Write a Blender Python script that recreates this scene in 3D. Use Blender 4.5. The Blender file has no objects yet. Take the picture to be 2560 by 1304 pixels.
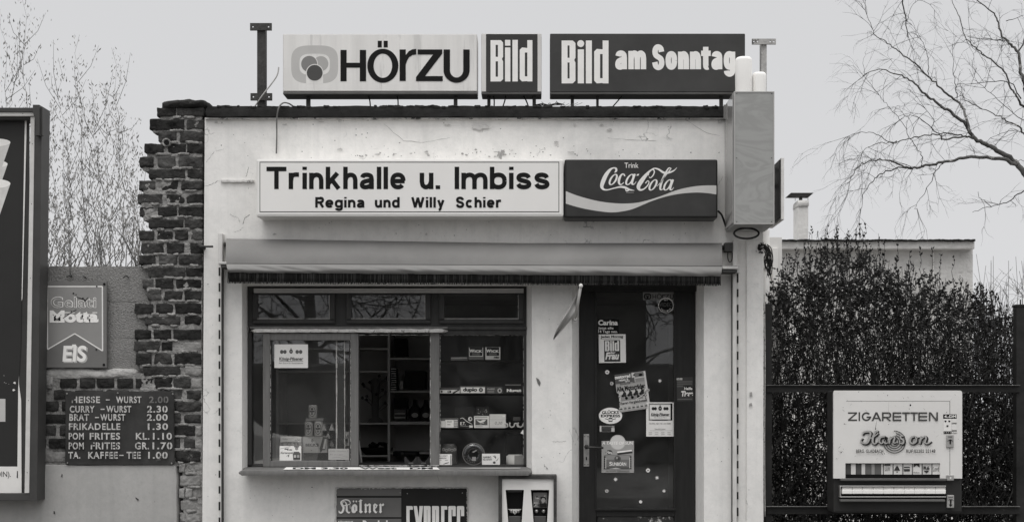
import bpy, bmesh, math, random
from mathutils import Vector, noise
from mathutils.geometry import delaunay_2d_cdt
R = math.radians
SC = bpy.context.scene
COL = SC.collection

# ------------------------------------------------------------------ camera
D = 8.0                 # metres from the camera to the shop front (plane Y = 0)
PPM, VX, VZ, EYE = 420.0, 1340.0, 1010.0, 1.40
cam = bpy.data.cameras.new('camera')
cam.sensor_width = 36.0
cam.lens = 36.0 * D / (2560.0 / PPM)
cam.shift_x = (1280.0 - VX) / 2560.0
cam.shift_y = (VZ - 652.0) / 2560.0
cam.clip_end = 2000
cam_o = bpy.data.objects.new('camera', cam)
cam_o.location = (0, -D, EYE)
cam_o.rotation_euler = (R(90), 0, 0)
COL.objects.link(cam_o)
SC.camera = cam_o

# ------------------------------------------------------------------ sky
SUN_EL, SUN_AZ = 66.0, -20.0     # sun high, in front of the shop and a little to the left
w = bpy.data.worlds.new('World')
SC.world = w
w.use_nodes = True
nt = w.node_tree
nt.nodes.clear()
N = nt.nodes.new
tc = N('ShaderNodeTexCoord')
sep = N('ShaderNodeSeparateXYZ')
ramp = N('ShaderNodeValToRGB')
sky = N('ShaderNodeTexSky')
sky.sky_type = 'NISHITA'
sky.sun_disc = False
sky.sun_elevation = R(SUN_EL)
sky.sun_rotation = R(180 + SUN_AZ)
bw = N('ShaderNodeRGBToBW')
mul = N('ShaderNodeMath'); mul.operation = 'MULTIPLY'; mul.inputs[1].default_value = 0.012
add = N('ShaderNodeVectorMath'); add.operation = 'ADD'
bg = N('ShaderNodeBackground')
out = N('ShaderNodeOutputWorld')
L = nt.links.new
L(tc.outputs['Generated'], sep.inputs[0])
L(sep.outputs['Z'], ramp.inputs[0])
cr = ramp.color_ramp
cr.elements[0].position = 0.0; cr.elements[0].color = (.640, .642, .655, 1)
cr.elements[1].position = 1.0; cr.elements[1].color = (2.5, 2.5, 2.5, 1)
e = cr.elements.new(0.36); e.color = (.630, .633, .645, 1)
L(sky.outputs[0], bw.inputs[0])
L(bw.outputs[0], mul.inputs[0])
L(ramp.outputs[0], add.inputs[0])
L(mul.outputs[0], add.inputs[1])
L(add.outputs[0], bg.inputs[0])
bg.inputs[1].default_value = 1.0
L(bg.outputs[0], out.inputs[0])

sun = bpy.data.lights.new('sun', 'SUN')
sun.energy = 0.95
sun.angle = R(28)
sun.color = (1, .985, .965)
sun_o = bpy.data.objects.new('sun', sun)
d = Vector((math.sin(R(SUN_AZ)) * math.cos(R(SUN_EL)), -math.cos(R(SUN_AZ)) * math.cos(R(SUN_EL)), math.sin(R(SUN_EL))))
sun_o.rotation_euler = d.to_track_quat('Z', 'Y').to_euler()
COL.objects.link(sun_o)
vs = SC.view_settings
vs.view_transform = 'Standard'
vs.look = 'None'
vs.exposure = 0.0
vs.gamma = 1.0

# ------------------------------------------------------------------ helpers
def PX(px, Y=0.0): return (px - VX) / PPM * (D + Y) / D
def PZ(py, Y=0.0): return EYE + (VZ - py) / PPM * (D + Y) / D
def P(px, py, Y=0.0): return Vector((PX(px, Y), Y, PZ(py, Y)))
def lin(s):
    s /= 255.0
    return s / 12.92 if s <= .04045 else ((s + .055) / 1.055) ** 2.4

MATS = {}
def gm(name, v, rough=.65, var=0.0, scale=6.0, bump=0.0, bscale=40.0, spec=.20, metal=0.0, tint=0.0, stretch=None, blotch=None):
    """procedural grey material: v = base value, var = mottling, blotch = (scale, threshold, value) for stains with an outline of their own"""
    if name in MATS: return MATS[name]
    m = bpy.data.materials.new(name)
    m.use_nodes = True
    t = m.node_tree
    b = t.nodes['Principled BSDF']
    b.inputs['Roughness'].default_value = rough
    b.inputs['Metallic'].default_value = metal
    b.inputs['Specular IOR Level'].default_value = spec
    tn = lambda k: (min(1, k * (1 + .02 * (1 + tint))), k, k * (1 - .03 * (1 + tint)), 1)
    col = None
    co = None
    if var or bump or blotch:
        tcn = t.nodes.new('ShaderNodeTexCoord')
        mp = t.nodes.new('ShaderNodeMapping')
        t.links.new(tcn.outputs['Object'], mp.inputs[0])
        if stretch: mp.inputs['Scale'].default_value = stretch
        co = mp.outputs[0]
    if var:
        nz = t.nodes.new('ShaderNodeTexNoise')
        nz.inputs['Scale'].default_value = scale
        nz.inputs['Detail'].default_value = 7
        nz.inputs['Roughness'].default_value = .65
        t.links.new(co, nz.inputs['Vector'])
        r = t.nodes.new('ShaderNodeValToRGB')
        r.color_ramp.elements[0].position = .28
        r.color_ramp.elements[1].position = .72
        r.color_ramp.elements[0].color = tn(v * (1 - var))
        r.color_ramp.elements[1].color = tn(min(.92, v * (1 + var)))
        t.links.new(nz.outputs[0], r.inputs[0])
        col = r.outputs[0]
    if blotch:
        for (bs, th, bv) in blotch:
            n2 = t.nodes.new('ShaderNodeTexNoise')
            n2.inputs['Scale'].default_value = bs
            n2.inputs['Detail'].default_value = 8
            n2.inputs['Roughness'].default_value = .7
            t.links.new(co, n2.inputs['Vector'])
            mr = t.nodes.new('ShaderNodeMapRange')
            mr.inputs[1].default_value = th
            mr.inputs[2].default_value = th + .05
            t.links.new(n2.outputs[0], mr.inputs[0])
            mx = t.nodes.new('ShaderNodeMix')
            mx.data_type = 'RGBA'
            t.links.new(mr.outputs[0], mx.inputs[0])
            if col is None: mx.inputs[6].default_value = tn(v)
            else: t.links.new(col, mx.inputs[6])
            mx.inputs[7].default_value = tn(bv)
            col = mx.outputs[2]
    if col is None: b.inputs['Base Color'].default_value = tn(v)
    else: t.links.new(col, b.inputs['Base Color'])
    if bump:
        n3 = t.nodes.new('ShaderNodeTexNoise')
        n3.inputs['Scale'].default_value = bscale
        n3.inputs['Detail'].default_value = 6
        t.links.new(co, n3.inputs['Vector'])
        bp = t.nodes.new('ShaderNodeBump')
        bp.inputs['Strength'].default_value = min(1, bump)
        bp.inputs['Distance'].default_value = .01 * max(1, bump)
        t.links.new(n3.outputs[0], bp.inputs['Height'])
        t.links.new(bp.outputs[0], b.inputs['Normal'])
    MATS[name] = m
    return m

KT = 1.28
def T(tone, gloss=False):
    """printed or painted tone, named by how it looks in daylight"""
    v = min(.86, lin(tone) * KT)
    if tone < 130: v = max(.007, v - .014 * (130 - tone) / 90)
    return gm(('gloss_paint_%d' if gloss else 'print_%d') % tone, v, .35 if gloss else .6, var=.05, scale=9, spec=.25 if gloss else .12)

def glass_mat(name, refl=1.0, tintv=.93, haze=0.0):
    m = bpy.data.materials.new(name)
    m.use_nodes = True
    t = m.node_tree
    t.nodes.clear()
    o = t.nodes.new('ShaderNodeOutputMaterial')
    tr = t.nodes.new('ShaderNodeBsdfTransparent')
    tr.inputs[0].default_value = (tintv, tintv, tintv * .99, 1)
    gl = t.nodes.new('ShaderNodeBsdfGlossy')
    gl.inputs['Roughness'].default_value = .01
    gl.inputs[0].default_value = (.95, .95, .95, 1)
    fr = t.nodes.new('ShaderNodeFresnel')
    ge = t.nodes.new('ShaderNodeNewGeometry')                  # the same reflection from either side of the pane
    io = t.nodes.new('ShaderNodeMapRange'); io.inputs[3].default_value = 1.5; io.inputs[4].default_value = 1 / 1.5
    t.links.new(ge.outputs['Backfacing'], io.inputs[0]); t.links.new(io.outputs[0], fr.inputs[0])
    mm = t.nodes.new('ShaderNodeMath'); mm.operation = 'MULTIPLY'
    mm.inputs[1].default_value = refl
    t.links.new(fr.outputs[0], mm.inputs[0])
    mx = t.nodes.new('ShaderNodeMixShader')
    t.links.new(mm.outputs[0], mx.inputs[0])
    t.links.new(tr.outputs[0], mx.inputs[1])
    t.links.new(gl.outputs[0], mx.inputs[2])
    t.links.new(mx.outputs[0], o.inputs[0])
    if haze:                                                   # pale diffuse film standing in for the haze of street reflections
        df = t.nodes.new('ShaderNodeBsdfDiffuse'); df.inputs[0].default_value = (.55, .55, .54, 1)
        tcn = t.nodes.new('ShaderNodeTexCoord'); nz = t.nodes.new('ShaderNodeTexNoise'); nz.inputs['Scale'].default_value = 3.5; nz.inputs['Detail'].default_value = 6; nz.inputs['Distortion'].default_value = 1.2
        mr = t.nodes.new('ShaderNodeMapRange'); mr.inputs[1].default_value = .35; mr.inputs[2].default_value = .75; mr.inputs[3].default_value = haze * .25; mr.inputs[4].default_value = haze * 1.8
        t.links.new(tcn.outputs['Object'], nz.inputs['Vector']); t.links.new(nz.outputs[0], mr.inputs[0])
        m2 = t.nodes.new('ShaderNodeMixShader')
        t.links.new(mr.outputs[0], m2.inputs[0]); t.links.new(mx.outputs[0], m2.inputs[1]); t.links.new(df.outputs[0], m2.inputs[2]); t.links.new(m2.outputs[0], o.inputs[0])
    return m
GLASS = glass_mat('window_glass', 1.8, .985, .035)
GLASS2 = glass_mat('hazy_sash_glass', 2.6, .985, .036)
CLEAR = glass_mat('clear_plastic', 2.2, .8)

# text outlines from the built-in font, cached as plain triangles
TXT = {}
def glyphs(s, bold=0.0, shear=0.0, space=1.0):
    k = (s, bold, shear, space)
    if k not in TXT:
        cu = bpy.data.curves.new('text', 'FONT')
        cu.body = s
        cu.size = 1.0
        cu.offset = bold
        cu.shear = shear
        cu.space_character = space
        cu.resolution_u = 5
        cu.fill_mode = 'FRONT'
        ob = bpy.data.objects.new('text', cu)
        COL.objects.link(ob)
        dg = bpy.context.evaluated_depsgraph_get()
        me = bpy.data.meshes.new_from_object(ob.evaluated_get(dg))
        vv = [(v.co.x, v.co.y) for v in me.vertices]
        ff = [tuple(p.vertices) for p in me.polygons]
        bpy.data.meshes.remove(me)
        bpy.data.objects.remove(ob)
        bpy.data.curves.remove(cu)
        x0 = min(v[0] for v in vv); x1 = max(v[0] for v in vv)
        y0 = min(v[1] for v in vv); y1 = max(v[1] for v in vv)
        vv = [((a - x0) / (x1 - x0), (b - y0) / (y1 - y0)) for a, b in vv]
        TXT[k] = (vv, ff)
    return TXT[k]

def spline(pts, n=8):
    """Catmull-Rom through tuples of any size"""
    p = [pts[0]] + list(pts) + [pts[-1]]
    o = []
    for i in range(1, len(p) - 2):
        for k in range(n):
            t = k / n
            o.append(tuple(.5 * ((2 * b) + (c - a) * t + (2 * a - 5 * b + 4 * c - d_) * t * t + (3 * b - a - 3 * c + d_) * t ** 3)
                           for a, b, c, d_ in zip(p[i - 1], p[i], p[i + 1], p[i + 2])))
    o.append(tuple(pts[-1]))
    return o

XH = .73
def ringp(x0, x1, y0, y1, a0=0, a1=360, n=16):
    o = []
    for i in range(n + 1):
        t = math.radians(a0 + (a1 - a0) * i / n); c, q = math.cos(t), math.sin(t)
        o.append(((x0 + x1) / 2 + (x1 - x0) / 2 * math.copysign(abs(c) ** .86, c), (y0 + y1) / 2 + (y1 - y0) / 2 * math.copysign(abs(q) ** .86, q)))
    return o
YT, YL = XH - .09, .09
S_ = lambda y0, y1: [(.94, y0 + (y1 - y0) * .76), (.82, y0 + (y1 - y0) * .93), (.5, y1), (.17, y0 + (y1 - y0) * .94), (.05, y0 + (y1 - y0) * .76), (.17, y0 + (y1 - y0) * .60), (.5, y0 + (y1 - y0) * .51), (.85, y0 + (y1 - y0) * .41), (.97, y0 + (y1 - y0) * .23), (.83, y0 + (y1 - y0) * .06), (.5, y0), (.16, y0 + (y1 - y0) * .07), (.02, y0 + (y1 - y0) * .26)]
GROT = {
 'T': (.66, [('f', [(0, 1), (1, 1)]), ('f', [(.5, 1), (.5, 0)])]),
 'r': (.30, [('f', [(0, XH), (0, 0)]), ('c', [(0, .36), (.12, .56), (.45, YT), (1.15, YT + .01)])]),
 'i': (.0, [('f', [(0, XH), (0, 0)]), ('d', [(0, .999), (0, .86)])]), 'l': (.0, [('f', [(0, 1), (0, 0)])]), 'I': (.0, [('f', [(0, 1), (0, 0)])]),
 '.': (.0, [('d', [(0, .17), (0, .03)])]),
 'n': (.42, [('f', [(0, XH), (0, 0)]), ('c', [(0, .40), (.14, .56), (.52, YT), (.88, .57), (1, .40)]), ('f', [(1, .42), (1, 0)])]),
 'h': (.42, [('f', [(0, 1), (0, 0)]), ('c', [(0, .40), (.14, .56), (.52, YT), (.88, .57), (1, .40)]), ('f', [(1, .42), (1, 0)])]),
 'm': (.80, [('f', [(0, XH), (0, 0)]), ('c', [(0, .40), (.07, .56), (.27, YT), (.45, .57), (.5, .40)]), ('f', [(.5, .42), (.5, 0)]), ('c', [(.5, .40), (.57, .56), (.77, YT), (.95, .57), (1, .40)]), ('f', [(1, .42), (1, 0)])]),
 'u': (.42, [('f', [(0, XH), (0, .34)]), ('c', [(0, .36), (.1, .17), (.46, YL), (.84, .18), (1, .36)]), ('f', [(1, XH), (1, 0)])]),
 'k': (.46, [('f', [(0, 1), (0, 0)]), ('f', [(.02, .24), (.88, XH - .01)]), ('f', [(.36, .42), (1.0, .015)])]),
 'a': (.44, [('c', [(.03, .52), (.14, .61), (.5, YT), (.85, .58), (.93, .42)]), ('f', [(.93, .46), (.93, 0)]), ('c', [(.93, .39), (.5, .37), (.12, .31), (0, .20), (.1, .11), (.4, YL), (.75, .14), (.93, .26)])]),
 'e': (.46, [('c', ringp(0, 1, YL, YT, -38, -360, 18)), ('f', [(.08, .36), (.92, .36)])]),
 'c': (.44, [('c', ringp(0, 1, YL, YT, -45, -315, 16))]), 'o': (.46, [('c', ringp(0, 1, YL, YT))]),
 'b': (.46, [('f', [(0, 1), (0, 0)]), ('c', ringp(0, 1, YL, YT))]), 'd': (.46, [('f', [(1, 1), (1, 0)]), ('c', ringp(0, 1, YL, YT))]),
 'g': (.46, [('f', [(1, XH), (1, -.06)]), ('c', ringp(0, 1, YL, YT)), ('c', [(1, -.02), (.9, -.15), (.5, -.20), (.12, -.14), (.05, -.06)])]),
 's': (.42, [('c', S_(YL, YT))]), 'S': (.54, [('c', S_(.075, .925))]),
 'R': (.52, [('f', [(0, 1), (0, 0)]), ('f', [(0, 1), (.6, 1)]), ('c', [(.55, .925), (.88, .88), (1, .73), (.88, .56), (.55, .49)]), ('f', [(0, .49), (.6, .49)]), ('f', [(.55, .49), (1.04, .012)])]),
 'W': (1.02, [('f', [(0, .99), (.26, .01)]), ('f', [(.26, .01), (.5, .95)]), ('f', [(.5, .95), (.74, .01)]), ('f', [(.74, .01), (1, .99)])]),
 'y': (.46, [('f', [(0, XH - .01), (.52, .03)]), ('c', [(1, XH - .01), (.72, .36), (.5, .0), (.36, -.15), (.05, -.19)])]),
 't': (.24, [('f', [(.35, .93), (.35, .2)]), ('c', [(.35, .26), (.42, .12), (.7, .085), (1.15, .1)]), ('f', [(-.25, YT + .02), (1.05, YT + .02)])]),
}
OFF = {}
class MB:
    def __init__(s):
        s.v, s.f, s.m, s.mats = [], [], [], []
        s.layer = 0
        s.smooth = []
    def mi(s, mat):
        if mat not in s.mats: s.mats.append(mat)
        return s.mats.index(mat)
    def face(s, pts, mat, sm=False):
        b = len(s.v)
        s.v += [Vector(p) for p in pts]
        s.f.append(tuple(range(b, b + len(pts)))); s.m.append(s.mi(mat)); s.smooth.append(sm)
    def raw(s, vv, ff, mat, sm=False):
        b = len(s.v); k = s.mi(mat)
        s.v += [Vector(p) for p in vv]
        for f in ff:
            s.f.append(tuple(i + b for i in f)); s.m.append(k); s.smooth.append(sm)
    def box(s, x0, x1, y0, y1, z0, z1, mat, bev=0.0):
        if x0 > x1: x0, x1 = x1, x0
        if z0 > z1: z0, z1 = z1, z0
        if y0 > y1: y0, y1 = y1, y0
        if bev:
            bev = min(bev, (x1 - x0) * .45, (z1 - z0) * .45, (y1 - y0) * .45)
            bm = bmesh.new()
            bmesh.ops.create_cube(bm, size=1)
            for v in bm.verts:
                v.co = ((x0 + x1) / 2 + v.co.x * (x1 - x0), (y0 + y1) / 2 + v.co.y * (y1 - y0), (z0 + z1) / 2 + v.co.z * (z1 - z0))
            bmesh.ops.bevel(bm, geom=list(bm.edges), offset=bev, segments=2, affect='EDGES', profile=.6)
            bm.verts.index_update()
            s.raw([v.co.copy() for v in bm.verts], [[v.index for v in f.verts] for f in bm.faces], mat)
            bm.free()
            return
        v = [(x, y, z) for x in (x0, x1) for y in (y0, y1) for z in (z0, z1)]
        s.raw(v, [(0, 1, 3, 2), (4, 6, 7, 5), (0, 4, 5, 1), (2, 3, 7, 6), (0, 2, 6, 4), (1, 5, 7, 3)], mat)
    def pbox(s, a, b, c, d_, Y0, Y1, mat, bev=0.0):
        """box whose FRONT face (at Y0) fills the pixel rectangle a,b - c,d"""
        s.box(PX(a, Y0), PX(c, Y0), Y0, Y1, PZ(d_, Y0), PZ(b, Y0), mat, bev)
    def prism(s, pts, y0, y1, mat):
        """outline of (x, z) points, front at y0 back at y1"""
        n = len(pts)
        ar = sum(pts[i][0] * pts[(i + 1) % n][1] - pts[(i + 1) % n][0] * pts[i][1] for i in range(n))
        if ar < 0: pts = pts[::-1]
        b = len(s.v); k = s.mi(mat)
        s.v += [Vector((x, y0, z)) for x, z in pts] + [Vector((x, y1, z)) for x, z in pts]
        fs = [tuple(range(b, b + n)), tuple(range(b + 2 * n - 1, b + n - 1, -1))]
        fs += [(b + i, b + n + i, b + n + (i + 1) % n, b + (i + 1) % n) for i in range(n)]
        for f in fs: s.f.append(f); s.m.append(k); s.smooth.append(False)
    def tube(s, pts, r, mat, n=6, cap=True):
        pts = [Vector(p) for p in pts]
        if not isinstance(r, (list, tuple)): r = [r] * len(pts)
        b = len(s.v); k = s.mi(mat)
        up = None
        for i, p in enumerate(pts):
            t = (pts[min(i + 1, len(pts) - 1)] - pts[max(i - 1, 0)])
            if t.length < 1e-9: t = Vector((0, 0, 1))
            t.normalize()
            if up is None: up = t.orthogonal().normalized()
            up = (up - t * up.dot(t))
            up = up.normalized() if up.length > 1e-6 else t.orthogonal().normalized()
            q = t.cross(up)
            for j in range(n):
                a = 2 * math.pi * j / n
                s.v.append(p + (up * math.cos(a) + q * math.sin(a)) * r[i])
        for i in range(len(pts) - 1):
            for j in range(n):
                s.f.append((b + i * n + j, b + i * n + (j + 1) % n, b + (i + 1) * n + (j + 1) % n, b + (i + 1) * n + j))
                s.m.append(k); s.smooth.append(n > 4)
        if cap:
            s.f.append(tuple(b + j for j in range(n))[::-1]); s.m.append(k); s.smooth.append(False)
            e_ = b + (len(pts) - 1) * n
            s.f.append(tuple(e_ + j for j in range(n))); s.m.append(k); s.smooth.append(False)
    def lathe(s, c, prof, mat, n=24, axis='z'):
        """prof = [(radius, height)] round c"""
        b = len(s.v); k = s.mi(mat)
        for (r_, h) in prof:
            for j in range(n):
                a = 2 * math.pi * j / n
                x, y = r_ * math.cos(a), r_ * math.sin(a)
                s.v.append(Vector((c[0] + x, c[1] + y, c[2] + h)) if axis == 'z' else Vector((c[0] + x, c[1] - h, c[2] + y)))
        for i in range(len(prof) - 1):
            for j in range(n):
                s.f.append((b + i * n + j, b + i * n + (j + 1) % n, b + (i + 1) * n + (j + 1) % n, b + (i + 1) * n + j))
                s.m.append(k); s.smooth.append(True)
        s.f.append(tuple(b + j for j in range(n))[::-1]); s.m.append(k); s.smooth.append(False)
        e_ = b + (len(prof) - 1) * n
        s.f.append(tuple(e_ + j for j in range(n))); s.m.append(k); s.smooth.append(False)
    # -- flat print, each item one hair nearer to the viewer than the last
    EPS = .00013
    def ly(s, Y):
        s.layer += 1
        return Y - s.layer * s.EPS
    def rect(s, a, b, c, d_, Y, mat): s.poly([(a, b), (c, b), (c, d_), (a, d_)], Y, mat)
    def poly(s, pts, Y, mat, lay=True):
        if s.cap_q is not None: s.cap_q.append(list(pts)); return
        y = s.ly(Y) if lay else Y
        q = [P(x, z, y) for x, z in pts]
        n = len(q)
        ar = sum(q[i].x * q[(i + 1) % n].z - q[(i + 1) % n].x * q[i].z for i in range(n))
        s.face(q if ar > 0 else q[::-1], mat)
    def ell(s, cx, cy, rx, ry, Y, mat, n=28): s.poly([(cx + rx * math.cos(2 * math.pi * i / n), cy + ry * math.sin(2 * math.pi * i / n)) for i in range(n)], Y, mat)
    def begin(s): s.cap_q = []
    def end(s, Y, mat):
        vv, ff = [], []
        for q in s.cap_q:
            ar = sum(q[i][0] * q[(i + 1) % len(q)][1] - q[(i + 1) % len(q)][0] * q[i][1] for i in range(len(q)))
            if abs(ar) < 1e-4: continue
            if ar < 0: q = q[::-1]
            ff.append(list(range(len(vv), len(vv) + len(q)))); vv += [Vector((a, b)) for a, b in q]
        s.cap_q = None
        o = delaunay_2d_cdt(vv, [], ff, 0, 1e-4)
        y = s.ly(Y)
        s.raw([P(v.x, v.y, y) for v in o[0]], [tuple(f)[::-1] if sum(o[0][f[i]].x * o[0][f[(i + 1) % len(f)]].y - o[0][f[(i + 1) % len(f)]].x * o[0][f[i]].y for i in range(len(f))) > 0 else tuple(f) for f, src in zip(o[2], o[5]) if src], mat)
    cap_q = None
    def band(s, A, B, Y, mat, closed=False):
        if s.cap_q is not None:
            for i in range(len(A) if closed else len(A) - 1):
                j = (i + 1) % len(A); s.cap_q.append([A[i], A[j], B[j]]); s.cap_q.append([A[i], B[j], B[i]])
            return
        """strip between two equal-length pixel polylines"""
        y = s.ly(Y)
        n = len(A)
        b = len(s.v); k = s.mi(mat)
        s.v += [P(x, z, y) for x, z in A] + [P(x, z, y) for x, z in B]
        for i in range(n if closed else n - 1):
            j = (i + 1) % n
            s.f.append((b + i, b + j, b + n + j, b + n + i)); s.m.append(k); s.smooth.append(False)
    def ring(s, cx, cy, rx, ry, ix, iy, Y, mat, a0=0, a1=360, n=40, e=2.0, tilt=0.0):
        A, B = [], []
        full = abs(a1 - a0) >= 360
        for i in range(n if full else n + 1):
            t = R(a0 + (a1 - a0) * i / n)
            c, q = math.cos(t), math.sin(t)
            c = math.copysign(abs(c) ** (2 / e), c); q = math.copysign(abs(q) ** (2 / e), q)
            A.append((cx + rx * c - tilt * ry * q, cy + ry * q)); B.append((cx + ix * c - tilt * iy * q, cy + iy * q))
        s.band(A, B, Y, mat, full)
    def stroke(s, pts, Y, mat, n=8, flat=False):
        """pixel points (x, y, width), smoothed unless flat"""
        q = pts if flat else spline(pts, n)
        A, B = [], []
        for i, (x, y, w_) in enumerate(q):
            a = q[max(i - 1, 0)]; b = q[min(i + 1, len(q) - 1)]
            dx, dy = b[0] - a[0], b[1] - a[1]
            l_ = math.hypot(dx, dy) or 1
            A.append((x - dy / l_ * w_ / 2, y + dx / l_ * w_ / 2)); B.append((x + dy / l_ * w_ / 2, y - dx / l_ * w_ / 2))
        s.band(A, B, Y, mat)
    def nib(s, pts, nx, ny, Y, mat):
        """broad pen held at a fixed angle"""
        s.band([(x - nx, y - ny) for x, y in pts], [(x + nx, y + ny) for x, y in pts], Y, mat)
    def text(s, t, a, b, c, d_, Y, mat, bold=.012, shear=0.0, space=1.0):
        vv, ff = glyphs(t, bold, shear, space)
        y = s.ly(Y)
        s.raw([P(a + (c - a) * u, d_ + (b - d_) * w_, y) for u, w_ in vv], ff, mat)
    def grot(s, t, a, b, c, d_, Y, mat, th, gap=.22, cap=True, desc=0.0, clip=None):
        """upright grotesque lettering drawn with strokes th pixels thick, fitted between a and c; b = cap line, d_ = baseline"""
        gl = [GROT[ch] for ch in t]
        g = th * gap
        k = ((c - a) - th * len(gl) - g * (len(gl) - 1)) / sum(q[0] for q in gl)
        x = a
        H = d_ - b
        s.begin()
        for w_, strokes in gl:
            for kind, pts in strokes:
                q = [(x + th / 2 + u * w_ * k, (b + th / 2 if v >= .999 else d_ - th / 2 if abs(v) < .001 else d_ - v * H)) for u, v in pts]
                if kind == 'f':
                    q2 = []
                    for i, (px, py) in enumerate(q):
                        if len(q) == 2 and i < 2 and abs(q[0][0] - q[1][0]) < .01: py = (d_ if abs(pts[i][1]) < .001 else b if pts[i][1] >= .999 else py)
                        q2.append((px, py, th))
                    if len(q) == 2 and abs(q[0][1] - q[1][1]) < .01: q2 = [(q[0][0] - th / 2, q[0][1], th), (q[1][0] + th / 2, q[1][1], th)]
                    s.stroke(q2, Y, mat, flat=True)
                elif kind == 'd':
                    s.rect(q[0][0] - th / 2, b if pts[0][1] >= .999 else q[0][1], q[0][0] + th / 2, q[1][1] if pts[0][1] >= .999 else d_, Y, mat)
                else: s.stroke([(px, py, th) for px, py in q], Y, mat, 7)
            x += w_ * k + th + g
        s.end(Y, mat)
    def turn(s, deg, cx, cy, Y):
        c = P(cx, cy, Y); a = R(deg)
        for v in s.v:
            dx, dz = v.x - c.x, v.z - c.z
            v.x = c.x + dx * math.cos(a) - dz * math.sin(a); v.z = c.z + dx * math.sin(a) + dz * math.cos(a)
    def build(s, name, parent=None, loc=None, **tags):
        o_ = OFF[parent.name] if parent else (Vector(loc) if loc is not None else Vector((0, 0, 0)))
        me = bpy.data.meshes.new(name)
        me.from_pydata([v - o_ for v in s.v], [], s.f)
        for m in s.mats: me.materials.append(m)
        me.polygons.foreach_set('material_index', s.m)
        me.polygons.foreach_set('use_smooth', s.smooth)
        me.update()
        ob = bpy.data.objects.new(name, me)
        COL.objects.link(ob)
        OFF[ob.name] = o_
        if parent: ob.parent = parent
        else: ob.location = o_
        for k, v in tags.items(): ob[k] = v
        return ob
    def top(s, name, label, cat, group=None):
        """build as a top-level thing of one mesh, origin at its base"""
        xs = [v.x for v in s.v]; ys = [v.y for v in s.v]; zs = [v.z for v in s.v]
        o = s.build(name, None, ((min(xs) + max(xs)) / 2, (min(ys) + max(ys)) / 2, min(zs)))
        o['label'] = label; o['category'] = cat
        if group: o['group'] = group
        return o

def thing(name, label, cat, loc, group=None):
    o = bpy.data.objects.new(name, None)
    o.empty_display_size = .1
    o.location = loc
    COL.objects.link(o)
    OFF[o.name] = Vector(loc)
    o['label'] = label; o['category'] = cat
    if group: o['group'] = group
    return o
def copy_thing(o, delta):
    c = o.copy(); COL.objects.link(c)
    c.location = Vector(o.location) + Vector(delta)
    for ch in o.children:
        k = ch.copy(); COL.objects.link(k); k.parent = c
        for g in ch.children:
            q = g.copy(); COL.objects.link(q); q.parent = k
    return c
rnd = random.Random(7)

def lump(mb, x0, x1, y0, y1, z0, z1, mat, amp=.004, k=12, nx=6, ny=3, nz=3, fr=14.0, sd=0.0):
    """worn block: box with rounded arrises and a noisy skin"""
    c = Vector(((x0 + x1) / 2, (y0 + y1) / 2, (z0 + z1) / 2)); h = Vector(((x1 - x0) / 2, (y1 - y0) / 2, (z1 - z0) / 2))
    def skin(u, v, w_):
        l_ = (abs(u) ** k + abs(v) ** k + abs(w_) ** k) ** (1 / k)
        p = Vector((c.x + h.x * u / l_, c.y + h.y * v / l_, c.z + h.z * w_ / l_))
        q = p * fr + Vector((sd, sd * 1.7, 0))
        return p + noise.noise_vector(q) * amp + noise.noise_vector(q * 3.1) * amp * .5
    for ax, (na, nb) in enumerate(((ny, nz), (nx, nz), (nx, ny))):
        for sg in (-1, 1):
            b = []
            for i in range(na + 1):
                for j in range(nb + 1):
                    u, v = -1 + 2 * i / na, -1 + 2 * j / nb
                    b.append(skin(sg, u, v) if ax == 0 else skin(u, sg, v) if ax == 1 else skin(u, v, sg))
            f = []
            for i in range(na):
                for j in range(nb):
                    q = (i * (nb + 1) + j, (i + 1) * (nb + 1) + j, (i + 1) * (nb + 1) + j + 1, i * (nb + 1) + j + 1)
                    f.append(q if (sg > 0) != (ax == 1) else q[::-1])
            mb.raw(b, f, mat, True)

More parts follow.
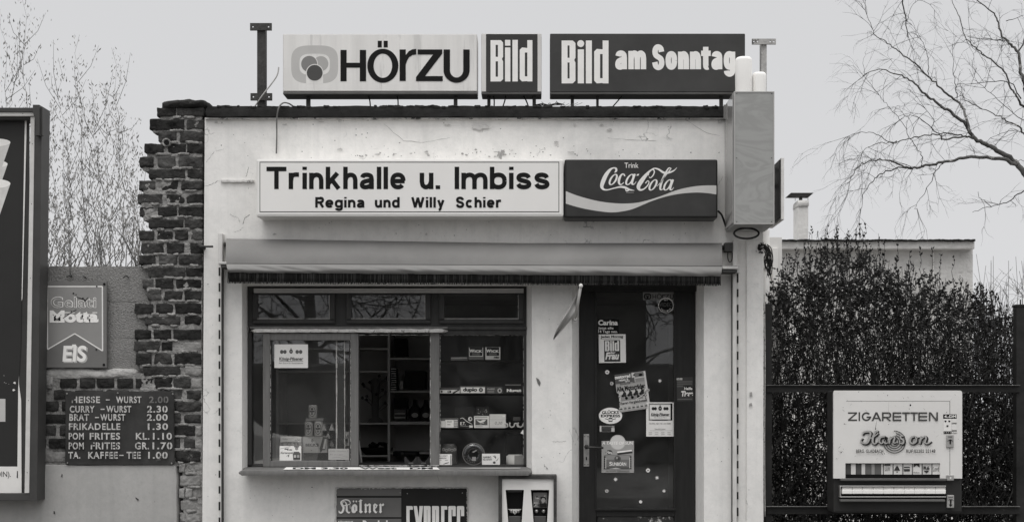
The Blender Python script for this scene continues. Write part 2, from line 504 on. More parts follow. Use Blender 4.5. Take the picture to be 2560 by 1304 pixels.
# ------------------------------------------------------------------ materials of the place
def plaster(name, v, crack=True, rough=.85):
    m = gm(name, v, rough, var=.07, scale=2.3, spec=.15)
    t = m.node_tree
    b = t.nodes['Principled BSDF']
    src = b.inputs['Base Color'].links[0].from_socket
    tcn = t.nodes.new('ShaderNodeTexCoord')
    def nz(scale, detail=8, rg=.65, vec=None, dist=0):
        n = t.nodes.new('ShaderNodeTexNoise')
        n.inputs['Scale'].default_value = scale; n.inputs['Detail'].default_value = detail; n.inputs['Roughness'].default_value = rg
        n.inputs['Distortion'].default_value = dist
        t.links.new(vec or tcn.outputs['Object'], n.inputs['Vector'])
        return n.outputs[0]
    def mr(s, a, b_, c=0, d_=1):
        n = t.nodes.new('ShaderNodeMapRange')
        for i, q in enumerate((a, b_, c, d_)): n.inputs[i + 1].default_value = q
        t.links.new(s, n.inputs[0]); return n.outputs[0]
    def mth(op, a, b_):
        n = t.nodes.new('ShaderNodeMath'); n.operation = op
        for i, q in enumerate((a, b_)):
            if isinstance(q, (int, float)): n.inputs[i].default_value = q
            else: t.links.new(q, n.inputs[i])
        return n.outputs[0]
    def mix(f, a, colv):
        n = t.nodes.new('ShaderNodeMix'); n.data_type = 'RGBA'
        t.links.new(f, n.inputs[0]); t.links.new(a, n.inputs[6]); n.inputs[7].default_value = (colv, colv, colv * .97, 1)
        return n.outputs[2]
    c = src
    c = mix(mr(nz(19, 9, .8), .42, .70, 0, .30), c, v * .70)
    c = mix(mr(nz(4.2, 7, .7, None, .6), .50, .68, 0, .34), c, v * .70)
    # fine dirt, pits, chips of paint, hair cracks, rain streaks
    c = mix(mth('MULTIPLY', mr(nz(38, 6, .75), .55, .75), mr(nz(1.3, 4), .45, .68, 0, .42)), c, v * .45)
    vo = t.nodes.new('ShaderNodeTexVoronoi'); vo.inputs['Scale'].default_value = 26
    t.links.new(tcn.outputs['Object'], vo.inputs['Vector'])
    pit = mth('MULTIPLY', mr(vo.outputs['Distance'], .10, .05), mr(nz(3.1, 3), .57, .64))
    c = mix(mth('MULTIPLY', pit, .8), c, .10)
    chip = mth('MULTIPLY', mr(nz(6.5, 9, .72), .655, .675), mr(nz(.9, 2), .5, .58))
    c = mix(mth('MULTIPLY', chip, .55), c, .26)
    mp = t.nodes.new('ShaderNodeMapping'); mp.inputs['Scale'].default_value = (16, 16, .5)
    t.links.new(tcn.outputs['Object'], mp.inputs[0])
    c = mix(mr(nz(1, 5, .6, mp.outputs[0]), .50, .80, 0, .30), c, v * .62)
    h = nz(60, 6)
    if crack:
        wv = t.nodes.new('ShaderNodeVectorMath'); wv.operation = 'MULTIPLY_ADD'
        nv = t.nodes.new('ShaderNodeTexNoise'); nv.inputs['Scale'].default_value = 5; nv.inputs['Detail'].default_value = 6
        t.links.new(tcn.outputs['Object'], nv.inputs['Vector'])
        t.links.new(nv.outputs['Color'], wv.inputs[0]); wv.inputs[1].default_value = (.5, .5, .5)
        t.links.new(tcn.outputs['Object'], wv.inputs[2])
        v2 = t.nodes.new('ShaderNodeTexVoronoi'); v2.feature = 'DISTANCE_TO_EDGE'; v2.inputs['Scale'].default_value = 1.9
        t.links.new(wv.outputs[0], v2.inputs['Vector'])
        ck = mth('MULTIPLY', mr(v2.outputs['Distance'], .010, .003), mr(nz(2.2, 3), .57, .62))
        c = mix(mth('MULTIPLY', ck, .55), c, .22)
    t.links.new(c, b.inputs['Base Color'])
    bp = t.nodes.new('ShaderNodeBump'); bp.inputs['Strength'].default_value = .35; bp.inputs['Distance'].default_value = .006
    sm_ = mth('ADD', mth('MULTIPLY', h, .35), nz(7, 5))
    t.links.new(sm_, bp.inputs['Height']); t.links.new(bp.outputs[0], b.inputs['Normal'])
    return m
M_WALL = plaster('white_plaster', .82)
M_BASE = plaster('grey_render', .42, False)
M_FELT = gm('roofing_felt', .022, .8, var=.4, scale=9, bump=.6, bscale=30, blotch=[(5, .70, .3)])
M_BRICKS = [gm('dark_brick_%s' % n, v, .85, var=.6, scale=14, bump=1.6, bscale=30, spec=.08, blotch=[(17, .64, bl), (6, .66, bl * .6)])
            for n, v, bl in (('a', .036, .11), ('b', .052, .14), ('c', .027, .08), ('d', .075, .18))]
M_BRICKL = gm('limewashed_brick', .26, .9, var=.3, scale=14, bump=.9, bscale=45, spec=.1, blotch=[(11, .6, .12)])
M_MORT = gm('mortar', .28, .95, var=.45, scale=30, bump=1.8, bscale=40, spec=.05, blotch=[(9, .60, .11), (24, .62, .16)])
M_BLOCK = gm('pebbly_concrete', .24, .95, var=.28, scale=95, bump=1.0, bscale=110, spec=.1, blotch=[(55, .62, .10), (3, .6, .32)])
M_FRAMED = gm('dark_window_paint', .040, .5, var=.3, scale=5, spec=.35, stretch=(6, 6, 1))
M_FRAME = gm('grey_window_paint', .155, .55, var=.22, scale=5, spec=.35, stretch=(9, 9, 1))
M_DOOR = gm('dark_door_paint', .018, .5, var=.3, scale=4, spec=.25, stretch=(8, 8, 1))
M_CHIP = gm('peeled_white_paint', .62, .8, var=.25, scale=30, blotch=[(45, .58, .12)])
M_PUTTY = gm('old_putty', .5, .9, var=.4, scale=60, blotch=[(30, .56, .05)])
M_STEEL = gm('bare_steel', .5, .35, var=.15, scale=20, metal=1.0)
M_RUST = gm('rusty_steel', .055, .75, var=.5, scale=12, bump=.4, bscale=60, blotch=[(9, .66, .2)])
M_GALV = gm('galvanised_strip', .55, .45, var=.15, scale=6, metal=.4)
M_BLACK = gm('black_rubber', .02, .6)
M_CLOTH = gm('awning_canvas', .215, .9, var=.10, scale=3, bump=.15, bscale=300, spec=.1)
M_CLOTHL = gm('awning_valance_canvas', .235, .9, var=.10, scale=3, bump=.15, bscale=300, spec=.1)
M_FRINGE = gm('dark_fringe', .014, .95, var=.4, scale=40, spec=.05)
M_INT = gm('dim_interior_wall', .34, .9, var=.2, scale=3)
M_SHELF = gm('shelf_wood', .58, .7, var=.2, scale=6)

# ------------------------------------------------------------------ ground
mb = MB()
M_GND = gm('gravelly_soil', .16, .95, var=.4, scale=1.5, bump=.5, bscale=30)
mb.face([(-300, -300, -.02), (300, -300, -.02), (300, 300, -.02), (-300, 300, -.02)], M_GND)
mb.build('ground', kind='structure')
mb = MB()
M_PAVE = gm('pavement_slabs', .12, .9, var=.2, scale=3, bump=.3, bscale=60)
mb.box(-60, 60, -4.0, 0.0, -.30, 0.0, M_PAVE, .01)
mb.build('pavement', kind='structure')
mb = MB()
mb.face([(-60, -12, -.012), (60, -12, -.012), (60, -4.05, -.012), (-60, -4.05, -.012)], gm('asphalt', .06, .9, var=.25, scale=4, bump=.4, bscale=120))
mb.build('road', kind='structure')
# ------------------------------------------------------------------ the kiosk
kiosk = thing('kiosk', 'small flat-roofed kiosk with cracked white plaster front, serving window and glazed door', 'kiosk', (PX(1208), 0, 0))
KD = 2.5                                   # depth of the building
ZB = -.02
ZR = PZ(297)
mb = MB()
def wq(a, b, c, d_, Y=0.0): mb.face([P(a, d_, Y), P(c, d_, Y), P(c, b, Y), P(a, b, Y)], M_WALL)
YB = 1608
mb.face([P(504, YB), P(605, YB), P(605, 297), P(512, 297)], M_WALL)
wq(605, 297, 1330, 706); wq(605, 1180, 1330, YB); wq(1330, 297, 1430, YB); wq(1430, 297, 1760, 700)
mb.face([P(1760, YB), P(1909, YB), P(1907, 297), P(1760, 297)], M_WALL)
RY = .15
def reveal(o, i, Y):
    a = [P(o[0], o[3]), P(o[2], o[3]), P(o[2], o[1]), P(o[0], o[1])]
    b = [P(i[0], i[3], Y), P(i[2], i[3], Y), P(i[2], i[1], Y), P(i[0], i[1], Y)]
    for k in range(4): mb.face([a[k], b[k], b[(k + 1) % 4], a[(k + 1) % 4]], M_WALL)
reveal((605, 706, 1330, 1180), (622, 718, 1313, 1170), RY)
reveal((1430, 700, 1760, YB), (1449, 712, 1737, YB), RY)
xl, xr = PX(505), PX(1908)
mb.face([(xl, 0, ZB), (PX(512), 0, ZR), (PX(512), KD, ZR), (xl, KD, ZB)], M_WALL)
mb.face([(xr, 0, ZB), (xr, KD, ZB), (PX(1907), KD, ZR), (PX(1907), 0, ZR)], M_WALL)
mb.face([(xr, KD, ZB), (xl, KD, ZB), (PX(512), KD, ZR), (PX(1907), KD, ZR)], M_WALL)
wall_mb = mb
# plaster lips: thin vertical bead and the raised pilaster at the right
mb = MB()
mb.pbox(1866, 600, 1909, YB, -.012, .0, M_WALL, .006)
mb.build('pilaster', kiosk)
# felted roof edge
mb = MB()
lump(mb, PX(512), PX(1831), -.035, .25, PZ(295), PZ(268.5), M_FELT, amp=.0045, k=60, nx=260, ny=4, nz=4, fr=7)
for i in range(60):                                             # curled flakes and lumps of felt along the top
    x_ = rnd.uniform(515, 1815); w_ = rnd.uniform(4, 26)
    lump(mb, PX(x_), PX(x_ + w_), -.038, .02, PZ(rnd.uniform(270, 276)), PZ(rnd.uniform(265.5, 268.5)), M_FELT, amp=.004, k=6, nx=6, fr=30, sd=i)
mb.build('roof_edge', kiosk)
mb = MB()
mb.box(PX(514), PX(1830), -.020, -.002, PZ(299.5), PZ(296), gm('flaky_drip_edge', .5, .8, var=.4, scale=25, blotch=[(18, .55, .08)]))
mb.build('drip_edge', kiosk)
mb = MB()
mb.box(PX(512), PX(1907), .04, KD + .05, ZR - .02, ZR + .07, M_FELT, .01)
mb.build('roof', kiosk)
# dark inside
mb = MB()
x0, x1, z0, z1, y1 = xl + .06, xr - .06, .10, PZ(690), KD - .08
mb.face([(x0, y1, z0), (x1, y1, z0), (x1, y1, z1), (x0, y1, z1)], M_INT)
mb.face([(x0, RY + .02, z0), (x0, y1, z0), (x0, y1, z1), (x0, RY + .02, z1)], M_INT)
mb.face([(x1, RY + .02, z0), (x1, RY + .02, z1), (x1, y1, z1), (x1, y1, z0)], M_INT)
mb.face([(x0, .05, z0), (x1, .05, z0), (x1, y1, z0), (x0, y1, z0)], gm('worn_lino', .07, .6, var=.3))
mb.face([(x0, .05, z1), (x0, y1, z1), (x1, y1, z1), (x1, .05, z1)], M_INT)
mb.build('interior', kiosk)

# window: frame, transom lights, sashes, panes
WY = .12
mb = MB()
F, G = M_FRAMED, M_FRAME
mb.pbox(618, 716, 1317, 731, WY, .2, F)                      # head
mb.pbox(618, 797, 1317, 815, WY, .2, F)                      # transom band
for a, c in ((618, 631), (837, 866), (1076, 1098), (1309, 1317)): mb.pbox(a, 731, c, 797, WY, .2, F)
mb.pbox(618, 831, 629, 1168, WY, .2, F)
mb.pbox(1309, 831, 1317, 1168, WY, .2, F)
mb.pbox(618, 1162, 1317, 1172, WY, .2, F)
mb.pbox(1098, 824, 1317, 836, WY - .004, .2, F)
mb.pbox(1075, 830, 1098, 1166, WY - .012, .2, G, .004)        # post right of the hatch
mb.pbox(841, 836, 861, 1162, WY + .045, .21, F)               # stile of the fixed light behind the sash
win_mb = mb
win = thing_part = bpy.data.objects.new('window', bpy.data.meshes.new('window')); COL.objects.link(win); win.parent = kiosk; OFF[win.name] = OFF[kiosk.name]
for a, c in ((631, 837), (866, 1076), (1098, 1309)):
    mb = MB()
    for q in ((a, 733, a + 13, 801), (c - 13, 733, c, 801), (a + 13, 733, c - 13, 737)): mb.pbox(*q, WY - .018, WY + .03, F, .003)
    mb.pbox(a, 796, c, 808, WY - .018, WY + .03, F, .003)
    mb.pbox(a + 12, 795.3, c - 12, 796.6, WY - .0195, WY - .015, M_PUTTY)
    mb.pbox(c - 14, 737, c - 13, 796, WY - .0195, WY - .015, M_PUTTY)
    mb.build('transom_light', win)
def pane(a, b, c, d_, Y, name='pane', mat=None):
    m_ = MB()
    m_.face([P(a, d_, Y), P(c, d_, Y), P(c, b, Y), P(a, b, Y)], mat or GLASS)
    return m_.build(name, win)
for a, c in ((643, 825), (878, 1064), (1110, 1297)): pane(a, 736, c, 797, WY - .005)
pane(1098, 836, 1310, 1163, WY + .02)
pane(628, 832, 662, 1166, WY + .03)
mb = MB()                                                      # sliding sash
SY = WY - .03
mb.pbox(657, 832, 675, 1166, SY, SY + .04, G, .004)
mb.pbox(876, 832, 896, 1166, SY, SY + .04, G, .004)
mb.pbox(675, 832, 876, 850, SY, SY + .04, G, .004)
mb.pbox(675, 1151, 876, 1166, SY, SY + .04, G, .004)
for q in ((675, 848, 679, 1153), (873, 848, 877, 1153)): mb.pbox(*q, SY + .012, SY + .035, F)
sash = mb.build('sliding_sash', win)
pane(677, 848, 875, 1153, SY + .024, mat=GLASS2)
mb = MB()                                                      # frayed, peeling transom board
mb.pbox(624, 815.5, 1119, 821.5, WY - .035, WY + .02, M_FRAME, .003)
lump(mb, PX(624, .07), PX(1118, .07), WY - .05, WY + .02, PZ(830, .07), PZ(821.5, .07), M_CHIP, amp=.003, k=20, nx=70, ny=2, nz=3, fr=30)
mb.pbox(1119, 815.5, 1317, 823.5, WY - .02, WY + .02, F, .003)
mb.build('transom_board', win)
mb = MB()
mb.pbox(634, 720.5, 1309, 727, WY - .025, WY, M_GALV, .003)
mb.pbox(634, 727, 1309, 731.5, WY - .03, WY, gm('pale_blind_rail', .5, .5, var=.2, scale=3), .003)
mb.build('blind_rail', win)
mb = MB()                                                      # putty and worn paint edges
def edge(x0_, y0_, x1_, y1_, Y, wd=1.3):
    n = int(max(abs(x1_ - x0_), abs(y1_ - y0_)) / 5)
    for i in range(n):
        if rnd.random() < .22: continue
        t0, t1 = i / n, (i + .92) / n
        k = wd * rnd.uniform(.4, 1.15)
        if x0_ == x1_: mb.pbox(x0_, y0_ + (y1_ - y0_) * t0, x0_ + k, y0_ + (y1_ - y0_) * t1, Y - .003, Y, M_PUTTY)
        else: mb.pbox(x0_ + (x1_ - x0_) * t0, y0_, x0_ + (x1_ - x0_) * t1, y0_ + k, Y - .003, Y, M_PUTTY)
edge(1100, 837, 1309, 837, WY + .018); edge(1099.5, 837, 1099.5, 1150, WY + .018, 1.8); edge(1308, 840, 1308, 1150, WY + .018)
edge(1075, 838, 1075, 1160, WY - .012, 1.5); edge(898, 836, 1075, 836, WY - .02, 1.5)
edge(628.5, 836, 628.5, 1120, WY + .026, 1.2); edge(676, 850, 676, 1150, SY + .0005, 1.0); edge(876, 850, 876, 1150, SY + .0005, 1.0)
for x_, wd_ in ((840.0, 3.0), (860.6, 2.4)):
    y_ = 848.0
    while y_ < 1122: h_ = rnd.uniform(8, 24); j_ = rnd.uniform(-.5, .3); mb.pbox(x_ + j_, y_, x_ + wd_ + rnd.uniform(-.7, .4), min(1122, y_ + h_ + .2), WY + .041, WY + .046, M_CHIP); y_ += h_
edge(898, 1162.5, 1098, 1162.5, WY - .02, 2.2); edge(898, 1161.5, 1098, 1161.5, WY - .0205, 2.2)
for f_, k_, s_ in zip(mb.f, mb.m, mb.smooth): win_mb.raw([mb.v[i] for i in f_], [tuple(range(len(f_)))], mb.mats[k_], s_)
win.data.from_pydata([v - OFF[kiosk.name] for v in win_mb.v], [], win_mb.f)
for m_ in win_mb.mats: win.data.materials.append(m_)
win.data.polygons.foreach_set('material_index', win_mb.m); win.data.update()
# window sill
mb = MB()
SLY = -.165
zt = PZ(1176, SLY)
lump(mb, PX(594, SLY), PX(1330, SLY), SLY, .0, zt - .028, zt, M_FRAME, amp=.0015, k=40, nx=60, ny=5, nz=3, fr=20)
zback = PZ(1165.5, WY)
for v in mb.v:
    if v.z > zt - .014: v.z += (v.y - SLY) / (WY - SLY) * (zback - zt)
b0 = [(PX(607), 0.0), (PX(1328), 0.0), (PX(1316, WY), WY + .02), (PX(619, WY), WY + .02)]
sl = lambda y: zt + (y - SLY) / (WY - SLY) * (zback - zt)
mb.face([(x, y, sl(y) - .001) for x, y in b0], M_FRAME)
mb.face([(x, y, sl(y) - .03) for x, y in b0][::-1], M_FRAME)
mb.build('window_sill', kiosk)

# door
DY = .13
mb = MB()
Dm = M_DOOR
mb.pbox(1446, 712, 1740, 728, DY - .015, .2, Dm)
mb.pbox(1449, 728, 1491, YB, DY, DY + .045, Dm, .003)
mb.pbox(1686, 728, 1738, YB, DY, DY + .045, Dm, .003)
mb.pbox(1491, 1274, 1686, 1290, DY, DY + .045, Dm, .003)
mb.pbox(1488, 1270, 1690, 1275, DY - .012, DY + .02, Dm, .002)
for q in ((1488, 728, 1492, 1270), (1685, 728, 1689, 1270)): mb.pbox(*q, DY - .010, DY + .02, Dm, .002)
door = mb.build('door', kiosk)
mb = MB()
mb.face([P(1490, 1272, DY + .018), P(1687, 1272, DY + .018), P(1687, 726, DY + .018), P(1490, 726, DY + .018)], GLASS)
mb.build('pane', door)
mb = MB()
lump(mb, PX(1491, .15), PX(1686, .15), DY + .004, DY + .03, PZ(1500, .14), PZ(1287, .14), gm('peeling_kick_panel', .03, .6, var=.4, blotch=[(12, .56, .45)]), amp=.001, k=30, nx=20, nz=20)
mb.build('kick_panel', door)
mb = MB()
mb.pbox(1459, 1084, 1473, 1165, DY - .006, DY, gm('tarnished_handle_plate', .34, .45, var=.25, scale=30, metal=.5), .002)
for y_ in (1090, 1160): 
    for x_ in (1462, 1470): mb.ell(x_, y_, 1.4, 1.4, DY - .0062, T(60), 8)
mb.poly([(1464.5, 1141), (1467.5, 1141), (1467.5, 1149), (1464.5, 1149)], DY - .0065, T(20))
hp = mb.build('handle_plate', door)
mb = MB()
c = P(1466, 1116, DY)
mb.tube([c, c + Vector((0, -.05, 0)), c + Vector((.015, -.058, -.001)), c + Vector((.10, -.058, -.004))], [.009, .008, .008, .007], gm('dark_door_lever', .05, .35, metal=.6), 10)
mb.lathe(c, [(.014, 0), (.013, .008), (.008, .012)], gm('dark_door_lever', .05), 14, 'y')
mb.build('handle', door)

# bolt, peg and scar on the plaster: parts of the front
mb = MB()
mb.tube([P(500, 616, .03), P(503, 616, -.03), P(532, 616, -.05)], [.006, .006, .006], M_RUST, 8)
mb.tube([P(498, 610, -.005), P(512, 622, -.02)], [.014, .010], M_RUST, 7)
mb.build('wall_bolt', kiosk)
mb = MB()
lump(mb, PX(552), PX(637), -.014, .0, PZ(456), PZ(450), gm('flaked_render_strip', .62, .9, var=.25, scale=40, blotch=[(20, .6, .1)]), amp=.003, nx=20, nz=2, fr=35)
mb.build('old_cable_strip', kiosk)
# a few repaired cracks and chips with outlines of their own
mb = MB()
Mck = gm('open_crack', .17, .95, var=.3, scale=30)
def crack(pts, wd=1.4):
    q = []
    for i in range(len(pts) - 1):
        (x0_, y0_), (x1_, y1_) = pts[i], pts[i + 1]
        for k in range(6):
            t = k / 6
            q.append((x0_ + (x1_ - x0_) * t + rnd.uniform(-1.4, 1.4), y0_ + (y1_ - y0_) * t + rnd.uniform(-1.4, 1.4), wd * .75 * rnd.uniform(.15, 1)))
    q.append((*pts[-1], .3))
    mb.stroke(q, -.0004, Mck, flat=True)
crack([(510, 466), (533, 459), (550, 450)], 2); crack([(622, 418), (618, 434), (614, 442)], 2.4); crack([(606, 560), (612, 545), (625, 536)], 2.6)
crack([(575, 536), (596, 544), (600, 558)]); crack([(515, 405), (535, 380), (560, 372)]); crack([(1700, 290), (1760, 330), (1800, 340)], 1)
crack([(960, 310), (1010, 352), (1060, 356), (1125, 344)], 1.1); crack([(1520, 345), (1590, 350), (1640, 352)], 1.1)
crack([(585, 580), (600, 575), (610, 567)]); crack([(1866, 640), (1885, 632), (1900, 640)]); crack([(1380, 1102), (1400, 1103), (1416, 1101)], 1.2)
crack([(1790, 470), (1799, 455), (1808, 440)], 1.2); crack([(1360, 1160), (1366, 1168), (1370, 1172)], 3)
def blob(cx, cy, rx, ry, Y, m_, n=26):
    sd = rnd.uniform(0, 50)
    mb.poly([(cx + rx * math.cos(2 * math.pi * k / n) * (1 + .9 * noise.noise(Vector((sd, math.cos(2 * math.pi * k / n) * 1.6, math.sin(2 * math.pi * k / n) * 1.6))) + rnd.uniform(-.12, .12)), cy + ry * math.sin(2 * math.pi * k / n) * (1 + .9 * noise.noise(Vector((sd, math.cos(2 * math.pi * k / n) * 1.6, math.sin(2 * math.pi * k / n) * 1.6))) + rnd.uniform(-.12, .12))) for k in range(n)], Y, m_)
mb.poly([(1340, 943), (1347, 947), (1352, 956), (1349, 965), (1344, 958)], -.0005, gm('bare_render_chip', .16, .9))
blob(1250, 386, 8, 9, -.0005, gm('bare_render_chip_pale', .34, .9, var=.3, scale=40)); blob(1258, 378, 4, 5, -.0005, gm('bare_render_chip_pale', .34))
for k in range(26): blob(rnd.uniform(900, 1310), 392 - abs(rnd.gauss(0, 9)), rnd.uniform(1, 5), rnd.uniform(.6, 2.4), -.0005, gm('bare_render_chip_pale', .34), 12)
for k in range(16): blob(rnd.uniform(520, 1800), rnd.choice((rnd.uniform(303, 312), rnd.uniform(320, 390), rnd.uniform(555, 590))), rnd.uniform(2, 9), rnd.uniform(1, 3.5), -.0005, gm('dirty_plaster_patch', .5, .9, var=.3, scale=30), 14)
blob(1200, 318, 19, 7, -.0005, gm('bare_render_patch', .56, .9, var=.2, scale=20))
mb.poly([(1874, 980), (1880, 979), (1881, 990), (1874, 991)], -.0130, gm('bare_render_chip_pale', .3, .9))
mb.poly([(1873, 1008), (1879, 1006), (1881, 1014), (1873, 1015)], -.0130, gm('bare_render_chip_pale', .3, .9))
for i in range(90):
    x_ = rnd.choice((rnd.uniform(880, 1480), rnd.uniform(520, 1800))); y_ = 393 - abs(rnd.gauss(0, 14)) if x_ > 860 and rnd.random() < .75 else rnd.uniform(305, 395)
    r_ = rnd.uniform(.5, 2.0)
    mb.poly([(x_ + r_ * rnd.uniform(.5, 1.4) * math.cos(k), y_ + r_ * rnd.uniform(.4, 1.1) * math.sin(k)) for k in (0, 1.2, 2.5, 3.7, 5)], -.0006, Mck, False)
for i in range(60):
    x_, y_ = rnd.choice(((rnd.uniform(515, 545), rnd.uniform(470, 1290)), (rnd.uniform(690, 1780), rnd.uniform(548, 590)), (rnd.uniform(1345, 1425), rnd.uniform(740, 1290)), (rnd.uniform(1768, 1835), rnd.uniform(760, 1290)), (rnd.uniform(600, 830), rnd.uniform(1195, 1300))))
    r_ = rnd.uniform(.5, 1.7)
    mb.poly([(x_ + r_ * rnd.uniform(.5, 1.4) * math.cos(k), y_ + r_ * rnd.uniform(.4, 1.1) * math.sin(k)) for k in (0, 1.2, 2.5, 3.7, 5)], -.0006, Mck, False)
mb.layer = 0
for f_, k_, s_ in zip(mb.f, mb.m, mb.smooth): wall_mb.raw([mb.v[i] for i in f_], [tuple(range(len(f_)))], mb.mats[k_], s_)
wall_mb.build('wall', kiosk)

# ------------------------------------------------------------------ brick pier and boundary wall
pier = thing('brick_pier', 'ragged stepped pier of dark broken bricks against the kiosk corner', 'brick wall', (PX(425, .06), .06, 0))
Z1, Z2 = (2.608, 0, 200), (1.852, 0, 600)
def zx(z, v): return v / z[0] + z[1]
def zy(z, v): return v / z[0] + z[2]
ROWS = [(Z1, 180, 238, [(1025, 1140), (1155, 1328)]), (Z1, 255, 325, [(975, 1200), (1212, 1328)]), (Z1, 331, 402, [(1030, 1150), (1170, 1330)]),
        (Z1, 415, 478, [(945, 1065), (1095, 1210), (1218, 1325)]), (Z1, 498, 570, [(910, 1000), (1030, 1140), (1165, 1320)]), (Z1, 580, 645, [(968, 1205), (1222, 1322)]),
        (Z1, 655, 718, [(905, 1012), (1048, 1165), (1180, 1318)]), (Z1, 738, 806, [(890, 1070), (1078, 1205), (1212, 1318)]), (Z1, 825, 888, [(910, 1003), (1030, 1150), (1165, 1320)]),
        (Z1, 905, 968, [(963, 1198), (1210, 1316)]), (Z1, 980, 1045, [(905, 1005), (1020, 1128), (1140, 1225), (1245, 1316)]), (Z1, 1060, 1130, [(918, 1070), (1085, 1200), (1240, 1316)]),
        (Z1, 1137, 1203, [(905, 1010), (1035, 1155), (1168, 1316)]), (Z1, 1220, 1284, [(963, 1208), (1212, 1316)]),
        (Z2, 178, 222, [(660, 708), (720, 800), (815, 930)]), (Z2, 235, 278, [(685, 745), (762, 842), (855, 930)]), (Z2, 292, 340, [(625, 705), (722, 800), (812, 930)]),
        (Z2, 350, 392, [(668, 835), (853, 930)]), (Z2, 413, 460, [(622, 700), (712, 792), (805, 930)]), (Z2, 470, 512, [(620, 735), (748, 795), (803, 848, 1), (857, 930, 1)]),
        (Z2, 522, 575, [(630, 700), (715, 795), (808, 930)]), (Z2, 582, 626, [(662, 835), (860, 930, 1)]), (Z2, 638, 684, [(628, 705), (717, 795), (805, 880), (887, 930, 1)]),
        (Z2, 692, 737, [(718, 790), (800, 840), (862, 930)]), (Z2, 746, 792, [(660, 790), (808, 930)]), (Z2, 804, 848, [(640, 715), (725, 838), (853, 930)]),
        (Z2, 858, 905, [(660, 798), (808, 900), (908, 932, 1)]), (Z2, 915, 965, [(650, 740), (752, 832), (852, 902)]), (Z2, 976, 1026, [(660, 795), (808, 930)]),
        (Z2, 1035, 1076, [(832, 855, 1), (865, 930, 1)]), (Z2, 1088, 1138, [(832, 930, 1)]), (Z2, 1148, 1192, [(832, 852, 1), (860, 890, 1), (898, 930, 1)]), (Z2, 1203, 1250, [(835, 930, 1)]), (Z2, 1260, 1305, [(832, 855, 1), (862, 930, 1)]),
        (Z2, 1318, 1362, [(835, 930, 1)]), (Z2, 1374, 1420, [(832, 870, 1), (880, 930, 1)]), (Z2, 1430, 1476, [(835, 930, 1)]), (Z2, 1488, 1534, [(832, 870, 1), (880, 930, 1)]), (Z2, 1546, 1592, [(835, 930, 1)]), (Z2, 1604, 1650, [(832, 870, 1), (880, 930, 1)]), (Z2, 1662, 1710, [(835, 930, 1)]), (Z2, 1722, 1770, [(832, 870, 1), (880, 930, 1)]), (Z2, 1782, 1850, [(835, 930, 1)])]
mbk, mmo = MB(), MB()
BY = .045
for i, (zz, a, b, bs) in enumerate(ROWS):
    za, zb = PZ(zy(zz, a - 1.5), BY), PZ(zy(zz, b + 1.5), BY)
    nx_ = ROWS[i + 1] if i + 1 < len(ROWS) else None
    zn = PZ(zy(nx_[0], nx_[1] + 6), BY) if nx_ else zb
    for br in bs:
        x0_, x1_ = zx(zz, br[0] - 2), zx(zz, br[1] + 2)
        m_ = M_BRICKL if len(br) > 2 else M_BRICKS[rnd.choice((0, 0, 1, 1, 2, 2, 3))]
        o_ = rnd.uniform(-.006, .006)
        lump(mbk, PX(x0_, BY), PX(x1_, BY), BY + o_, BY + .22, zb + .002, za - .002, m_, amp=rnd.choice((.004, .005, .007)), k=rnd.choice((14, 22, 34)), nx=14, ny=5, nz=9, fr=22, sd=i * .3 + x0_ * .07)
    l_ = zx(zz, bs[0][0]) + 5 + rnd.uniform(-2, 4)
    rr = zx(Z2, 936)
    lump(mmo, PX(l_, BY), PX(rr, BY), BY + .006, BY + .21, zn - .004, za - .003, M_MORT, amp=.004, k=40, nx=26, nz=8, fr=26, sd=i)
    for q in range(3):                                          # squeezed-out mortar
        xx = rnd.uniform(l_ + 4, rr - 30)
        lump(mmo, PX(xx, BY), PX(xx + rnd.uniform(14, 36), BY), BY - .006, BY + .03, zb - .010, zb + .006, M_MORT, amp=.005, k=4, nx=6, nz=3, fr=30, sd=q + i)
mbk.build('bricks', pier)
mmo.build('mortar', pier)
mb = MB()
lump(mb, PX(398, .03), PX(521, .03), .02, .30, PZ(269, .03), PZ(249, .03), M_BRICKS[0], amp=.012, k=5, nx=16, ny=5, nz=4, fr=10)
mb.build('capping_slab', pier)
mb = MB()
mb.lathe(P(417, 357, BY - .001), [(.026, -.02), (.026, .012), (.016, .012), (.016, -.02)], M_MORT, 14, 'y')
mb.ell(417, 357, 6, 6, BY - .014, T(14))
mb.build('pipe_stub', pier)

bw_ = thing('boundary_wall', 'low wall of pebbly concrete blocks over dark bricks and smooth grey render, left of the brick pier', 'wall', (PX(220, .08), .08, 0))
mb = MB()
for (a, b, xr_) in ((665, 754, 400), (754, 844, 400), (844, 926, 400)):
    xs_ = [-900, -560, -300, -60, 165 if a == 755 else 120, xr_]
    for i in range(len(xs_) - 1):
        if i == 3 or i == 4: pass
        lump(mb, PX(xs_[i], .08), PX(xs_[i + 1] - .5, .08), .078, .25, PZ(b, .08), PZ(a, .08), M_BLOCK, amp=.005, k=90, nx=20, nz=8, fr=9, sd=a)
lump(mb, PX(-900, .08), PX(396, .08), .086, .24, PZ(930, .08), PZ(668, .08), M_BLOCK, amp=.003, k=200, nx=50, nz=12, fr=9)
mb.build('concrete_blocks', bw_)
mb = MB()
lump(mb, PX(95, .05), PX(352, .05), .052, .2, PZ(945, .05), PZ(919, .05), gm('pale_mortar_bed', .40, .95, var=.3, scale=14, bump=1, bscale=50), amp=.012, k=6, nx=24, nz=4, fr=9)
lump(mb, PX(-900, .06), PX(440, .06), .062, .25, PZ(1165, .06), PZ(930, .06), M_MORT, amp=.004, k=60, nx=60, nz=12, fr=14)
lump(mb, PX(96, .05), PX(135, .05), .045, .2, PZ(972, .05), PZ(932, .05), M_MORT, amp=.008, k=6)
mb.build('mortar', bw_)
mb = MB()
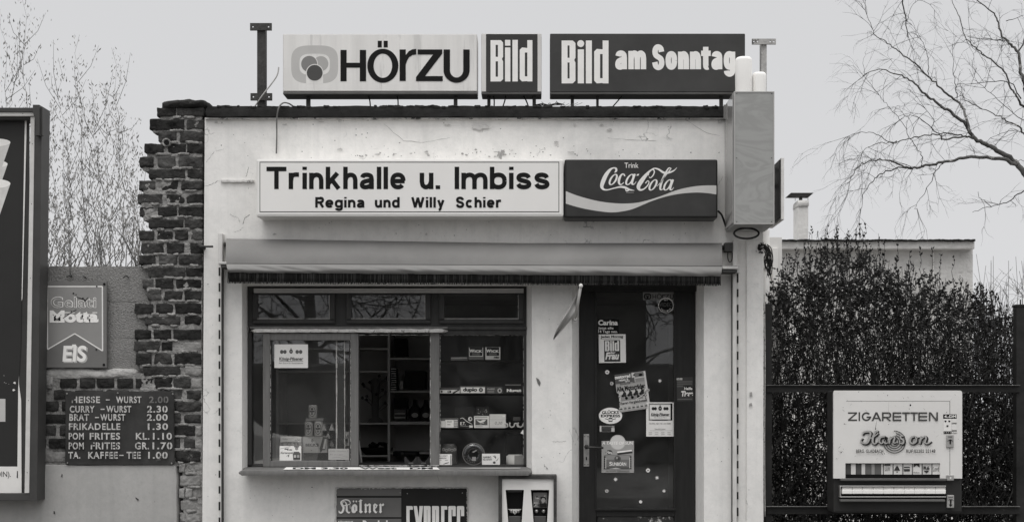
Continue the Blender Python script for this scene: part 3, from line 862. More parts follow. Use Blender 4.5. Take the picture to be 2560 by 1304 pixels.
for i, (a, b, bs) in enumerate(((638, 684, [(275, 355), (365, 440), (446, 528), (538, 616)]), (692, 737, [(245, 330), (340, 480), (490, 600)]), (744, 792, [(192, 270), (283, 350)]), (804, 848, [(170, 320)]),
                  (858, 905, [(178, 258), (272, 350)]), (915, 965, [(140, 212), (222, 330)]), (976, 1026, [(190, 320, 1)]))):
    for br in bs:
        m_ = M_BRICKL if len(br) > 2 else M_BRICKS[rnd.choice((0, 1, 2, 2))]
        lump(mb, PX(zx(Z2, br[0]), .05), PX(zx(Z2, br[1]), .05), .05 + rnd.uniform(-.004, .004), .2, PZ(zy(Z2, b), .05), PZ(zy(Z2, a), .05), m_, amp=.005, k=12, nx=8, nz=5, fr=16, sd=i * 2)
mb.build('bricks', bw_)
mb = MB()
M_RB = M_BASE
lump(mb, PX(-900, .03), PX(446, .03), .03, .26, ZB, PZ(1160, .03), M_RB, amp=.004, k=90, nx=60, nz=14, fr=5)
mb.build('render_base', bw_)
mb = MB()
for (x_, y_) in ((176, 690), (212, 693), (318, 692), (158, 1186), (342, 1244), (138, 1278)):
    p = P(x_, y_, .06)
    mb.tube([p + Vector((0, .03, 0)), p + Vector((.004, -.03, .004)), p + Vector((rnd.uniform(-.02, .02), -.035, -.008))], .004, M_RUST, 6)
mb.tube([P(176, 693, .05), P(175, 668, .05)], .003, M_RUST, 5)
mb.tube([P(166, 692, .05), P(181, 687, .05)], .0035, M_RUST, 5)
mb.build('nail', bw_)
# ------------------------------------------------------------------ awning
aw = thing('awning', 'grey canvas awning folded down over the serving window, with dark fringe', 'awning', (PX(1186), -.07, PZ(660)))
def atop(px): t = (px - 565) / 1240; return 596 + 11.5 * min(1, t * 1.7) - max(0, t - .59) * .5
def abar(px): return 658 + (px - 565) / 1240 * 6.5
def abot(px): return 681 + (px - 565) / 1240 * 9.5
def afr(px): return 708 + (px - 565) / 1240 * 6
mb = MB()
nx = 120
def sheet(rows, mat, x0_, x1_, fn, sm=True):
    b = []
    for i in range(nx + 1):
        px = x0_ + (x1_ - x0_) * i / nx
        for j in range(rows + 1): b.append(fn(px, j / rows, i))
    f = [(i * (rows + 1) + j, (i * (rows + 1) + j + 1), (i + 1) * (rows + 1) + j + 1, (i + 1) * (rows + 1) + j) for i in range(nx) for j in range(rows)]
    mb.raw(b, f, mat, sm)
def canvas(px, t, i):
    Y = -.05 - .10 * t - .02 * math.sin(t * 3.14) + noise.noise(Vector((px * .011, t * 1.5, 3))) * .007
    if t < .12: Y += .03 * (1 - t / .12)
    return P(px + (t < .05) * (1 if i == 0 else 0), atop(px) + (abar(px) - atop(px)) * t, Y)
sheet(10, M_CLOTH, 565, 1805, canvas)
mb.build('canvas', aw)
mb = MB()
def val(px, t, i):
    wr = noise.noise(Vector((px * .022 - t * 1.9, t * .8, 9))) * .026 * math.sin(min(1, t * 1.3) * 3.1) + noise.noise(Vector((px * .045 - t * 2.6, t, 2))) * .012 * t
    Y = -.156 - .022 * math.sin(t * 2.9) - .006 * t + wr * (.75 if px < 820 else .38)
    lx = 566 + t * t * 8
    rx = 1805 - t * t * 3
    return P(lx + (px - 566) / 1239 * (rx - lx), abar(px) + 1.5 + (abot(px) - abar(px) - 1.5) * t + noise.noise(Vector((px * .03, 5, 0))) * 1.0 * t, Y)
sheet(10, M_CLOTHL, 566, 1805, val)
mb.build('valance', aw)
mb = MB()
def frb(px, t, i): return P(px, abot(px) - 3 + (afr(px) - .8 - abot(px)) * t, -.150 - .004 * math.sin(px * 1.1))
sheet(2, M_FRINGE, 571, 1800, frb)
px = 570.0
while px < 1801:
    w_ = rnd.uniform(1.3, 2.3)
    l_ = afr(px) + rnd.uniform(-1.2, 1.0)
    lean = rnd.uniform(-1, 1)
    mb.tube([P(px, abot(px) - 2, -.165), P(px + lean * .3, (abot(px) + l_) / 2, -.167 + rnd.uniform(-.004, .004)), P(px + lean, l_, -.163)], [.0026, .0026, .0022], M_FRINGE if rnd.random() < .7 else gm('dusty_fringe', .032, .95), 4, False)
    px += w_
mb.build('fringe', aw)
mb = MB()
mb.tube([P(556, 658.5, -.148), P(1843, 665.5, -.148)], .0045, gm('bar_of_awning', .14, .6), 10)
mb.tube([P(556, 610, -.014), P(1814, 619, -.014)], .013, M_STEEL, 12)
mb.build('front_bar', aw)
for (x_, y_, s_) in ((546, 655, 1), (1806, 661, 0)):
    mb = MB()
    if s_:
        mb.pbox(546, 654, 566, 660, -.155, .0, M_GALV, .002); mb.pbox(552, 661, 565, 668, -.15, -.02, M_RUST, .002)
    else:
        mb.pbox(1806, 665, 1846, 672, -.155, -.02, M_GALV, .002); mb.pbox(1806, 674, 1843, 680, -.15, -.02, M_RUST, .002)
        mb.pbox(1838, 663, 1849, 682, -.09, 0, M_STEEL, .002)
    mb.build('bracket', aw)
Mrail = gm('pale_painted_rail', .62, .5, var=.15, scale=10, stretch=(4, 4, 1), blotch=[(20, .68, .2)])
for (a, c, top, lo, side) in ((545, 556, 583, 660, 0), (1832, 1844, 600, 675, 1)):
    mb = MB()
    mb.pbox(a, top, c, lo, -.05, 0, Mrail, .003)
    if side == 0:
        mb.pbox(a + 2, lo, c - 3, 1606, -.045, 0, Mrail, .002)
        mb.pbox(c - 2.5, lo, c - .5, 1606, -.04, 0, M_RUST)
        xa, xb = a + 1.4, a + 5.8
    else:
        mb.pbox(a, lo, c - 2, 1606, -.045, 0, Mrail, .002)
        mb.pbox(a - 2, lo, a - .3, 1606, -.03, 0, M_RUST)
        xa, xb = c - 1.4, c + 2.4
        mb.pbox(c - 1.8, lo, c + 2, 1606, -.02, 0, Mrail)
    y_ = lo + 8
    while y_ < 1600:
        mb.pbox(xa, y_, xb, y_ + 20 + rnd.uniform(-3, 3), -.0465, -.02 if side == 0 else -.021, M_BLACK)
        y_ += 39
    mb.build('guide_rail', aw)
mb = MB()
mb.pbox(1812, 606, 1832, 628, -.06, 0, M_RUST, .003)
mb.tube([P(1825 + 6 * math.cos(R(a)), 638 + 17 * math.sin(R(a)), -.05) for a in range(0, 361, 24)], .003, M_BLACK, 6)
mb.build('crank_gear', aw)

# ------------------------------------------------------------------ signs on the roof
SY0 = 0.0
def roof_sign(name, label, a, b, c, d_, posts, face_fn, side_mat, lip=7):
    t = thing(name, label, 'sign', (PX((a + c) / 2), SY0 + .07, PZ(d_)))
    m_ = MB()
    m_.pbox(a, b, c, d_ - lip, SY0, SY0 + .15, side_mat, .006)
    m_.pbox(a, d_ - lip, c, d_, SY0 + .004, SY0 + .145, gm('sign_bottom_lip', .16, .5, var=.2, scale=5, metal=.3), .006)
    m_.build('case', t)
    m_ = MB()
    face_fn(m_, SY0 - .0005)
    m_.build('face', t)
    for (p0, p1) in posts:
        m_ = MB()
        m_.pbox(p0, d_ - 1, p1, 272, SY0 + .05, SY0 + .09, M_RUST, .003)
        m_.pbox(p0 - 4, 266, p1 + 4, 270, SY0 + .03, SY0 + .11, M_RUST, .002)
        m_.build('post', t)
    return t
zA = (3.368, 480, 40)
zB = (3.122, 1160, 40)
class ZP:
    """draws in the coordinates of an enlarged view: x / s + ox, y / s + oy"""
    def __init__(s, mb, z, Y): s.mb, s.z, s.Y = mb, z, Y
    def p(s, x, y): return (x / s.z[0] + s.z[1], y / s.z[0] + s.z[2])
    def rect(s, a, b, c, d_, m): s.mb.rect(*s.p(a, b), *s.p(c, d_), s.Y, m)
    def poly(s, pts, m): s.mb.poly([s.p(*q) for q in pts], s.Y, m)
    def ell(s, cx, cy, rx, ry, m): s.mb.ell(*s.p(cx, cy), rx / s.z[0], ry / s.z[0], s.Y, m)
    def ring(s, cx, cy, rx, ry, ix, iy, m, a0=0, a1=360, e=2.0, tilt=0): s.mb.ring(*s.p(cx, cy), rx / s.z[0], ry / s.z[0], ix / s.z[0], iy / s.z[0], s.Y, m, a0, a1, 48, e, tilt)
    def text(s, t, a, b, c, d_, m, bold=.012, shear=0, space=1.0): s.mb.text(t, *s.p(a, b), *s.p(c, d_), s.Y, m, bold, shear, space)
    def stroke(s, pts, m, n=8, flat=False): s.mb.stroke([(*s.p(x, y), w_ / s.z[0]) for x, y, w_ in pts], s.Y, m, n, flat)
    def nib(s, pts, nx, ny, m): s.mb.nib([s.p(*q) for q in pts], nx / s.z[0], ny / s.z[0], s.Y, m)
    def band(s, A, B, m): s.mb.band([s.p(*q) for q in A], [s.p(*q) for q in B], s.Y, m)
INK = T(38)
def face_a(mb, Y):
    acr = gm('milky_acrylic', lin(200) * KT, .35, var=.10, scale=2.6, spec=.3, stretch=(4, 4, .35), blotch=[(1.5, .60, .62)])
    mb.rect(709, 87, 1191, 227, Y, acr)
    z = ZP(mb, zA, Y)
    z.ring(1033, 409, 198, 160, 128, 88, T(168), e=3.4)
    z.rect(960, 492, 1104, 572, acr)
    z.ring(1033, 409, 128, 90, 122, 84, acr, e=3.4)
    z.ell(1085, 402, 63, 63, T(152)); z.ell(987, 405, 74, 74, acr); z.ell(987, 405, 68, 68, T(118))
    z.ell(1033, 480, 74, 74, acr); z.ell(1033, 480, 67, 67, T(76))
    z.rect(1250, 287, 1302, 551, INK); z.rect(1413, 287, 1466, 551, INK); z.rect(1302, 395, 1413, 436, INK)
    z.ring(1607, 420, 131, 143, 78, 102, INK)
    z.rect(1564, 210, 1598, 265, INK); z.rect(1614, 210, 1648, 265, INK)
    z.rect(1748, 283, 1800, 548, INK)
    z.poly([(1800, 330), (1825, 298), (1855, 282), (1888, 278), (1888, 325), (1858, 329), (1828, 348), (1812, 375), (1800, 410)], INK)
    z.poly([(1900, 283), (2107, 283), (2107, 318), (1962, 507), (2111, 507), (2111, 549), (1886, 549), (1886, 516), (2030, 325), (1900, 325)], INK)
    z.rect(2118, 283, 2172, 455, INK); z.rect(2284, 283, 2338, 455, INK)
    z.ring(2228, 455, 110, 107, 56, 64, INK, 0, 180)
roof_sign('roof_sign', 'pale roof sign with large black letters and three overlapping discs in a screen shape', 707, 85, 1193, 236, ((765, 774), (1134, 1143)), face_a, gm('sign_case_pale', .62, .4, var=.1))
def B_(z, x0, x1, y0, y1, st, m):
    h = y1 - y0; mid = y0 + h * .455; r = st * .45; bar = h * .115
    z.rect(x0, y0, x0 + st, y1, m)
    z.poly([(x0 + st, y0), (x1 - r, y0), (x1, y0 + r), (x1, y0 + bar), (x0 + st, y0 + bar)], m)
    z.rect(x1 - st, y0 + bar, x1, mid - bar * .45, m)
    z.poly([(x0 + st, mid - bar * .45), (x1, mid - bar * .45), (x1 - st * .22, mid), (x1, mid + bar * .5), (x0 + st, mid + bar * .5)], m)
    z.rect(x1 - st, mid + bar * .5, x1, y1 - bar, m)
    z.poly([(x0 + st, y1 - bar), (x1, y1 - bar), (x1, y1 - r), (x1 - r, y1), (x0 + st, y1)], m)
def d_letter(z, x0, x1, ys, y0, y1, st, m):
    """condensed d: stem up to ys, bowl from y0 to y1"""
    bar = (y1 - y0) * .15; r = st * .45
    z.rect(x1 - st, ys, x1, y1, m)
    z.poly([(x0 + r, y0), (x1 - st, y0 + 4), (x1 - st, y0 + bar), (x0 + st, y0 + bar), (x0 + st, y1 - bar), (x1 - st, y1 - bar), (x1 - st, y1 - 3), (x0 + r, y1), (x0, y1 - r), (x0, y0 + r)], m)
LET = T(212)
def face_b(mb, Y):
    mb.rect(1204.5, 85.5, 1215, 229, Y, T(190)); mb.rect(1344, 85.5, 1353, 229, Y, T(186))
    mb.rect(1215, 85.5, 1344, 229, Y, T(58, True))
    z = ZP(mb, zB, Y)
    B_(z, 207, 305, 190, 512, 40, LET)
    z.rect(320, 247, 362, 512, LET); z.rect(320, 188, 362, 233, LET); z.rect(378, 188, 420, 512, LET)
    d_letter(z, 435, 534, 190, 247, 512, 40, LET)
roof_sign('roof_sign', 'small nearly square dark roof sign with tall white condensed letters, between two longer signs', 1203, 84, 1354, 236, ((1218, 1226), (1331, 1340)), face_b, gm('sign_case_pale', .62))
def face_c(mb, Y):
    mb.rect(1376.5, 85.5, 1862, 229, Y, gm('dark_weathered_acrylic', lin(66) * .9, .35, var=.3, scale=2.2, spec=.3))
    z = ZP(mb, zB, Y)
    B_(z, 762, 870, 193, 527, 46, LET)
    z.rect(888, 262, 936, 527, LET); z.ell(911, 217, 27, 27, LET); z.rect(951, 193, 998, 527, LET)
    d_letter(z, 1016, 1128, 193, 258, 527, 46, LET)
    mb.grot('am', *z.p(1180, 221), *z.p(1422, 417), Y, LET, 13.6, .16)
    mb.grot('Sonntag', *z.p(1467, 229), *z.p(2117, 417), Y, LET, 13.6, .16)
roof_sign('roof_sign', 'long dark roof sign with white lettering in two sizes, nearest the projecting light box', 1375, 84, 1863, 236, ((1427, 1435), (1491, 1497), (1800, 1808)), face_c, gm('sign_case_dark', .05, .4, var=.2))

# steel posts with bolt plates
def steel_post(label, x0_, x1_, ztop, zbot, plates, Y, mat, holes=2):
    t = thing('bracket_post', label, 'post', (PX((x0_ + x1_) / 2, Y), Y, PZ(zbot, Y)), 'steel posts on the roof edge')
    m_ = MB()
    m_.pbox(x0_, ztop + 4, x1_, zbot, Y, Y + .06, mat, .003)
    m_.build('shaft', t)
    for (a, b, c, d_) in plates:
        m_ = MB()
        Yf = Y - .012
        n = holes
        step = 8.0
        ys_ = (b, (b + d_) / 2 - 2, (b + d_) / 2 + 2, d_)
        cx_ = [a + 7, c - 8] if n == 2 else [a + 5, a + 14.5, c - 14, c - 5]
        hw = 2.0
        m_.pbox(a, ys_[0], c, ys_[1], Yf, Y - .001, mat); m_.pbox(a, ys_[2], c, ys_[3], Yf, Y - .001, mat)
        e_ = [a]
        for q in cx_: e_ += [q - hw, q + hw]
        e_.append(c)
        for k in range(0, len(e_), 2): m_.pbox(e_[k], ys_[1], e_[k + 1], ys_[2], Yf, Y - .001, mat)
        m_.build('bolt_plate', t)
steel_post('tall rusty steel post with two drilled plates, left of the roof signs', 642.5, 662.5, 58, 272, ((625, 58, 679, 76), (626, 233, 680, 251)), .03, M_RUST)
steel_post('flaking pale steel post with one drilled plate, right of the roof signs', 1903, 1917, 97, 300, ((1880, 97, 1940, 111),), .06, gm('flaking_pale_steel', .38, .7, var=.4, scale=12, bump=.3, blotch=[(16, .6, .06)]), 4)

def cable(name, label, cat, pts, r, mat, n=6, group=None):
    m_ = MB()
    m_.tube(spline([tuple(P(*q)) for q in pts], 8), r, mat, n)
    return m_.top(name, label, cat, group)
M_WIRE = gm('grey_cable', .16, .6, var=.3, scale=30)
cable('cable', 'grey cable looping over the roof edge and hanging down the plaster', 'cable', [(735, 268, .02), (722, 259, -.01), (707, 258, -.04), (696, 272, -.06), (692, 300, -.045), (692, 340, -.03), (691, 384, -.012)], .0045, M_WIRE)
cable('wire', 'stiff pale wire sticking up with a frayed end beside the tall rusty post', 'wire', [(636, 268, .0), (655, 240, -.02), (680, 208, -.02), (693, 188, -.02), (697, 168, -.02)], .0045, gm('pale_wire', .42, .6, var=.2))
for (lb, x0_, y0_, x1_, y1_) in (('thin black cable leaning from the underside of the pale roof sign', 920, 236, 926, 268), ('upright black cable under the pale roof sign', 992, 236, 995, 268),
                             ('thin black cable dropping straight behind the left post of the small roof sign', 1233, 236, 1235, 268), ('black cable leaning left under the small roof sign', 1265, 236, 1256, 268), ('black cable leaning right under the small roof sign', 1306, 236, 1322, 268),
                             ('black cable slanting under the long dark roof sign', 1558, 236, 1529, 268)):
    cable('cable', lb, 'cable', [(x0_, y0_, .06), ((x0_ + x1_) / 2 + 1.5, 252, .055), (x1_, y1_ + 2, .05)], .0042, M_BLACK, 6, 'cables under the roof signs')
mb = MB()
for k in range(3):
    q = [tuple(P(1340 + i * 17 + rnd.uniform(-4, 4), 264 - abs(rnd.gauss(0, 3)), .03 + k * .02)) for i in range(5)]
    mb.tube(q, .003, M_BLACK, 5)
    for c_ in q[1:4]: mb.tube([c_, (c_[0] + rnd.uniform(-.012, .012), c_[1], c_[2] + .014)], [.003, .001], M_BLACK, 4)
for k in range(5): mb.tube([P(1400 + k * 8, 267, .03), P(1412 + k * 11, 259 + rnd.uniform(-4, 3), .03)], .0014, M_WIRE, 4)
mb.top('dead_tendril', 'dry twisted tendril lying on the roof edge right of the small roof sign', 'dead plant')

# ------------------------------------------------------------------ light box over the window
t = thing('shop_sign', 'long white light box with a thin black border and black shop lettering, above the awning', 'sign', (PX(1025), -.06, PZ(542)))
mb = MB()
LY = -.165
mb.pbox(640, 397.5, 1409, 541.5, LY, 0, gm('white_sign_case', .74, .35, var=.06, scale=4), .012)
mb.build('case', t)
mb = MB()
mb.rect(645, 402, 1404, 535, LY - .0008, gm('white_sign_acrylic', .80, .28, var=.03, scale=3, spec=.5))
for q in ((649, 404.5, 1398, 406.5), (649, 528.5, 1398, 530.5), (649, 404.5, 650.6, 530.5), (1396.4, 404.5, 1398, 530.5)): mb.rect(*q, LY - .0008, INK)
mb.build('face', t)
mb = MB()
Yt = LY - .0018
zC = (3.282, 480, 370)
z = ZP(mb, zC, Yt)
for s_, a, c, b, d_ in (('Trinkhalle', 611, 1752, 152, 337), ('u.', 1868, 2036, 208, 337), ('Imbiss', 2155, 2936, 154, 338), ('Regina', 1011, 1417, 397, 505), ('und', 1500, 1704, 403, 488), ('Willy', 1798, 2072, 403, 508), ('Schier', 2164, 2542, 397, 490)):
    big = s_ in ('Trinkhalle', 'u.', 'Imbiss')
    top, bas = (154, 337) if big else (402, 488)
    mb.grot(s_, *z.p(a, top), *z.p(c, bas), Yt, INK, 11.2 if big else 6.2, .50 if big else .52)
mb.build('lettering', t)

t = thing('drink_sign', 'dark light box with white script and a sweeping white wave, right of the white sign', 'sign', (PX(1602), -.06, PZ(545)))
mb = MB()
zD = (3.122, 1240, 370)
mb.pbox(1411, 398, 1794.5, 544.5, LY, 0, gm('dark_sign_case', .026, .35, var=.2), .012)
mb.build('case', t)
mb = MB()
Yc = LY - .0008
mb.rect(1416, 402, 1790, 540, Yc, gm('dark_scuffed_acrylic', lin(56) * 1.0, .3, var=.3, scale=4, spec=.3))
z = ZP(mb, zD, Yc)
W_ = T(176)
up = [(545, 336), (620, 366), (720, 396), (820, 418), (920, 430), (1020, 433), (1110, 425), (1200, 403), (1290, 374), (1370, 343), (1450, 318), (1550, 299), (1640, 292), (1720, 292)]
lo = [(545, 433), (620, 456), (700, 475), (800, 492), (900, 502), (980, 495), (1060, 478), (1130, 450), (1200, 420), (1270, 395), (1340, 375), (1420, 359), (1500, 350), (1580, 347), (1660, 353), (1720, 362)]
res = lambda q, n=60: [spline(q, 12)[round(i * (len(spline(q, 12)) - 1) / n)] for i in range(n + 1)]
U, Lw = res(up), res(lo)
# same x on both sides
def yat(q, x):
    for i in range(len(q) - 1):
        if q[i][0] <= x <= q[i + 1][0]: return q[i][1] + (q[i + 1][1] - q[i][1]) * (x - q[i][0]) / max(1e-6, q[i + 1][0] - q[i][0])
    return q[-1][1]
xs_ = [545 + 1175 * i / 80 for i in range(81)]
z.band([(x, yat(U, x)) for x in xs_], [(x, yat(Lw, x)) for x in xs_], W_)
W_ = T(204)
z.text('Trink', 1003, 115, 1112, 155, W_, .008)
# script
z.stroke([(925, 192, 4), (938, 178, 16), (936, 160, 14), (915, 156, 10), (888, 172, 20), (858, 212, 30), (835, 262, 32), (826, 300, 26), (840, 322, 15), (872, 326, 9), (915, 315, 9), (965, 304, 13), (1000, 306, 18), (1030, 318, 15), (1052, 328, 8), (1080, 331, 3)], W_)
z.stroke([(1010, 308, 3), (1018, 334, 10), (1045, 325, 10), (1074, 330, 3)], W_)
def oo(cx, cy): z.ring(cx, cy, 30, 44, 14, 36, W_, tilt=.45)
oo(915, 246)
z.stroke([(1006, 220, 10), (998, 205, 10), (980, 208, 12), (962, 240, 20), (960, 272, 16), (974, 286, 9), (998, 268, 5)], W_)
oo(1044, 246)
z.stroke([(1084, 202, 16), (1068, 245, 17), (1062, 278, 15), (1078, 282, 6), (1094, 262, 4)], W_)
z.poly([(1100, 205), (1118, 201), (1114, 214), (1097, 217)], W_)
z.stroke([(1195, 226, 5), (1206, 232, 7), (1225, 214, 9), (1236, 186, 9), (1226, 168, 10), (1205, 176, 12), (1170, 212, 24), (1135, 258, 33), (1112, 300, 30), (1122, 325, 17), (1150, 322, 11), (1180, 296, 9), (1194, 268, 7), (1184, 256, 7), (1166, 276, 8)], W_)
z.stroke([(1190, 215, 5), (1196, 186, 8), (1230, 160, 9), (1268, 166, 13), (1310, 192, 17), (1350, 192, 15), (1390, 175, 9), (1412, 152, 2)], W_)
oo(1226, 288)
z.stroke([(1256, 300, 3), (1290, 262, 6), (1330, 206, 8), (1362, 166, 9), (1362, 158, 9), (1345, 160, 10), (1316, 210, 15), (1290, 272, 17), (1282, 318, 15), (1296, 324, 6), (1316, 304, 3)], W_)
oo(1340, 288)
z.stroke([(1382, 246, 16), (1366, 290, 17), (1360, 322, 14), (1374, 324, 6), (1388, 306, 3)], W_)
z.rect(1016, 346, 1076, 349, T(150))
mb.build('face', t)

# ------------------------------------------------------------------ projecting signs at the right corner
YF = -.33
t = thing('projecting_sign', 'tall projecting light box with a swirled grey metal edge at the right corner', 'sign', (PX(1886, YF), YF / 2, PZ(561, YF)))
mb = MB()
swm = gm('swirled_metal_edge', .36, .45, spec=.4)
tt = swm.node_tree; bb = tt.nodes['Principled BSDF']
tcn = tt.nodes.new('ShaderNodeTexCoord'); mp = tt.nodes.new('ShaderNodeMapping'); mp.inputs['Scale'].default_value = (1.1, 1, 3.0)
wv = tt.nodes.new('ShaderNodeTexNoise'); wv.inputs['Scale'].default_value = 1.5; wv.inputs['Detail'].default_value = 5; wv.inputs['Distortion'].default_value = 2.6; wv.inputs['Roughness'].default_value = .45
tt.links.new(tcn.outputs['Object'], mp.inputs[0]); tt.links.new(mp.outputs[0], wv.inputs['Vector'])
sn = tt.nodes.new('ShaderNodeMath'); sn.operation = 'MULTIPLY'; sn.inputs[1].default_value = 34
s2 = tt.nodes.new('ShaderNodeMath'); s2.operation = 'SINE'
tt.links.new(wv.outputs[0], sn.inputs[0]); tt.links.new(sn.outputs[0], s2.inputs[0])
rr = tt.nodes.new('ShaderNodeValToRGB'); rr.color_ramp.elements[0].position = 0; rr.color_ramp.elements[0].color = (.30, .30, .29, 1); rr.color_ramp.elements[1].color = (.345, .345, .335, 1)
mrr = tt.nodes.new('ShaderNodeMapRange'); mrr.inputs[1].default_value = -1
tt.links.new(s2.outputs[0], mrr.inputs[0]); tt.links.new(mrr.outputs[0], rr.inputs[0]); tt.links.new(rr.outputs[0], bb.inputs['Base Color'])
xa, xb, za, zb = PX(1832, YF), PX(1936, YF), PZ(561, YF), PZ(228, YF)
mb.box(xa + .006, xb, YF, -.002, za, zb, swm, .004)
mb.build('case', t)
mb = MB()
mb.box(xa, xa + .005, YF + .012, -.004, za + .012, zb - .012, gm('glossy_side_panel', .30, .08, spec=.6))
mb.build('side_panel', t)
mb = MB()
mb.pbox(1809, 262, 1832, 297, -.04, -.037, gm('grey_bracket_plate', .2, .5))
mb.build('fixing_plate', t)
mb = MB()
Mtr = gm('pale_edge_trim', .44, .4, var=.1, scale=8, metal=.2)
for q in ((1835.5, 229, 1838, 560), (1933.5, 229, 1936, 560), (1838, 229, 1933.5, 231.5), (1838, 557.5, 1933.5, 560)): mb.pbox(*q, YF - .0025, YF + .001, Mtr)
for q in ((1842, 234), (1929, 234), (1842, 554), (1929, 554), (1842, 395), (1929, 395)): mb.ell(*q, 1.3, 1.3, YF - .0005, T(60), 8)
mb.build('edge_trim', t)
t = thing('projecting_sign', 'slim projecting sign seen edge-on, white front edge, right of the tall light box', 'sign', (PX(1952, -.25), -.15, PZ(548, -.28)))
mb = MB()
xa, xb = PX(1949, -.28), PX(1960.5, -.28)
mb.box(xa + .008, xb, -.28, .1, PZ(549, -.28), PZ(394, -.28), gm('white_sign_edge', .68, .5, var=.12, scale=14, blotch=[(12, .66, .25)]), .003)
mb.build('case', t)
mb = MB()
mb.box(xa, xa + .0075, -.272, .1, PZ(548, -.28) + .01, PZ(395, -.28) - .01, gm('dark_sign_side', .03, .4))
mb.build('side_panel', t)
mb = MB()
mb.box(xr + .0, xa - .004, .02, .06, PZ(470, .04), PZ(462, .04), M_RUST); mb.box(xr, xa - .004, .02, .06, PZ(430, .04), PZ(422, .04), M_RUST)
mb.build('wall_bracket', t)
for lb, a, b, c in (('tall white plastic canister on top of the projecting light box', 1838, 145, 1880), ('short white plastic canister on top of the projecting light box', 1881, 183, 1915.5)):
    mb = MB()
    Yc = -.18
    cx_ = PX((a + c) / 2, Yc); r_ = (PX(c, Yc) - PX(a, Yc)) / 2; zb_ = PZ(228, YF) ; zt_ = PZ(b, Yc)
    hh = zt_ - zb_
    mb.lathe((cx_, Yc, zb_), [(r_ * .96, 0), (r_, .01), (r_, hh - .02), (r_ * .95, hh - .006), (r_ * .8, hh), (r_ * .1, hh)], gm('white_plastic', .84, .5), 28)
    mb.top('canister', lb, 'canister')
mb = MB()
mb.tube(spline([tuple(P(1866 + 31 * math.cos(R(a)), 583 + 13 * math.sin(R(a)), -.22 - .03 * math.sin(R(a)))) for a in range(-180, 181, 24)], 3), .006, M_BLACK, 8)
mb.top('cable_loop', 'black cable hanging in a loop under the projecting light box', 'cable')
cable('cable', 'black cable running from the dark script sign to the projecting light box', 'cable', [(1795, 527, -.06), (1804, 537, -.05), (1810, 552, -.04), (1815, 567, -.03)], .006, M_BLACK)
# ------------------------------------------------------------------ poster case at the left
t = thing('poster_case', 'large dark-framed advertising case with a dark poster of white cups, at the far left', 'billboard', (PX(-240), -.05, PZ(1250)))
BFY = -.10
M_CASE = gm('dark_case_paint', .060, .5, var=.2, scale=5, spec=.2)
M_CASEL = gm('pale_case_strip', .60, .5, var=.12, scale=9, blotch=[(22, .68, .2)])
def slant(mb, x0t, x1t, x0b, x1b, yt, yb, Y0, Y1, mat): mb.prism([(PX(x0t, Y0), PZ(yt, Y0)), (PX(x1t, Y0), PZ(yt, Y0)), (PX(x1b, Y0), PZ(yb, Y0)), (PX(x0b, Y0), PZ(yb, Y0))], Y0, Y1, mat)
mb = MB()
slant(mb, 87, 105, 73, 92, 266, 1251, BFY, .03, M_CASE)
slant(mb, -620, -600, -634, -614, 266, 1251, BFY, .03, M_CASE)
mb.pbox(-614, 1232, 73, 1250, BFY, .03, M_CASE, .003)
mb.pbox(-600, 269, 84, 280, BFY - .02, .03, M_CASE, .003)
mb.pbox(-600, 290, 84, 299, BFY + .01, .03, M_CASE)
mb.build('frame', t)
mb = MB()
slant(mb, 76.5, 86.5, 61.5, 72.5, 292, 1231, BFY - .004, .0, M_CASEL)
mb.pbox(-600, 280, 84, 290, BFY - .012, .0, M_CASEL, .002)
for y_ in (360, 510, 695, 1000, 1180): mb.ell(82 - (y_ - 292) * .0158, y_, 1.1, 1.1, BFY - .004, T(30), 8)
for x_ in (57, -80, -220): mb.ell(x_, 284, 1.2, 1.2, BFY - .012, T(30), 8)
mb.build('frame_strip', t)
mb = MB()
br = [(82, 262), (98, 262), (98, 338), (87.5, 338), (89, 310), (86, 290), (82, 280)]
mb.prism([(PX(x, BFY - .05), PZ(y, BFY - .05)) for x, y in br], BFY - .05, BFY - .003, M_CASE)
mb.pbox(98.5, 268, 106, 338, BFY - .03, BFY - .004, M_CASE)
mb.build('corner_bracket', t)
mb = MB()
PY = BFY + .05
mb.rect(-604, 292, 74, 1236, PY, gm('dark_backboard', .05, .7, var=.2))
mb.build('backboard', t)
mb = MB()
PY -= .004
mb.poly([(-590, 300), (67, 300), (56, 745), (54, 752), (48, 890), (47.5, 960), (53, 1000), (54, 1231), (-590, 1231)], PY, T(205))
mb.poly([(-590, 300), (62, 300), (54, 752), (52, 870), (45.5, 970), (43.5, 1165), (-590, 1165)], PY, gm('dark_poster_print', lin(54) * .85, .5, var=.08, scale=3))
CU = gm('pale_cup_print', lin(186) * KT, .55, var=.12, scale=16, blotch=[(40, .62, .72)])
CT = T(218)
for (cx, cy, rx, ry, yb) in ((-6, 410, 25, 8, 560), (-9, 356, 35, 9.5, 470), (-9, 459, 35, 11, 600)):
    mb.poly([(cx - rx, cy), (cx + rx, cy), (cx + rx - (yb - cy) * .34, yb), (cx - rx + (yb - cy) * .05, yb)], PY, CU)
    mb.ell(cx, cy, rx, ry, PY, CT)
mb.rect(-80, 996, 13.5, 1053, PY, T(168))
mb.text('(DIN).', -14, 1177, 27, 1195, PY, INK, .0)
mb.poly([(42.5, 1176), (44.5, 1176), (45, 1194), (41.5, 1193)], PY, T(70))
for (x_, y_) in ((36, 956), (34, 974), (10, 938), (11, 955), (15, 957), (22, 959)):
    r_ = 4.0 if x_ > 30 else 1.0
    mb.poly([(x_ + r_ * rnd.uniform(.4, 1.2) * math.cos(k), y_ + r_ * rnd.uniform(.4, 1.1) * math.sin(k)) for k in (0, .9, 1.9, 2.8, 3.7, 4.6, 5.4)], PY, T(200))
mb.build('poster', t)

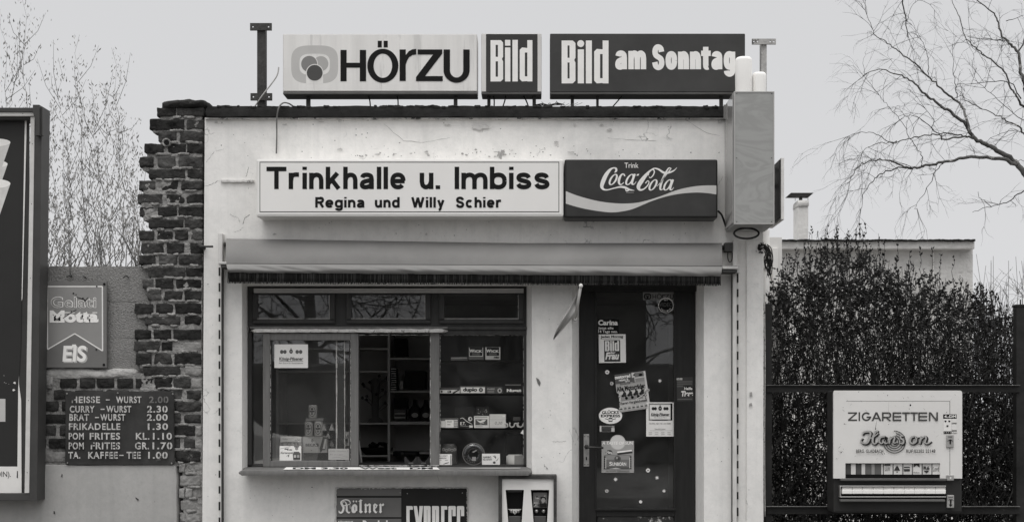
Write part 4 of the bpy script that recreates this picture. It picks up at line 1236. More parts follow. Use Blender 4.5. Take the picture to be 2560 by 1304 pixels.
# ------------------------------------------------------------------ ice cream sign
t = thing('ice_cream_sign', 'grey metal ice cream sign with a pennant outline, screwed to the concrete blocks', 'sign', (PX(186), .05, PZ(919)))
GY = .04
z2 = Z2
mb = MB()
mb.pbox(106, 703, 267, 919, GY, GY + .018, gm('sign_enamel_rim', lin(95) * KT, .45, var=.15), .002)
mb.build('panel', t)
mb = MB()
z = ZP(mb, z2, GY - .0003)
z.rect(200, 193, 492, 587, gm('worn_grey_enamel', lin(112) * 1.05, .42, var=.13, scale=4))
z.poly([(220, 215), (473, 215), (474, 511), (346, 432), (221, 504)], gm('worn_grey_enamel_pale', lin(138) * 1.05, .42, var=.10, scale=4))
LN = T(205)
for a, b in (((219, 214), (474, 214)), ((474, 214), (475, 512)), ((475, 512), (346, 432)), ((346, 432), (220, 505)), ((220, 505), (219, 214))):
    z.stroke([(*a, 5.5), (*b, 5.5)], LN, flat=True)
z.text('EIS', 294, 492, 406, 568, T(165), .035, .08)
z.text('EIS', 289, 487, 399, 562, T(218), .03, .08)
z.rect(334, 482, 352, 496, T(218))
GREYE = gm('worn_grey_enamel_pale', .2)
z.text('Gelati', 235, 261, 446, 313, LN, .035, 0, 1.06)
z.text('Gelati', 237, 264, 444, 311, GREYE, .006, 0, 1.09)
z.text('Motta', 230, 325, 456, 381, T(225), .055, 0, 1.0)
for q in ((230, 374, 298, 381), (288, 333, 345, 337), (385, 336, 405, 340), (428, 333, 450, 337)): z.rect(*q, T(220))
z.stroke([(292, 361, 3), (322, 340, 4), (354, 321, 2)], T(28)); z.stroke([(352, 262, 2), (388, 275, 5), (396, 284, 4)], T(28)); z.stroke([(390, 285, 3), (408, 264, 2)], T(28))
for q in ((340, 246), (352, 252), (384, 268), (448, 214), (210, 262), (446, 506), (330, 328), (256, 352)): z.ell(*q, rnd.uniform(2, 5), rnd.uniform(2, 4), T(36))
mb.build('enamel_face', t)
mb = MB()
for q in ((210, 203), (483, 203), (208, 577), (481, 576)):
    c = P(zx(Z2, q[0]), zy(Z2, q[1]), GY - .001)
    mb.lathe(c, [(.0075, 0), (.007, .003), (.003, .005)], T(34), 12, 'y')
mb.build('screw', t)

# ------------------------------------------------------------------ menu board
t = thing('menu_board', 'dark board stencilled with snack names and prices, screwed to the brickwork', 'sign', (PX(299), .03, PZ(1162)))
MY = .022
mb = MB()
x0_, y0_, x1_, y1_ = 162, 977, 436, 1162
lump(mb, PX(162.5, MY), PX(435.5, MY), MY, MY + .012, PZ(1161.5, MY), PZ(977, MY), gm('scuffed_dark_board', .042, .55, var=.5, scale=5, spec=.2, blotch=[(7, .66, .15)]), amp=.001, k=60, nx=30, nz=20)
mb.build('panel', t)
mb = MB()
z = ZP(mb, Z2, MY - .0028)
CHK = gm('worn_stencil_paint', .50, .8, var=.3, scale=40, blotch=[(34, .60, .10)])
FNT = gm('faint_stencil_paint', .16, .8, var=.4, scale=30)
BRD = gm('scuffed_dark_board', .06)
rows = [(722, 753, [('HEISSE', 332, 463), ('-', 490, 508), ('WURST', 537, 655)], [('2.00', 690, 780, 1)]),
        (765, 797, [('CURRY', 323, 438), ('-', 466, 484), ('WURST', 492, 608)], [('2.30', 681, 776)]),
        (803, 835, [('BRAT', 321, 412), ('-', 440, 458), ('WURST', 464, 580)], [('2.00', 680, 776)]),
        (846, 877, [('FRIKADELLE', 319, 557)], [('1.30', 684, 778)]),
        (890, 922, [('POM', 318, 388), ('FRITES', 415, 556)], [('KL.', 629, 692), ('1.10', 708, 796)]),
        (934, 967, [('POM', 318, 388), ('FRITES', 420, 556)], [('GR.', 625, 690), ('1.70', 706, 798)]),
        (978, 1010, [('TA.', 316, 372), ('KAFFEE', 408, 545), ('-', 552, 572), ('TEE', 586, 652)], [('1.00', 686, 776)])]
for (a, b, ws, ps) in rows:
    for wd in ws + ps:
        m_ = FNT if len(wd) > 3 else CHK
        if wd[0] == '-': z.rect(wd[1], (a + b) / 2 - 2, wd[2], (a + b) / 2 + 3, m_)
        else:
            z.text(wd[0], wd[1], a, wd[2], b, m_, .028, 0, 1.15)
            n = len(wd[0]); st = (wd[2] - wd[1]) / n
            for k in range(n):                                        # stencil bridges
                if wd[0][k] in 'EFRBPOUAS036729G' and rnd.random() < .65:
                    xx = wd[1] + st * (k + .42)
                    z.rect(xx - 1.3, a - 1, xx + 1.5, b + 1, BRD)
z.rect(325, 720, 343, 740, BRD); z.rect(414, 930, 432, 945, BRD)
mb.build('lettering', t)
mb = MB()
for q in ((310, 710), (800, 712), (312, 1030), (795, 1032), (545, 707)):
    mb.lathe(P(zx(Z2, q[0]), zy(Z2, q[1]), MY - .002), [(.006, 0), (.003, .004)], M_STEEL, 10, 'y')
mb.build('screw', t)

# ------------------------------------------------------------------ newspaper sign and sweet vending machine under the sill
t = thing('newspaper_sign', 'enamel newspaper sign in grey and black halves, sunk in the plaster below the window sill', 'sign', (PX(1003), 0, PZ(1500)))
NY = -.012
zE = (3.879, 780, 1150)
mb = MB()
lump(mb, PX(836, NY), PX(1171, NY), -.006, .0, PZ(1500, NY), PZ(1216, NY), gm('chalky_sign_surround', .62, .9, var=.25, scale=20), amp=.004, k=50, nx=60, nz=40, fr=40)
lump(mb, PX(841, NY), PX(1168, NY), NY + .001, .0, PZ(1497, NY), PZ(1219.5, NY), gm('sign_steel_back', .06, .6, var=.3), amp=.0025, k=60, nx=80, nz=50, fr=45)
mb.build('panel', t)
mb = MB()
GE = gm('grey_sign_enamel', lin(104) * 1.15, .42, var=.12, scale=5)
BE = gm('black_sign_enamel', lin(38) * 1.1, .42, var=.2, scale=5)
NF = NY - .0035
mb.rect(842, 1221, 1003, 1239, NF, GE); mb.rect(842, 1238, 1004, 1243, NF, BE); mb.rect(842, 1243, 1003, 1291, NF, GE); mb.rect(842, 1291, 1004, 1295.5, NF, BE)
mb.rect(843, 1295.5, 1003, 1495, NF, GE); mb.rect(1004, 1220, 1166.5, 1495, NF, BE)
z = ZP(mb, zE, NF)
for q in ((925, 320), (1458, 314), (855, 312)): z.ell(*q, 5, 5, T(150))
for i in range(26): z.rect(*(lambda a, b: (a, b, a + rnd.uniform(3, 14), b + rnd.uniform(2, 6)))(rnd.choice((rnd.uniform(236, 1500),)), rnd.choice((268, 270, 274))), gm('chalky_sign_surround', .62))
for i in range(18): z.rect(*(lambda a, b: (a, b, a + rnd.uniform(3, 7), b + rnd.uniform(4, 14)))(rnd.choice((1498, 1500)), rnd.uniform(280, 600)), gm('chalky_sign_surround', .62))
# condensed block capitals, running down out of the photograph
ST = T(214)
y0_, y1_ = 440, 1010
def blk(x0_, x1_, parts):
    st = 32; b = 36
    for k in parts:
        if k == 'l': z.rect(x0_, y0_, x0_ + st, y1_, ST)
        if k == 'r': z.rect(x1_ - st, y0_ + 8, x1_, (y0_ + y1_) / 2 + 10, ST)
        if k == 't': z.poly([(x0_, y0_ + (0 if 'l' in parts else 8)), (x0_ + (0 if 'l' in parts else 8), y0_), (x1_ - 8, y0_), (x1_, y0_ + 8), (x1_, y0_ + b), (x0_, y0_ + b)], ST)
        if k == 'm': z.rect(x0_ + 2, (y0_ + y1_) / 2 - b / 2, x1_, (y0_ + y1_) / 2 + b / 2, ST)
        if k == 'b': z.rect(x0_, y1_ - b, x1_, y1_, ST)
        if k == 'L': z.rect(x0_, y0_ + 8, x0_ + st, (y0_ + y1_) / 2 + 10, ST)
        if k == 'R': z.rect(x1_ - st, (y0_ + y1_) / 2, x1_, y1_, ST)
        if k == 'h': z.rect(x1_ - st, y0_ + 8, x1_, y0_ + 98, ST)
        if k == 'k': z.rect(x0_, y1_ - 98, x0_ + st, y1_, ST)
blk(915, 978, 'ltmb')
z.poly([(985, y0_), (1018, y0_), (1048, 640), (1090, y1_), (1056, y1_), (1026, 720)], ST); z.poly([(1042, y0_), (1077, y0_), (1022, y1_), (986, y1_), (1026, 700)], ST)
blk(1083, 1150, 'ltrm'); blk(1164, 1232, 'ltrmR'); blk(1252, 1312, 'ltmb'); blk(1322, 1394, 'LthmRbk'); blk(1405, 1476, 'LthmRbk')
# blackletter, broad pen
zF = (4.267, 820, 1190)
z = ZP(mb, zF, NF)
nx_, ny_ = 11, -7
def bl(*pts): z.nib(pts, nx_, ny_, ST)
z.stroke([(116, 362, 5), (122, 380, 16), (142, 384, 20), (158, 366, 22), (166, 330, 24), (150, 300, 24), (140, 275, 18), (158, 256, 14), (190, 247, 15), (222, 256, 14), (238, 278, 10), (234, 292, 8)], ST)
z.stroke([(150, 290, 8), (166, 268, 9), (186, 272, 10), (196, 296, 16), (198, 320, 20)], ST)
z.stroke([(200, 300, 20), (200, 340, 22), (202, 366, 22), (222, 386, 14), (236, 372, 6)], ST); z.stroke([(168, 310, 10), (200, 305, 10), (232, 292, 8)], ST); z.stroke([(232, 290, 4), (238, 340, 6)], ST)
bl((270, 304), (260, 320), (262, 366), (278, 384), (300, 366), (300, 318), (284, 300)); z.rect(262, 300, 282, 368, ST); z.rect(292, 316, 312, 366, ST); z.poly([(262, 304), (282, 290), (312, 314), (296, 326)], ST); z.poly([(262, 362), (282, 356), (300, 372), (284, 392)], ST)
z.poly([(262, 262), (272, 252), (282, 263), (272, 278)], ST); z.poly([(292, 262), (302, 252), (312, 263), (302, 278)], ST)
z.rect(336, 256, 358, 372, ST); z.poly([(322, 268), (346, 242), (370, 252), (352, 264)], ST); z.poly([(328, 372), (358, 362), (374, 374), (350, 392)], ST)
def minim(x): z.rect(x, 300, x + 21, 372, ST); z.poly([(x - 8, 304), (x + 10, 284), (x + 26, 302), (x + 8, 314)], ST); z.poly([(x - 7, 374), (x + 12, 360), (x + 27, 372), (x + 9, 392)], ST)
minim(392); minim(436); z.poly([(410, 304), (440, 284), (452, 296), (420, 318)], ST)
z.rect(482, 300, 503, 368, ST); z.poly([(478, 304), (500, 284), (532, 304), (512, 334), (503, 330), (512, 312), (496, 302)], ST); z.poly([(482, 362), (502, 356), (518, 376), (532, 366), (514, 392), (498, 386)], ST); z.stroke([(496, 344, 9), (522, 322, 8)], ST)
minim(550); z.poly([(568, 302), (590, 284), (600, 300), (586, 316), (572, 306)], ST)
z.text('KÖLNISCHE', 108, 466, 268, 500, ST, .02)
z.text('Rundschau', 370, 466, 740, 560, ST, .05)
mb.build('enamel_face', t)

t = thing('sweet_machine', 'white-fronted sweet vending machine with two tapering windows, below the right end of the sill', 'vending machine', (PX(1318, -.12), -.06, PZ(1540, -.12)))
VY = -.14
mb = MB()
mb.pbox(1246, 1187, 1255, 1540, VY, 0, M_RUST, .002); mb.pbox(1384, 1187, 1392, 1540, VY, 0, M_RUST, .002); mb.pbox(1255, 1187, 1384, 1196, VY, 0, M_RUST, .002); mb.pbox(1255, 1530, 1384, 1540, VY, 0, M_RUST, .002)
mb.pbox(1252, 1194, 1386, 1532, -.05, -.002, gm('dark_case_paint', .07))
mb.build('case', t)
mb = MB()
zG = (4.267, 820, 1190)
WP = gm('white_machine_front', .72, .45, var=.06, scale=5)
fy = VY + .012
xa, ya, xb, yb = 1251, 1196, 1386, 1532
def zp(x, y): return (x / 4.267 + 820, y / 4.267 + 1190)
wl = [zp(1895, 142), zp(2090, 142), zp(2056, 640), zp(1936, 640)]; wr = [zp(2164, 142), zp(2360, 142), zp(2326, 640), zp(2206, 640)]
yb1 = wl[2][1]
for q in ([(xa, ya), (xb, ya), (xb, wl[0][1]), (xa, wl[0][1])], [(xa, wl[0][1]), wl[0], wl[3], (xa, yb1)], [wl[1], wr[0], wr[3], wl[2]], [wr[1], (xb, wl[0][1]), (xb, yb1), wr[2]], [(xa, yb1), (xb, yb1), (xb, yb), (xa, yb)]): mb.poly(q, fy, WP, False)
mb.build('front', t)
for k, wd in enumerate((wl, wr)):
    mb = MB()
    by = fy + .035
    mb.poly([(wd[0][0] - 2, wd[0][1] - 2), (wd[1][0] + 2, wd[1][1] - 2), (wd[1][0] + 2, wd[2][1] + 2), (wd[0][0] - 2, wd[2][1] + 2)], by, T(30))
    xc = (wd[0][0] + wd[1][0]) / 2
    if k == 0:
        for i in range(70):
            x_, y_ = rnd.gauss(xc, 9), rnd.uniform(1247, 1272)
            if abs(x_ - xc) > 19: continue
            mb.stroke([(x_, y_, 1.2), (x_ + rnd.uniform(-4, 4), y_ + rnd.uniform(-3, 3), 1.0), (x_ + rnd.uniform(-6, 6), y_ + rnd.uniform(-4, 4), .6)], by + .012, T(rnd.choice((60, 90, 140, 190))), 3)
        mb.rect(xc - 18, 1226, xc + 18, 1229, by, T(80)); mb.poly([(xc - 17, 1271), (xc + 17, 1271), (xc, 1284)], by, T(190)); mb.text('5', xc - 2.5, 1276, xc + 2.5, 1282, by, INK, .02)
    else:
        mb.rect(xc - 17, 1230, xc + 18, 1267, by, T(120))
        for i in range(26): mb.ell(rnd.uniform(xc - 15, xc + 15), rnd.uniform(1238, 1265), rnd.uniform(1.2, 4), rnd.uniform(1.2, 4), by, T(rnd.choice((50, 70, 150, 180))), 9)
    if k == 1: mb.ell(xc + 8, 1245, 7, 5, by, T(34)); mb.ell(xc + 8, 1249, 5, 6, by, T(150)); mb.rect(xc - 1, 1257, xc + 17, 1266, by, T(44))
    for s_ in (-1, 1):
        c = P(xc + s_ * 9, 1277, by - .012); mb.lathe(c, [(.012, -.01), (.011, 0), (.006, .007)], M_STEEL, 14, 'y')
    mb.pbox(xc - 15, 1289, xc + 15, 1340, fy + .012, fy + .034, gm('grey_coin_plate', .12, .4, metal=.5), .003)
    mb.build('dispenser_window', t)

# ------------------------------------------------------------------ steel fence frame
t = thing('steel_fence', 'dark steel fence frame of two posts and two flat rails, in front of the hedge', 'fence', (PX(2225, .06), .08, 0))
M_FE = gm('dark_fence_paint', .022, .5, var=.35, scale=7, bump=.2, blotch=[(10, .68, .16)])
FY = .04
for (a, c, b) in ((1914, 1930, 758), (2541, 2562, 762)):
    mb = MB(); mb.pbox(a, b, c, 1610, FY, FY + .06, M_FE, .003)
    if a > 2000: mb.pbox(a - 1, b - 2, c + 1, b + 4, FY - .004, FY + .064, M_FE, .003); mb.tube([P(2551, 760, FY + .03), P(2551, 748, FY + .03)], .004, M_FE, 6)
    mb.build('post', t)
for (a, b) in ((963, 980), (1266, 1284)):
    mb = MB(); mb.pbox(1917, b - 1.5 if 0 else a, 2551, b, FY - .012, FY - .001, M_FE, .002)
    mb.pbox(1917, a - 1.5, 2551, a, FY - .03, FY - .001, gm('worn_rail_edge', .13, .4, var=.4, scale=9), .001)
    mb.build('rail', t)
cable('bleached_edge_strip', 'pale peeling strip running down the right corner of the kiosk beside the fence post', 'strip', [(1911, 735, .02), (1912.5, 900, .02), (1911.5, 1100, .02), (1912.5, 1290, .02)], .0035, M_PUTTY, 5)

# ------------------------------------------------------------------ cigarette machine
CY = -.17
t = thing('cigarette_machine', 'white and dark cigarette vending machine with a row of packs, hung on the steel fence', 'vending machine', (PX(2244, CY), -.07, PZ(1281, CY)))
zH = (3.791, 2070, 960)
def zq(x, y): return (x / 3.791 + 2070, y / 3.791 + 960)
M_CB = gm('dark_machine_body', .026, .42, var=.2, scale=3, spec=.3)
M_CW = gm('scuffed_white_enamel', .72, .35, var=.05, scale=3, spec=.5, blotch=[(7, .67, .45), (16, .70, .25)])
mb = MB()
mb.pbox(2083.5, 976, 2405.5, 1281, CY + .0162, FY - .014, M_CB, .012)
mb.build('body', t)
mb = MB()                                                       # white door with the pack slot cut out
x0_, y0_ = zq(52, 58); x1_, y1_ = zq(1272, 890); sx0, sy0 = zq(165, 746); sx1, sy1 = zq(1063, 890)
def rc(cx, cy, r_, a0, a1): return [(cx + r_ * math.cos(R(a0 + (a1 - a0) * i / 5)), cy + r_ * math.sin(R(a0 + (a1 - a0) * i / 5))) for i in range(6)]
ol = [(x0_, y1_)] + rc(x0_ + 6, y0_ + 6, 6, 180, 270) + rc(x1_ - 6, y0_ + 6, 6, 270, 360) + [(x1_, y1_), (sx1, y1_), (sx1, sy0), (sx0, sy0), (sx0, y1_)]
mb.prism([(PX(x, CY), PZ(y, CY)) for x, y in ol], CY, CY + .016, M_CW)
wd = mb.build('door', t)
mb = MB()
z = ZP(mb, zH, CY - .0004)
DG = T(70)
z.rect(172, 157, 1157, 160, T(60)); z.rect(1153, 157, 1157, 860, T(60))
def zs(p, w_=15): z.stroke([(x, y, w_) for x, y in p], DG, flat=True)
# geometric capitals
yT, yB_, wst = 263, 346, 15
def LT(ch, x0_, x1_):
    m_ = (yT + yB_) / 2
    if ch == 'Z': z.rect(x0_, yT, x1_, yT + wst, DG); z.rect(x0_, yB_ - wst, x1_, yB_, DG); z.poly([(x1_ - 22, yT + 14), (x1_, yT + 14), (x0_ + 22, yB_ - 14), (x0_, yB_ - 14)], DG)
    if ch == 'I': z.rect(x0_, yT, x1_, yB_, DG)
    if ch in 'ER': z.rect(x0_, yT, x0_ + wst, yB_, DG)
    if ch == 'E': [z.rect(x0_, a, x1_, a + wst, DG) for a in (yT, m_ - wst / 2, yB_ - wst)]
    if ch == 'T': z.rect(x0_, yT, x1_, yT + wst, DG); z.rect((x0_ + x1_ - wst) / 2, yT, (x0_ + x1_ + wst) / 2, yB_, DG)
    if ch == 'R':
        z.rect(x0_, yT, x1_ - 22, yT + wst, DG); z.rect(x0_, m_, x1_ - 22, m_ + wst, DG); z.ring(x1_ - 25, (yT + m_ + wst) / 2, 25, (m_ + wst - yT) / 2, 10, (m_ - wst - yT) / 2, DG, -90, 90)
        z.poly([(x0_ + 34, m_ + 12), (x0_ + 54, m_ + 12), (x1_ + 2, yB_), (x1_ - 20, yB_)], DG)
    if ch == 'A':
        c = (x0_ + x1_) / 2
        z.poly([(c - 9, yT), (c + 9, yT), (x1_, yB_), (x1_ - 18, yB_)], DG); z.poly([(c - 9, yT), (c + 9, yT), (x0_ + 18, yB_), (x0_, yB_)], DG); z.rect(x0_ + 22, yB_ - 32, x1_ - 22, yB_ - 19, DG)
    if ch == 'N': z.rect(x0_, yT, x0_ + wst, yB_, DG); z.rect(x1_ - wst, yT, x1_, yB_, DG); z.poly([(x0_ + 2, yT), (x0_ + 20, yT), (x1_ - 2, yB_), (x1_ - 20, yB_)], DG)
    if ch == 'G': z.ring((x0_ + x1_) / 2, m_, (x1_ - x0_) / 2, (yB_ - yT) / 2, (x1_ - x0_) / 2 - wst, (yB_ - yT) / 2 - wst, DG, 0, 318); z.rect((x0_ + x1_) / 2 + 2, m_ - 2, x1_ + 2, m_ + 12, DG)
for ch, a, c in (('Z', 190, 276), ('I', 290, 304), ('G', 320, 408), ('A', 412, 506), ('R', 512, 600), ('E', 612, 695), ('T', 702, 776), ('T', 780, 852), ('E', 856, 940), ('N', 956, 1042)): LT(ch, a, c)
for k in range(4):                                              # spiral
    r_ = 36 + k * 21
    z.ring(630, 545, r_ + 9, r_ + 9, r_, r_, DG, -92 if k == 3 else -80, 40 if k == 3 else 40)
    z.ring(630, 545, r_ + 9, r_ + 9, r_, r_, DG, 40, 185)
SH, HI = T(50), T(150)
def scr(p, w_=26):
    z.stroke([(x + 10, y + 7, q * 1.15) for x, y, q in p], SH)
    z.stroke([(x + 3, y + 2, q * 1.1) for x, y, q in p], SH)
    return p
S = [scr(p) for p in ([(326, 478, 12), (345, 452, 22), (400, 452, 22), (396, 500, 26), (372, 552, 26), (330, 556, 18), (312, 530, 12), (332, 512, 8)],
     [(476, 446, 20), (452, 450, 24), (428, 500, 26), (424, 548, 24), (446, 564, 16), (470, 546, 8)], [(374, 520, 12), (430, 500, 12), (478, 462, 14)],
     [(540, 494, 20), (500, 502, 22), (486, 540, 22), (508, 560, 16), (540, 530, 16), (548, 494, 20), (540, 556, 20), (572, 552, 8)],
     [(592, 494, 20), (580, 560, 22)], [(586, 530, 10), (618, 496, 18), (632, 508, 22), (622, 552, 20), (652, 552, 8)],
     [(716, 492, 16), (694, 486, 18), (690, 510, 22), (716, 530, 22), (710, 560, 20), (676, 558, 12)],
     [(820, 494, 20), (790, 504, 22), (780, 544, 22), (804, 562, 18), (836, 540, 20), (832, 502, 18), (816, 494, 12)], [(836, 512, 8), (866, 500, 8)],
     [(884, 492, 20), (868, 562, 22)], [(876, 530, 10), (914, 494, 18), (930, 508, 22), (920, 552, 20), (950, 560, 14), (982, 540, 5)])]
for p in S: z.stroke([(x - 1, y - 2, q * .74) for x, y, q in p], HI)
z.text('BERG. GLADBACH', 268, 615, 523, 648, INK, .02, 0, 1.15)
z.text('RUF:02202 32148', 742, 614, 1018, 647, INK, .02, 0, 1.15)
SC_ = T(120)
for i in range(60):                                             # scrapes and rust nicks
    x_, y_ = rnd.choice(((rnd.gauss(110, 35), rnd.gauss(650, 70)), (rnd.gauss(520, 60), rnd.gauss(650, 40)), (rnd.uniform(70, 1240), rnd.uniform(70, 240)), (rnd.uniform(70, 1240), rnd.uniform(360, 740))))
    a_ = rnd.choice((.9, .9, -1.0)); l_ = rnd.uniform(4, 26)
    if 60 < x_ < 1255 and 66 < y_ < 735: z.stroke([(x_, y_, .6), (x_ + l_ * .5, y_ + l_ * .5 * a_, rnd.uniform(1.5, 5)), (x_ + l_, y_ + l_ * a_, .6)], T(rnd.choice((90, 140, 160, 170))), 3)
for (x_, y_, r_) in ((565, 104, 5), (780, 198, 11), (452, 420, 6), (144, 218, 3), (155, 374, 6), (168, 378, 4), (1124, 264, 4), (125, 642, 6), (576, 378, 4), (770, 232, 5), (716, 132, 4), (536, 655, 5)): z.poly([(x_ + r_ * rnd.uniform(.4, 1.1) * math.cos(k), y_ + r_ * 1.3 * rnd.uniform(.5, 1.2) * math.sin(k)) for k in (0, 1, 2, 3, 4, 5.2)], T(34))
z.stroke([(576, 170, 1), (574, 260, 2), (578, 300, 3), (574, 340, 1)], T(130)); z.stroke([(462, 345, 1), (452, 400, 4), (448, 430, 5)], T(60))
mb.build('lettering', wd)
mb = MB()
z = ZP(mb, zH, CY + .0158)
z.rect(160, 740, 1068, 900, T(26))
z = ZP(mb, zH, CY + .0150)
for k in range(10):
    a = 170 + k * 92
    z.rect(a - 8, 752, a + 60, 852, T((74, 78, 92, 90, 190, 196, 186, 198, 186, 200)[k])); z.rect(a + 60, 752, a + 70, 852, T(196)); z.rect(a + 70, 752, a + 78, 852, T(150))
z.rect(218, 752, 262, 852, T(188)); z.rect(318, 752, 352, 852, T(184)); z.rect(412, 752, 442, 852, T(130))
z.text('LUX', 540, 782, 588, 816, T(60), .0); z.rect(536, 752, 592, 770, T(80)); z.poly([(655, 765), (685, 815), (625, 815)], T(60)); z.ell(655, 828, 6, 6, T(60))
z.rect(720, 780, 776, 822, T(60)); z.rect(720, 792, 776, 800, T(180)); z.poly([(812, 752), (868, 752), (868, 785), (840, 765), (812, 785)], T(60)); z.text('Marlboro', 812, 826, 868, 842, T(60), .0)
z.text('R6', 906, 775, 962, 808, T(50), .03); z.poly([(906, 815), (962, 815), (934, 842)], T(60)); z.text('Lord', 996, 778, 1050, 822, T(60), .0)
z.rect(160, 854, 1068, 890, T(34))
mb.build('pack_row', t)
mb = MB()
mb.pbox(*zq(120, 890), *zq(1120, 914), CY - .02, CY + .02, gm('grey_machine_lip', .11, .4, var=.2), .005)
mb.pbox(*zq(118, 1088), *zq(1112, 1112), CY - .02, CY + .02, gm('grey_machine_lip', .11, .4), .005)
mb.build('lip', t)
mb = MB()
CHR = gm('dull_chrome', .62, .3, metal=.85)
mb.pbox(*zq(112, 958), *zq(1120, 968), CY - .012, CY + .02, CHR, .003); mb.pbox(*zq(112, 1060), *zq(1120, 1070), CY - .012, CY + .02, CHR, .003)
mb.pbox(*zq(112, 966), *zq(124, 1064), CY - .012, CY + .02, CHR, .003)
mb.pbox(*zq(124, 968), *zq(1118, 1062), CY + .004, CY + .02, T(40))
mb.build('drawer_frame', t)
for k in range(10):
    mb = MB(); a = 134 + k * 98.4
    mb.pbox(*zq(a, 972), *zq(a + 96, 996), CY - .006, CY + .004, gm('brushed_drawer', .5, .45, metal=.3), .002)
    mb.pbox(*zq(a, 996), *zq(a + 97.6, 1036), CY - .020, CY + .004, gm('white_drawer_front', .86, .35), .003)
    mb.build('drawer', t)
for nm, q, cut in (('lock_plate', (1126, 858, 1194, 910), 0), ('coin_slot', (1124, 476, 1192, 596), 1), ('coin_return', (1130, 1048, 1196, 1168), 2)):
    mb = MB()
    mb.pbox(*zq(q[0], q[1]), *zq(q[2], q[3]), CY - .010, CY + .012, gm('worn_alloy', .42, .4, var=.2, scale=25, metal=.4), .003)
    z = ZP(mb, zH, CY - .0108)
    cx_ = (q[0] + q[2]) / 2
    if cut == 0: z.ell(cx_ + 2, 884, 8, 8, T(210))
    elif cut == 1: z.poly([(cx_ - 30, 538), (cx_, 518), (cx_ + 30, 538), (cx_ + 8, 534), (cx_ + 8, 566), (cx_ - 6, 566), (cx_ - 6, 534)], T(40)); z.rect(cx_ - 18, 492, cx_ + 18, 500, T(70))
    else: z.poly([(cx_ - 30, 1100), (cx_ - 10, 1086), (cx_ + 14, 1086), (cx_ + 32, 1102), (cx_ + 10, 1094), (cx_ + 6, 1136), (cx_ + 18, 1136), (cx_, 1160), (cx_ - 18, 1136), (cx_ - 6, 1136), (cx_ - 8, 1094)], T(30)); z.rect(cx_ - 22, 1064, cx_ + 22, 1072, T(90))
    mb.build(nm, t)
mb = MB()
z = ZP(mb, zH, CY - .0008)
z.rect(1092, 283, 1220, 325, T(34)); z.text('4.-DM', 1102, 290, 1214, 316, T(215), .03); z.rect(1096, 325, 1170, 445, T(205)); z.rect(1172, 325, 1220, 466, T(200)); z.rect(1096, 443, 1170, 468, T(40))
for y_ in (362, 370, 432, 440, 456): z.rect(1172, y_, 1220, y_ + 5, T(60))
for q in ((1114, 346), (1150, 346), (1132, 392)): z.ell(q[0] - 4, q[1], 6, 6, INK); z.ell(q[0] + 4, q[1], 6, 6, INK); z.poly([(q[0] - 10, q[1] + 2), (q[0] + 10, q[1] + 2), (q[0], q[1] + 13)], INK)
for k in range(4): z.ell(1106 + k * 18, 456, 5, 5, T(150))
mb.build('price_label', t)
# ------------------------------------------------------------------ stickers and posters on the door glass
CYD = DY + .014
def card(name, label, cat, a, b, c, d_, tone, draw=None, Y=CYD, group=None, rot=0, shape='rect', mat=None):
    m_ = MB()
    base = mat or (T(tone) if tone is not None else None)
    if base is not None:
        if shape == 'rect':
            m_.box(PX(a, Y), PX(c, Y), Y, Y + .0012, PZ(d_, Y), PZ(b, Y), base)
        else:
            n = 36; cx_, cy_ = (a + c) / 2, (b + d_) / 2
            m_.prism([(PX(cx_ + (c - a) / 2 * math.cos(2 * math.pi * i / n), Y), PZ(cy_ + (d_ - b) / 2 * math.sin(2 * math.pi * i / n), Y)) for i in range(n)], Y, Y + .0012, base)
    if draw: draw(m_)
    if rot: m_.turn(rot, (a + c) / 2, (b + d_) / 2, Y)
    return m_.top(name, label, cat, group)
zI = (5.432, 1480, 720); zJ = (4.657, 1480, 920)
KW, KG, KD_ = T(205), T(120), T(30)
def dr(m_):
    z = ZP(m_, zI, CYD)
    z.ring(755, 112, 50, 40, 34, 26, KD_, e=3); z.ell(742, 105, 14, 14, T(70)); z.ell(768, 105, 14, 14, T(80)); z.ell(755, 125, 15, 15, KD_)
    for s_, a, c, b in (('H', 822, 870, 84), ('Ö', 880, 948, 64), ('r', 954, 990, 84), ('Z', 986, 1050, 84), ('U', 1060, 1108, 84)): z.text(s_, a, b, c, 146, KD_, .0)
card('window_sticker', 'oblong grey sticker with dark letters in the top right corner of the door glass', 'sticker', 1607.5, 730, 1686, 749.5, 118, dr)
def dr(m_):
    z = ZP(m_, zI, CYD - .004)
    z.ell(1004, 235, 95, 92, T(34)); z.text('MIT', 978, 152, 1032, 170, T(190), .02); z.text('VIDEO', 916, 196, 1094, 250, T(95), -.004)
    for k, ch in enumerate('SERVICE'):
        a = R(140 - k * 16.6); z.text(ch, 1004 + 76 * math.cos(a) - 8, 235 + 74 * math.sin(a) - 10, 1004 + 76 * math.cos(a) + 8, 235 + 74 * math.sin(a) + 10, T(190), .02)
card('window_sticker', 'round dark sticker with pale rim, below the oblong grey one on the door glass', 'sticker', 1645.5, 743.5, 1684.5, 781.5, 200, dr, shape='ell', Y=CYD - .004)
def dr(m_):
    z = ZP(m_, zI, CYD)
    z.text('Carina', 84, 430, 352, 503, T(214), .04); z.text('Jetzt alle', 82, 524, 292, 566, T(205), .02); z.text('14 Tage neu.', 84, 568, 348, 616, T(205), .02)
card('window_sticker', 'dark sticker with three lines of white lettering at the upper left of the door glass', 'sticker', 1494, 797, 1547, 834, 30, dr)
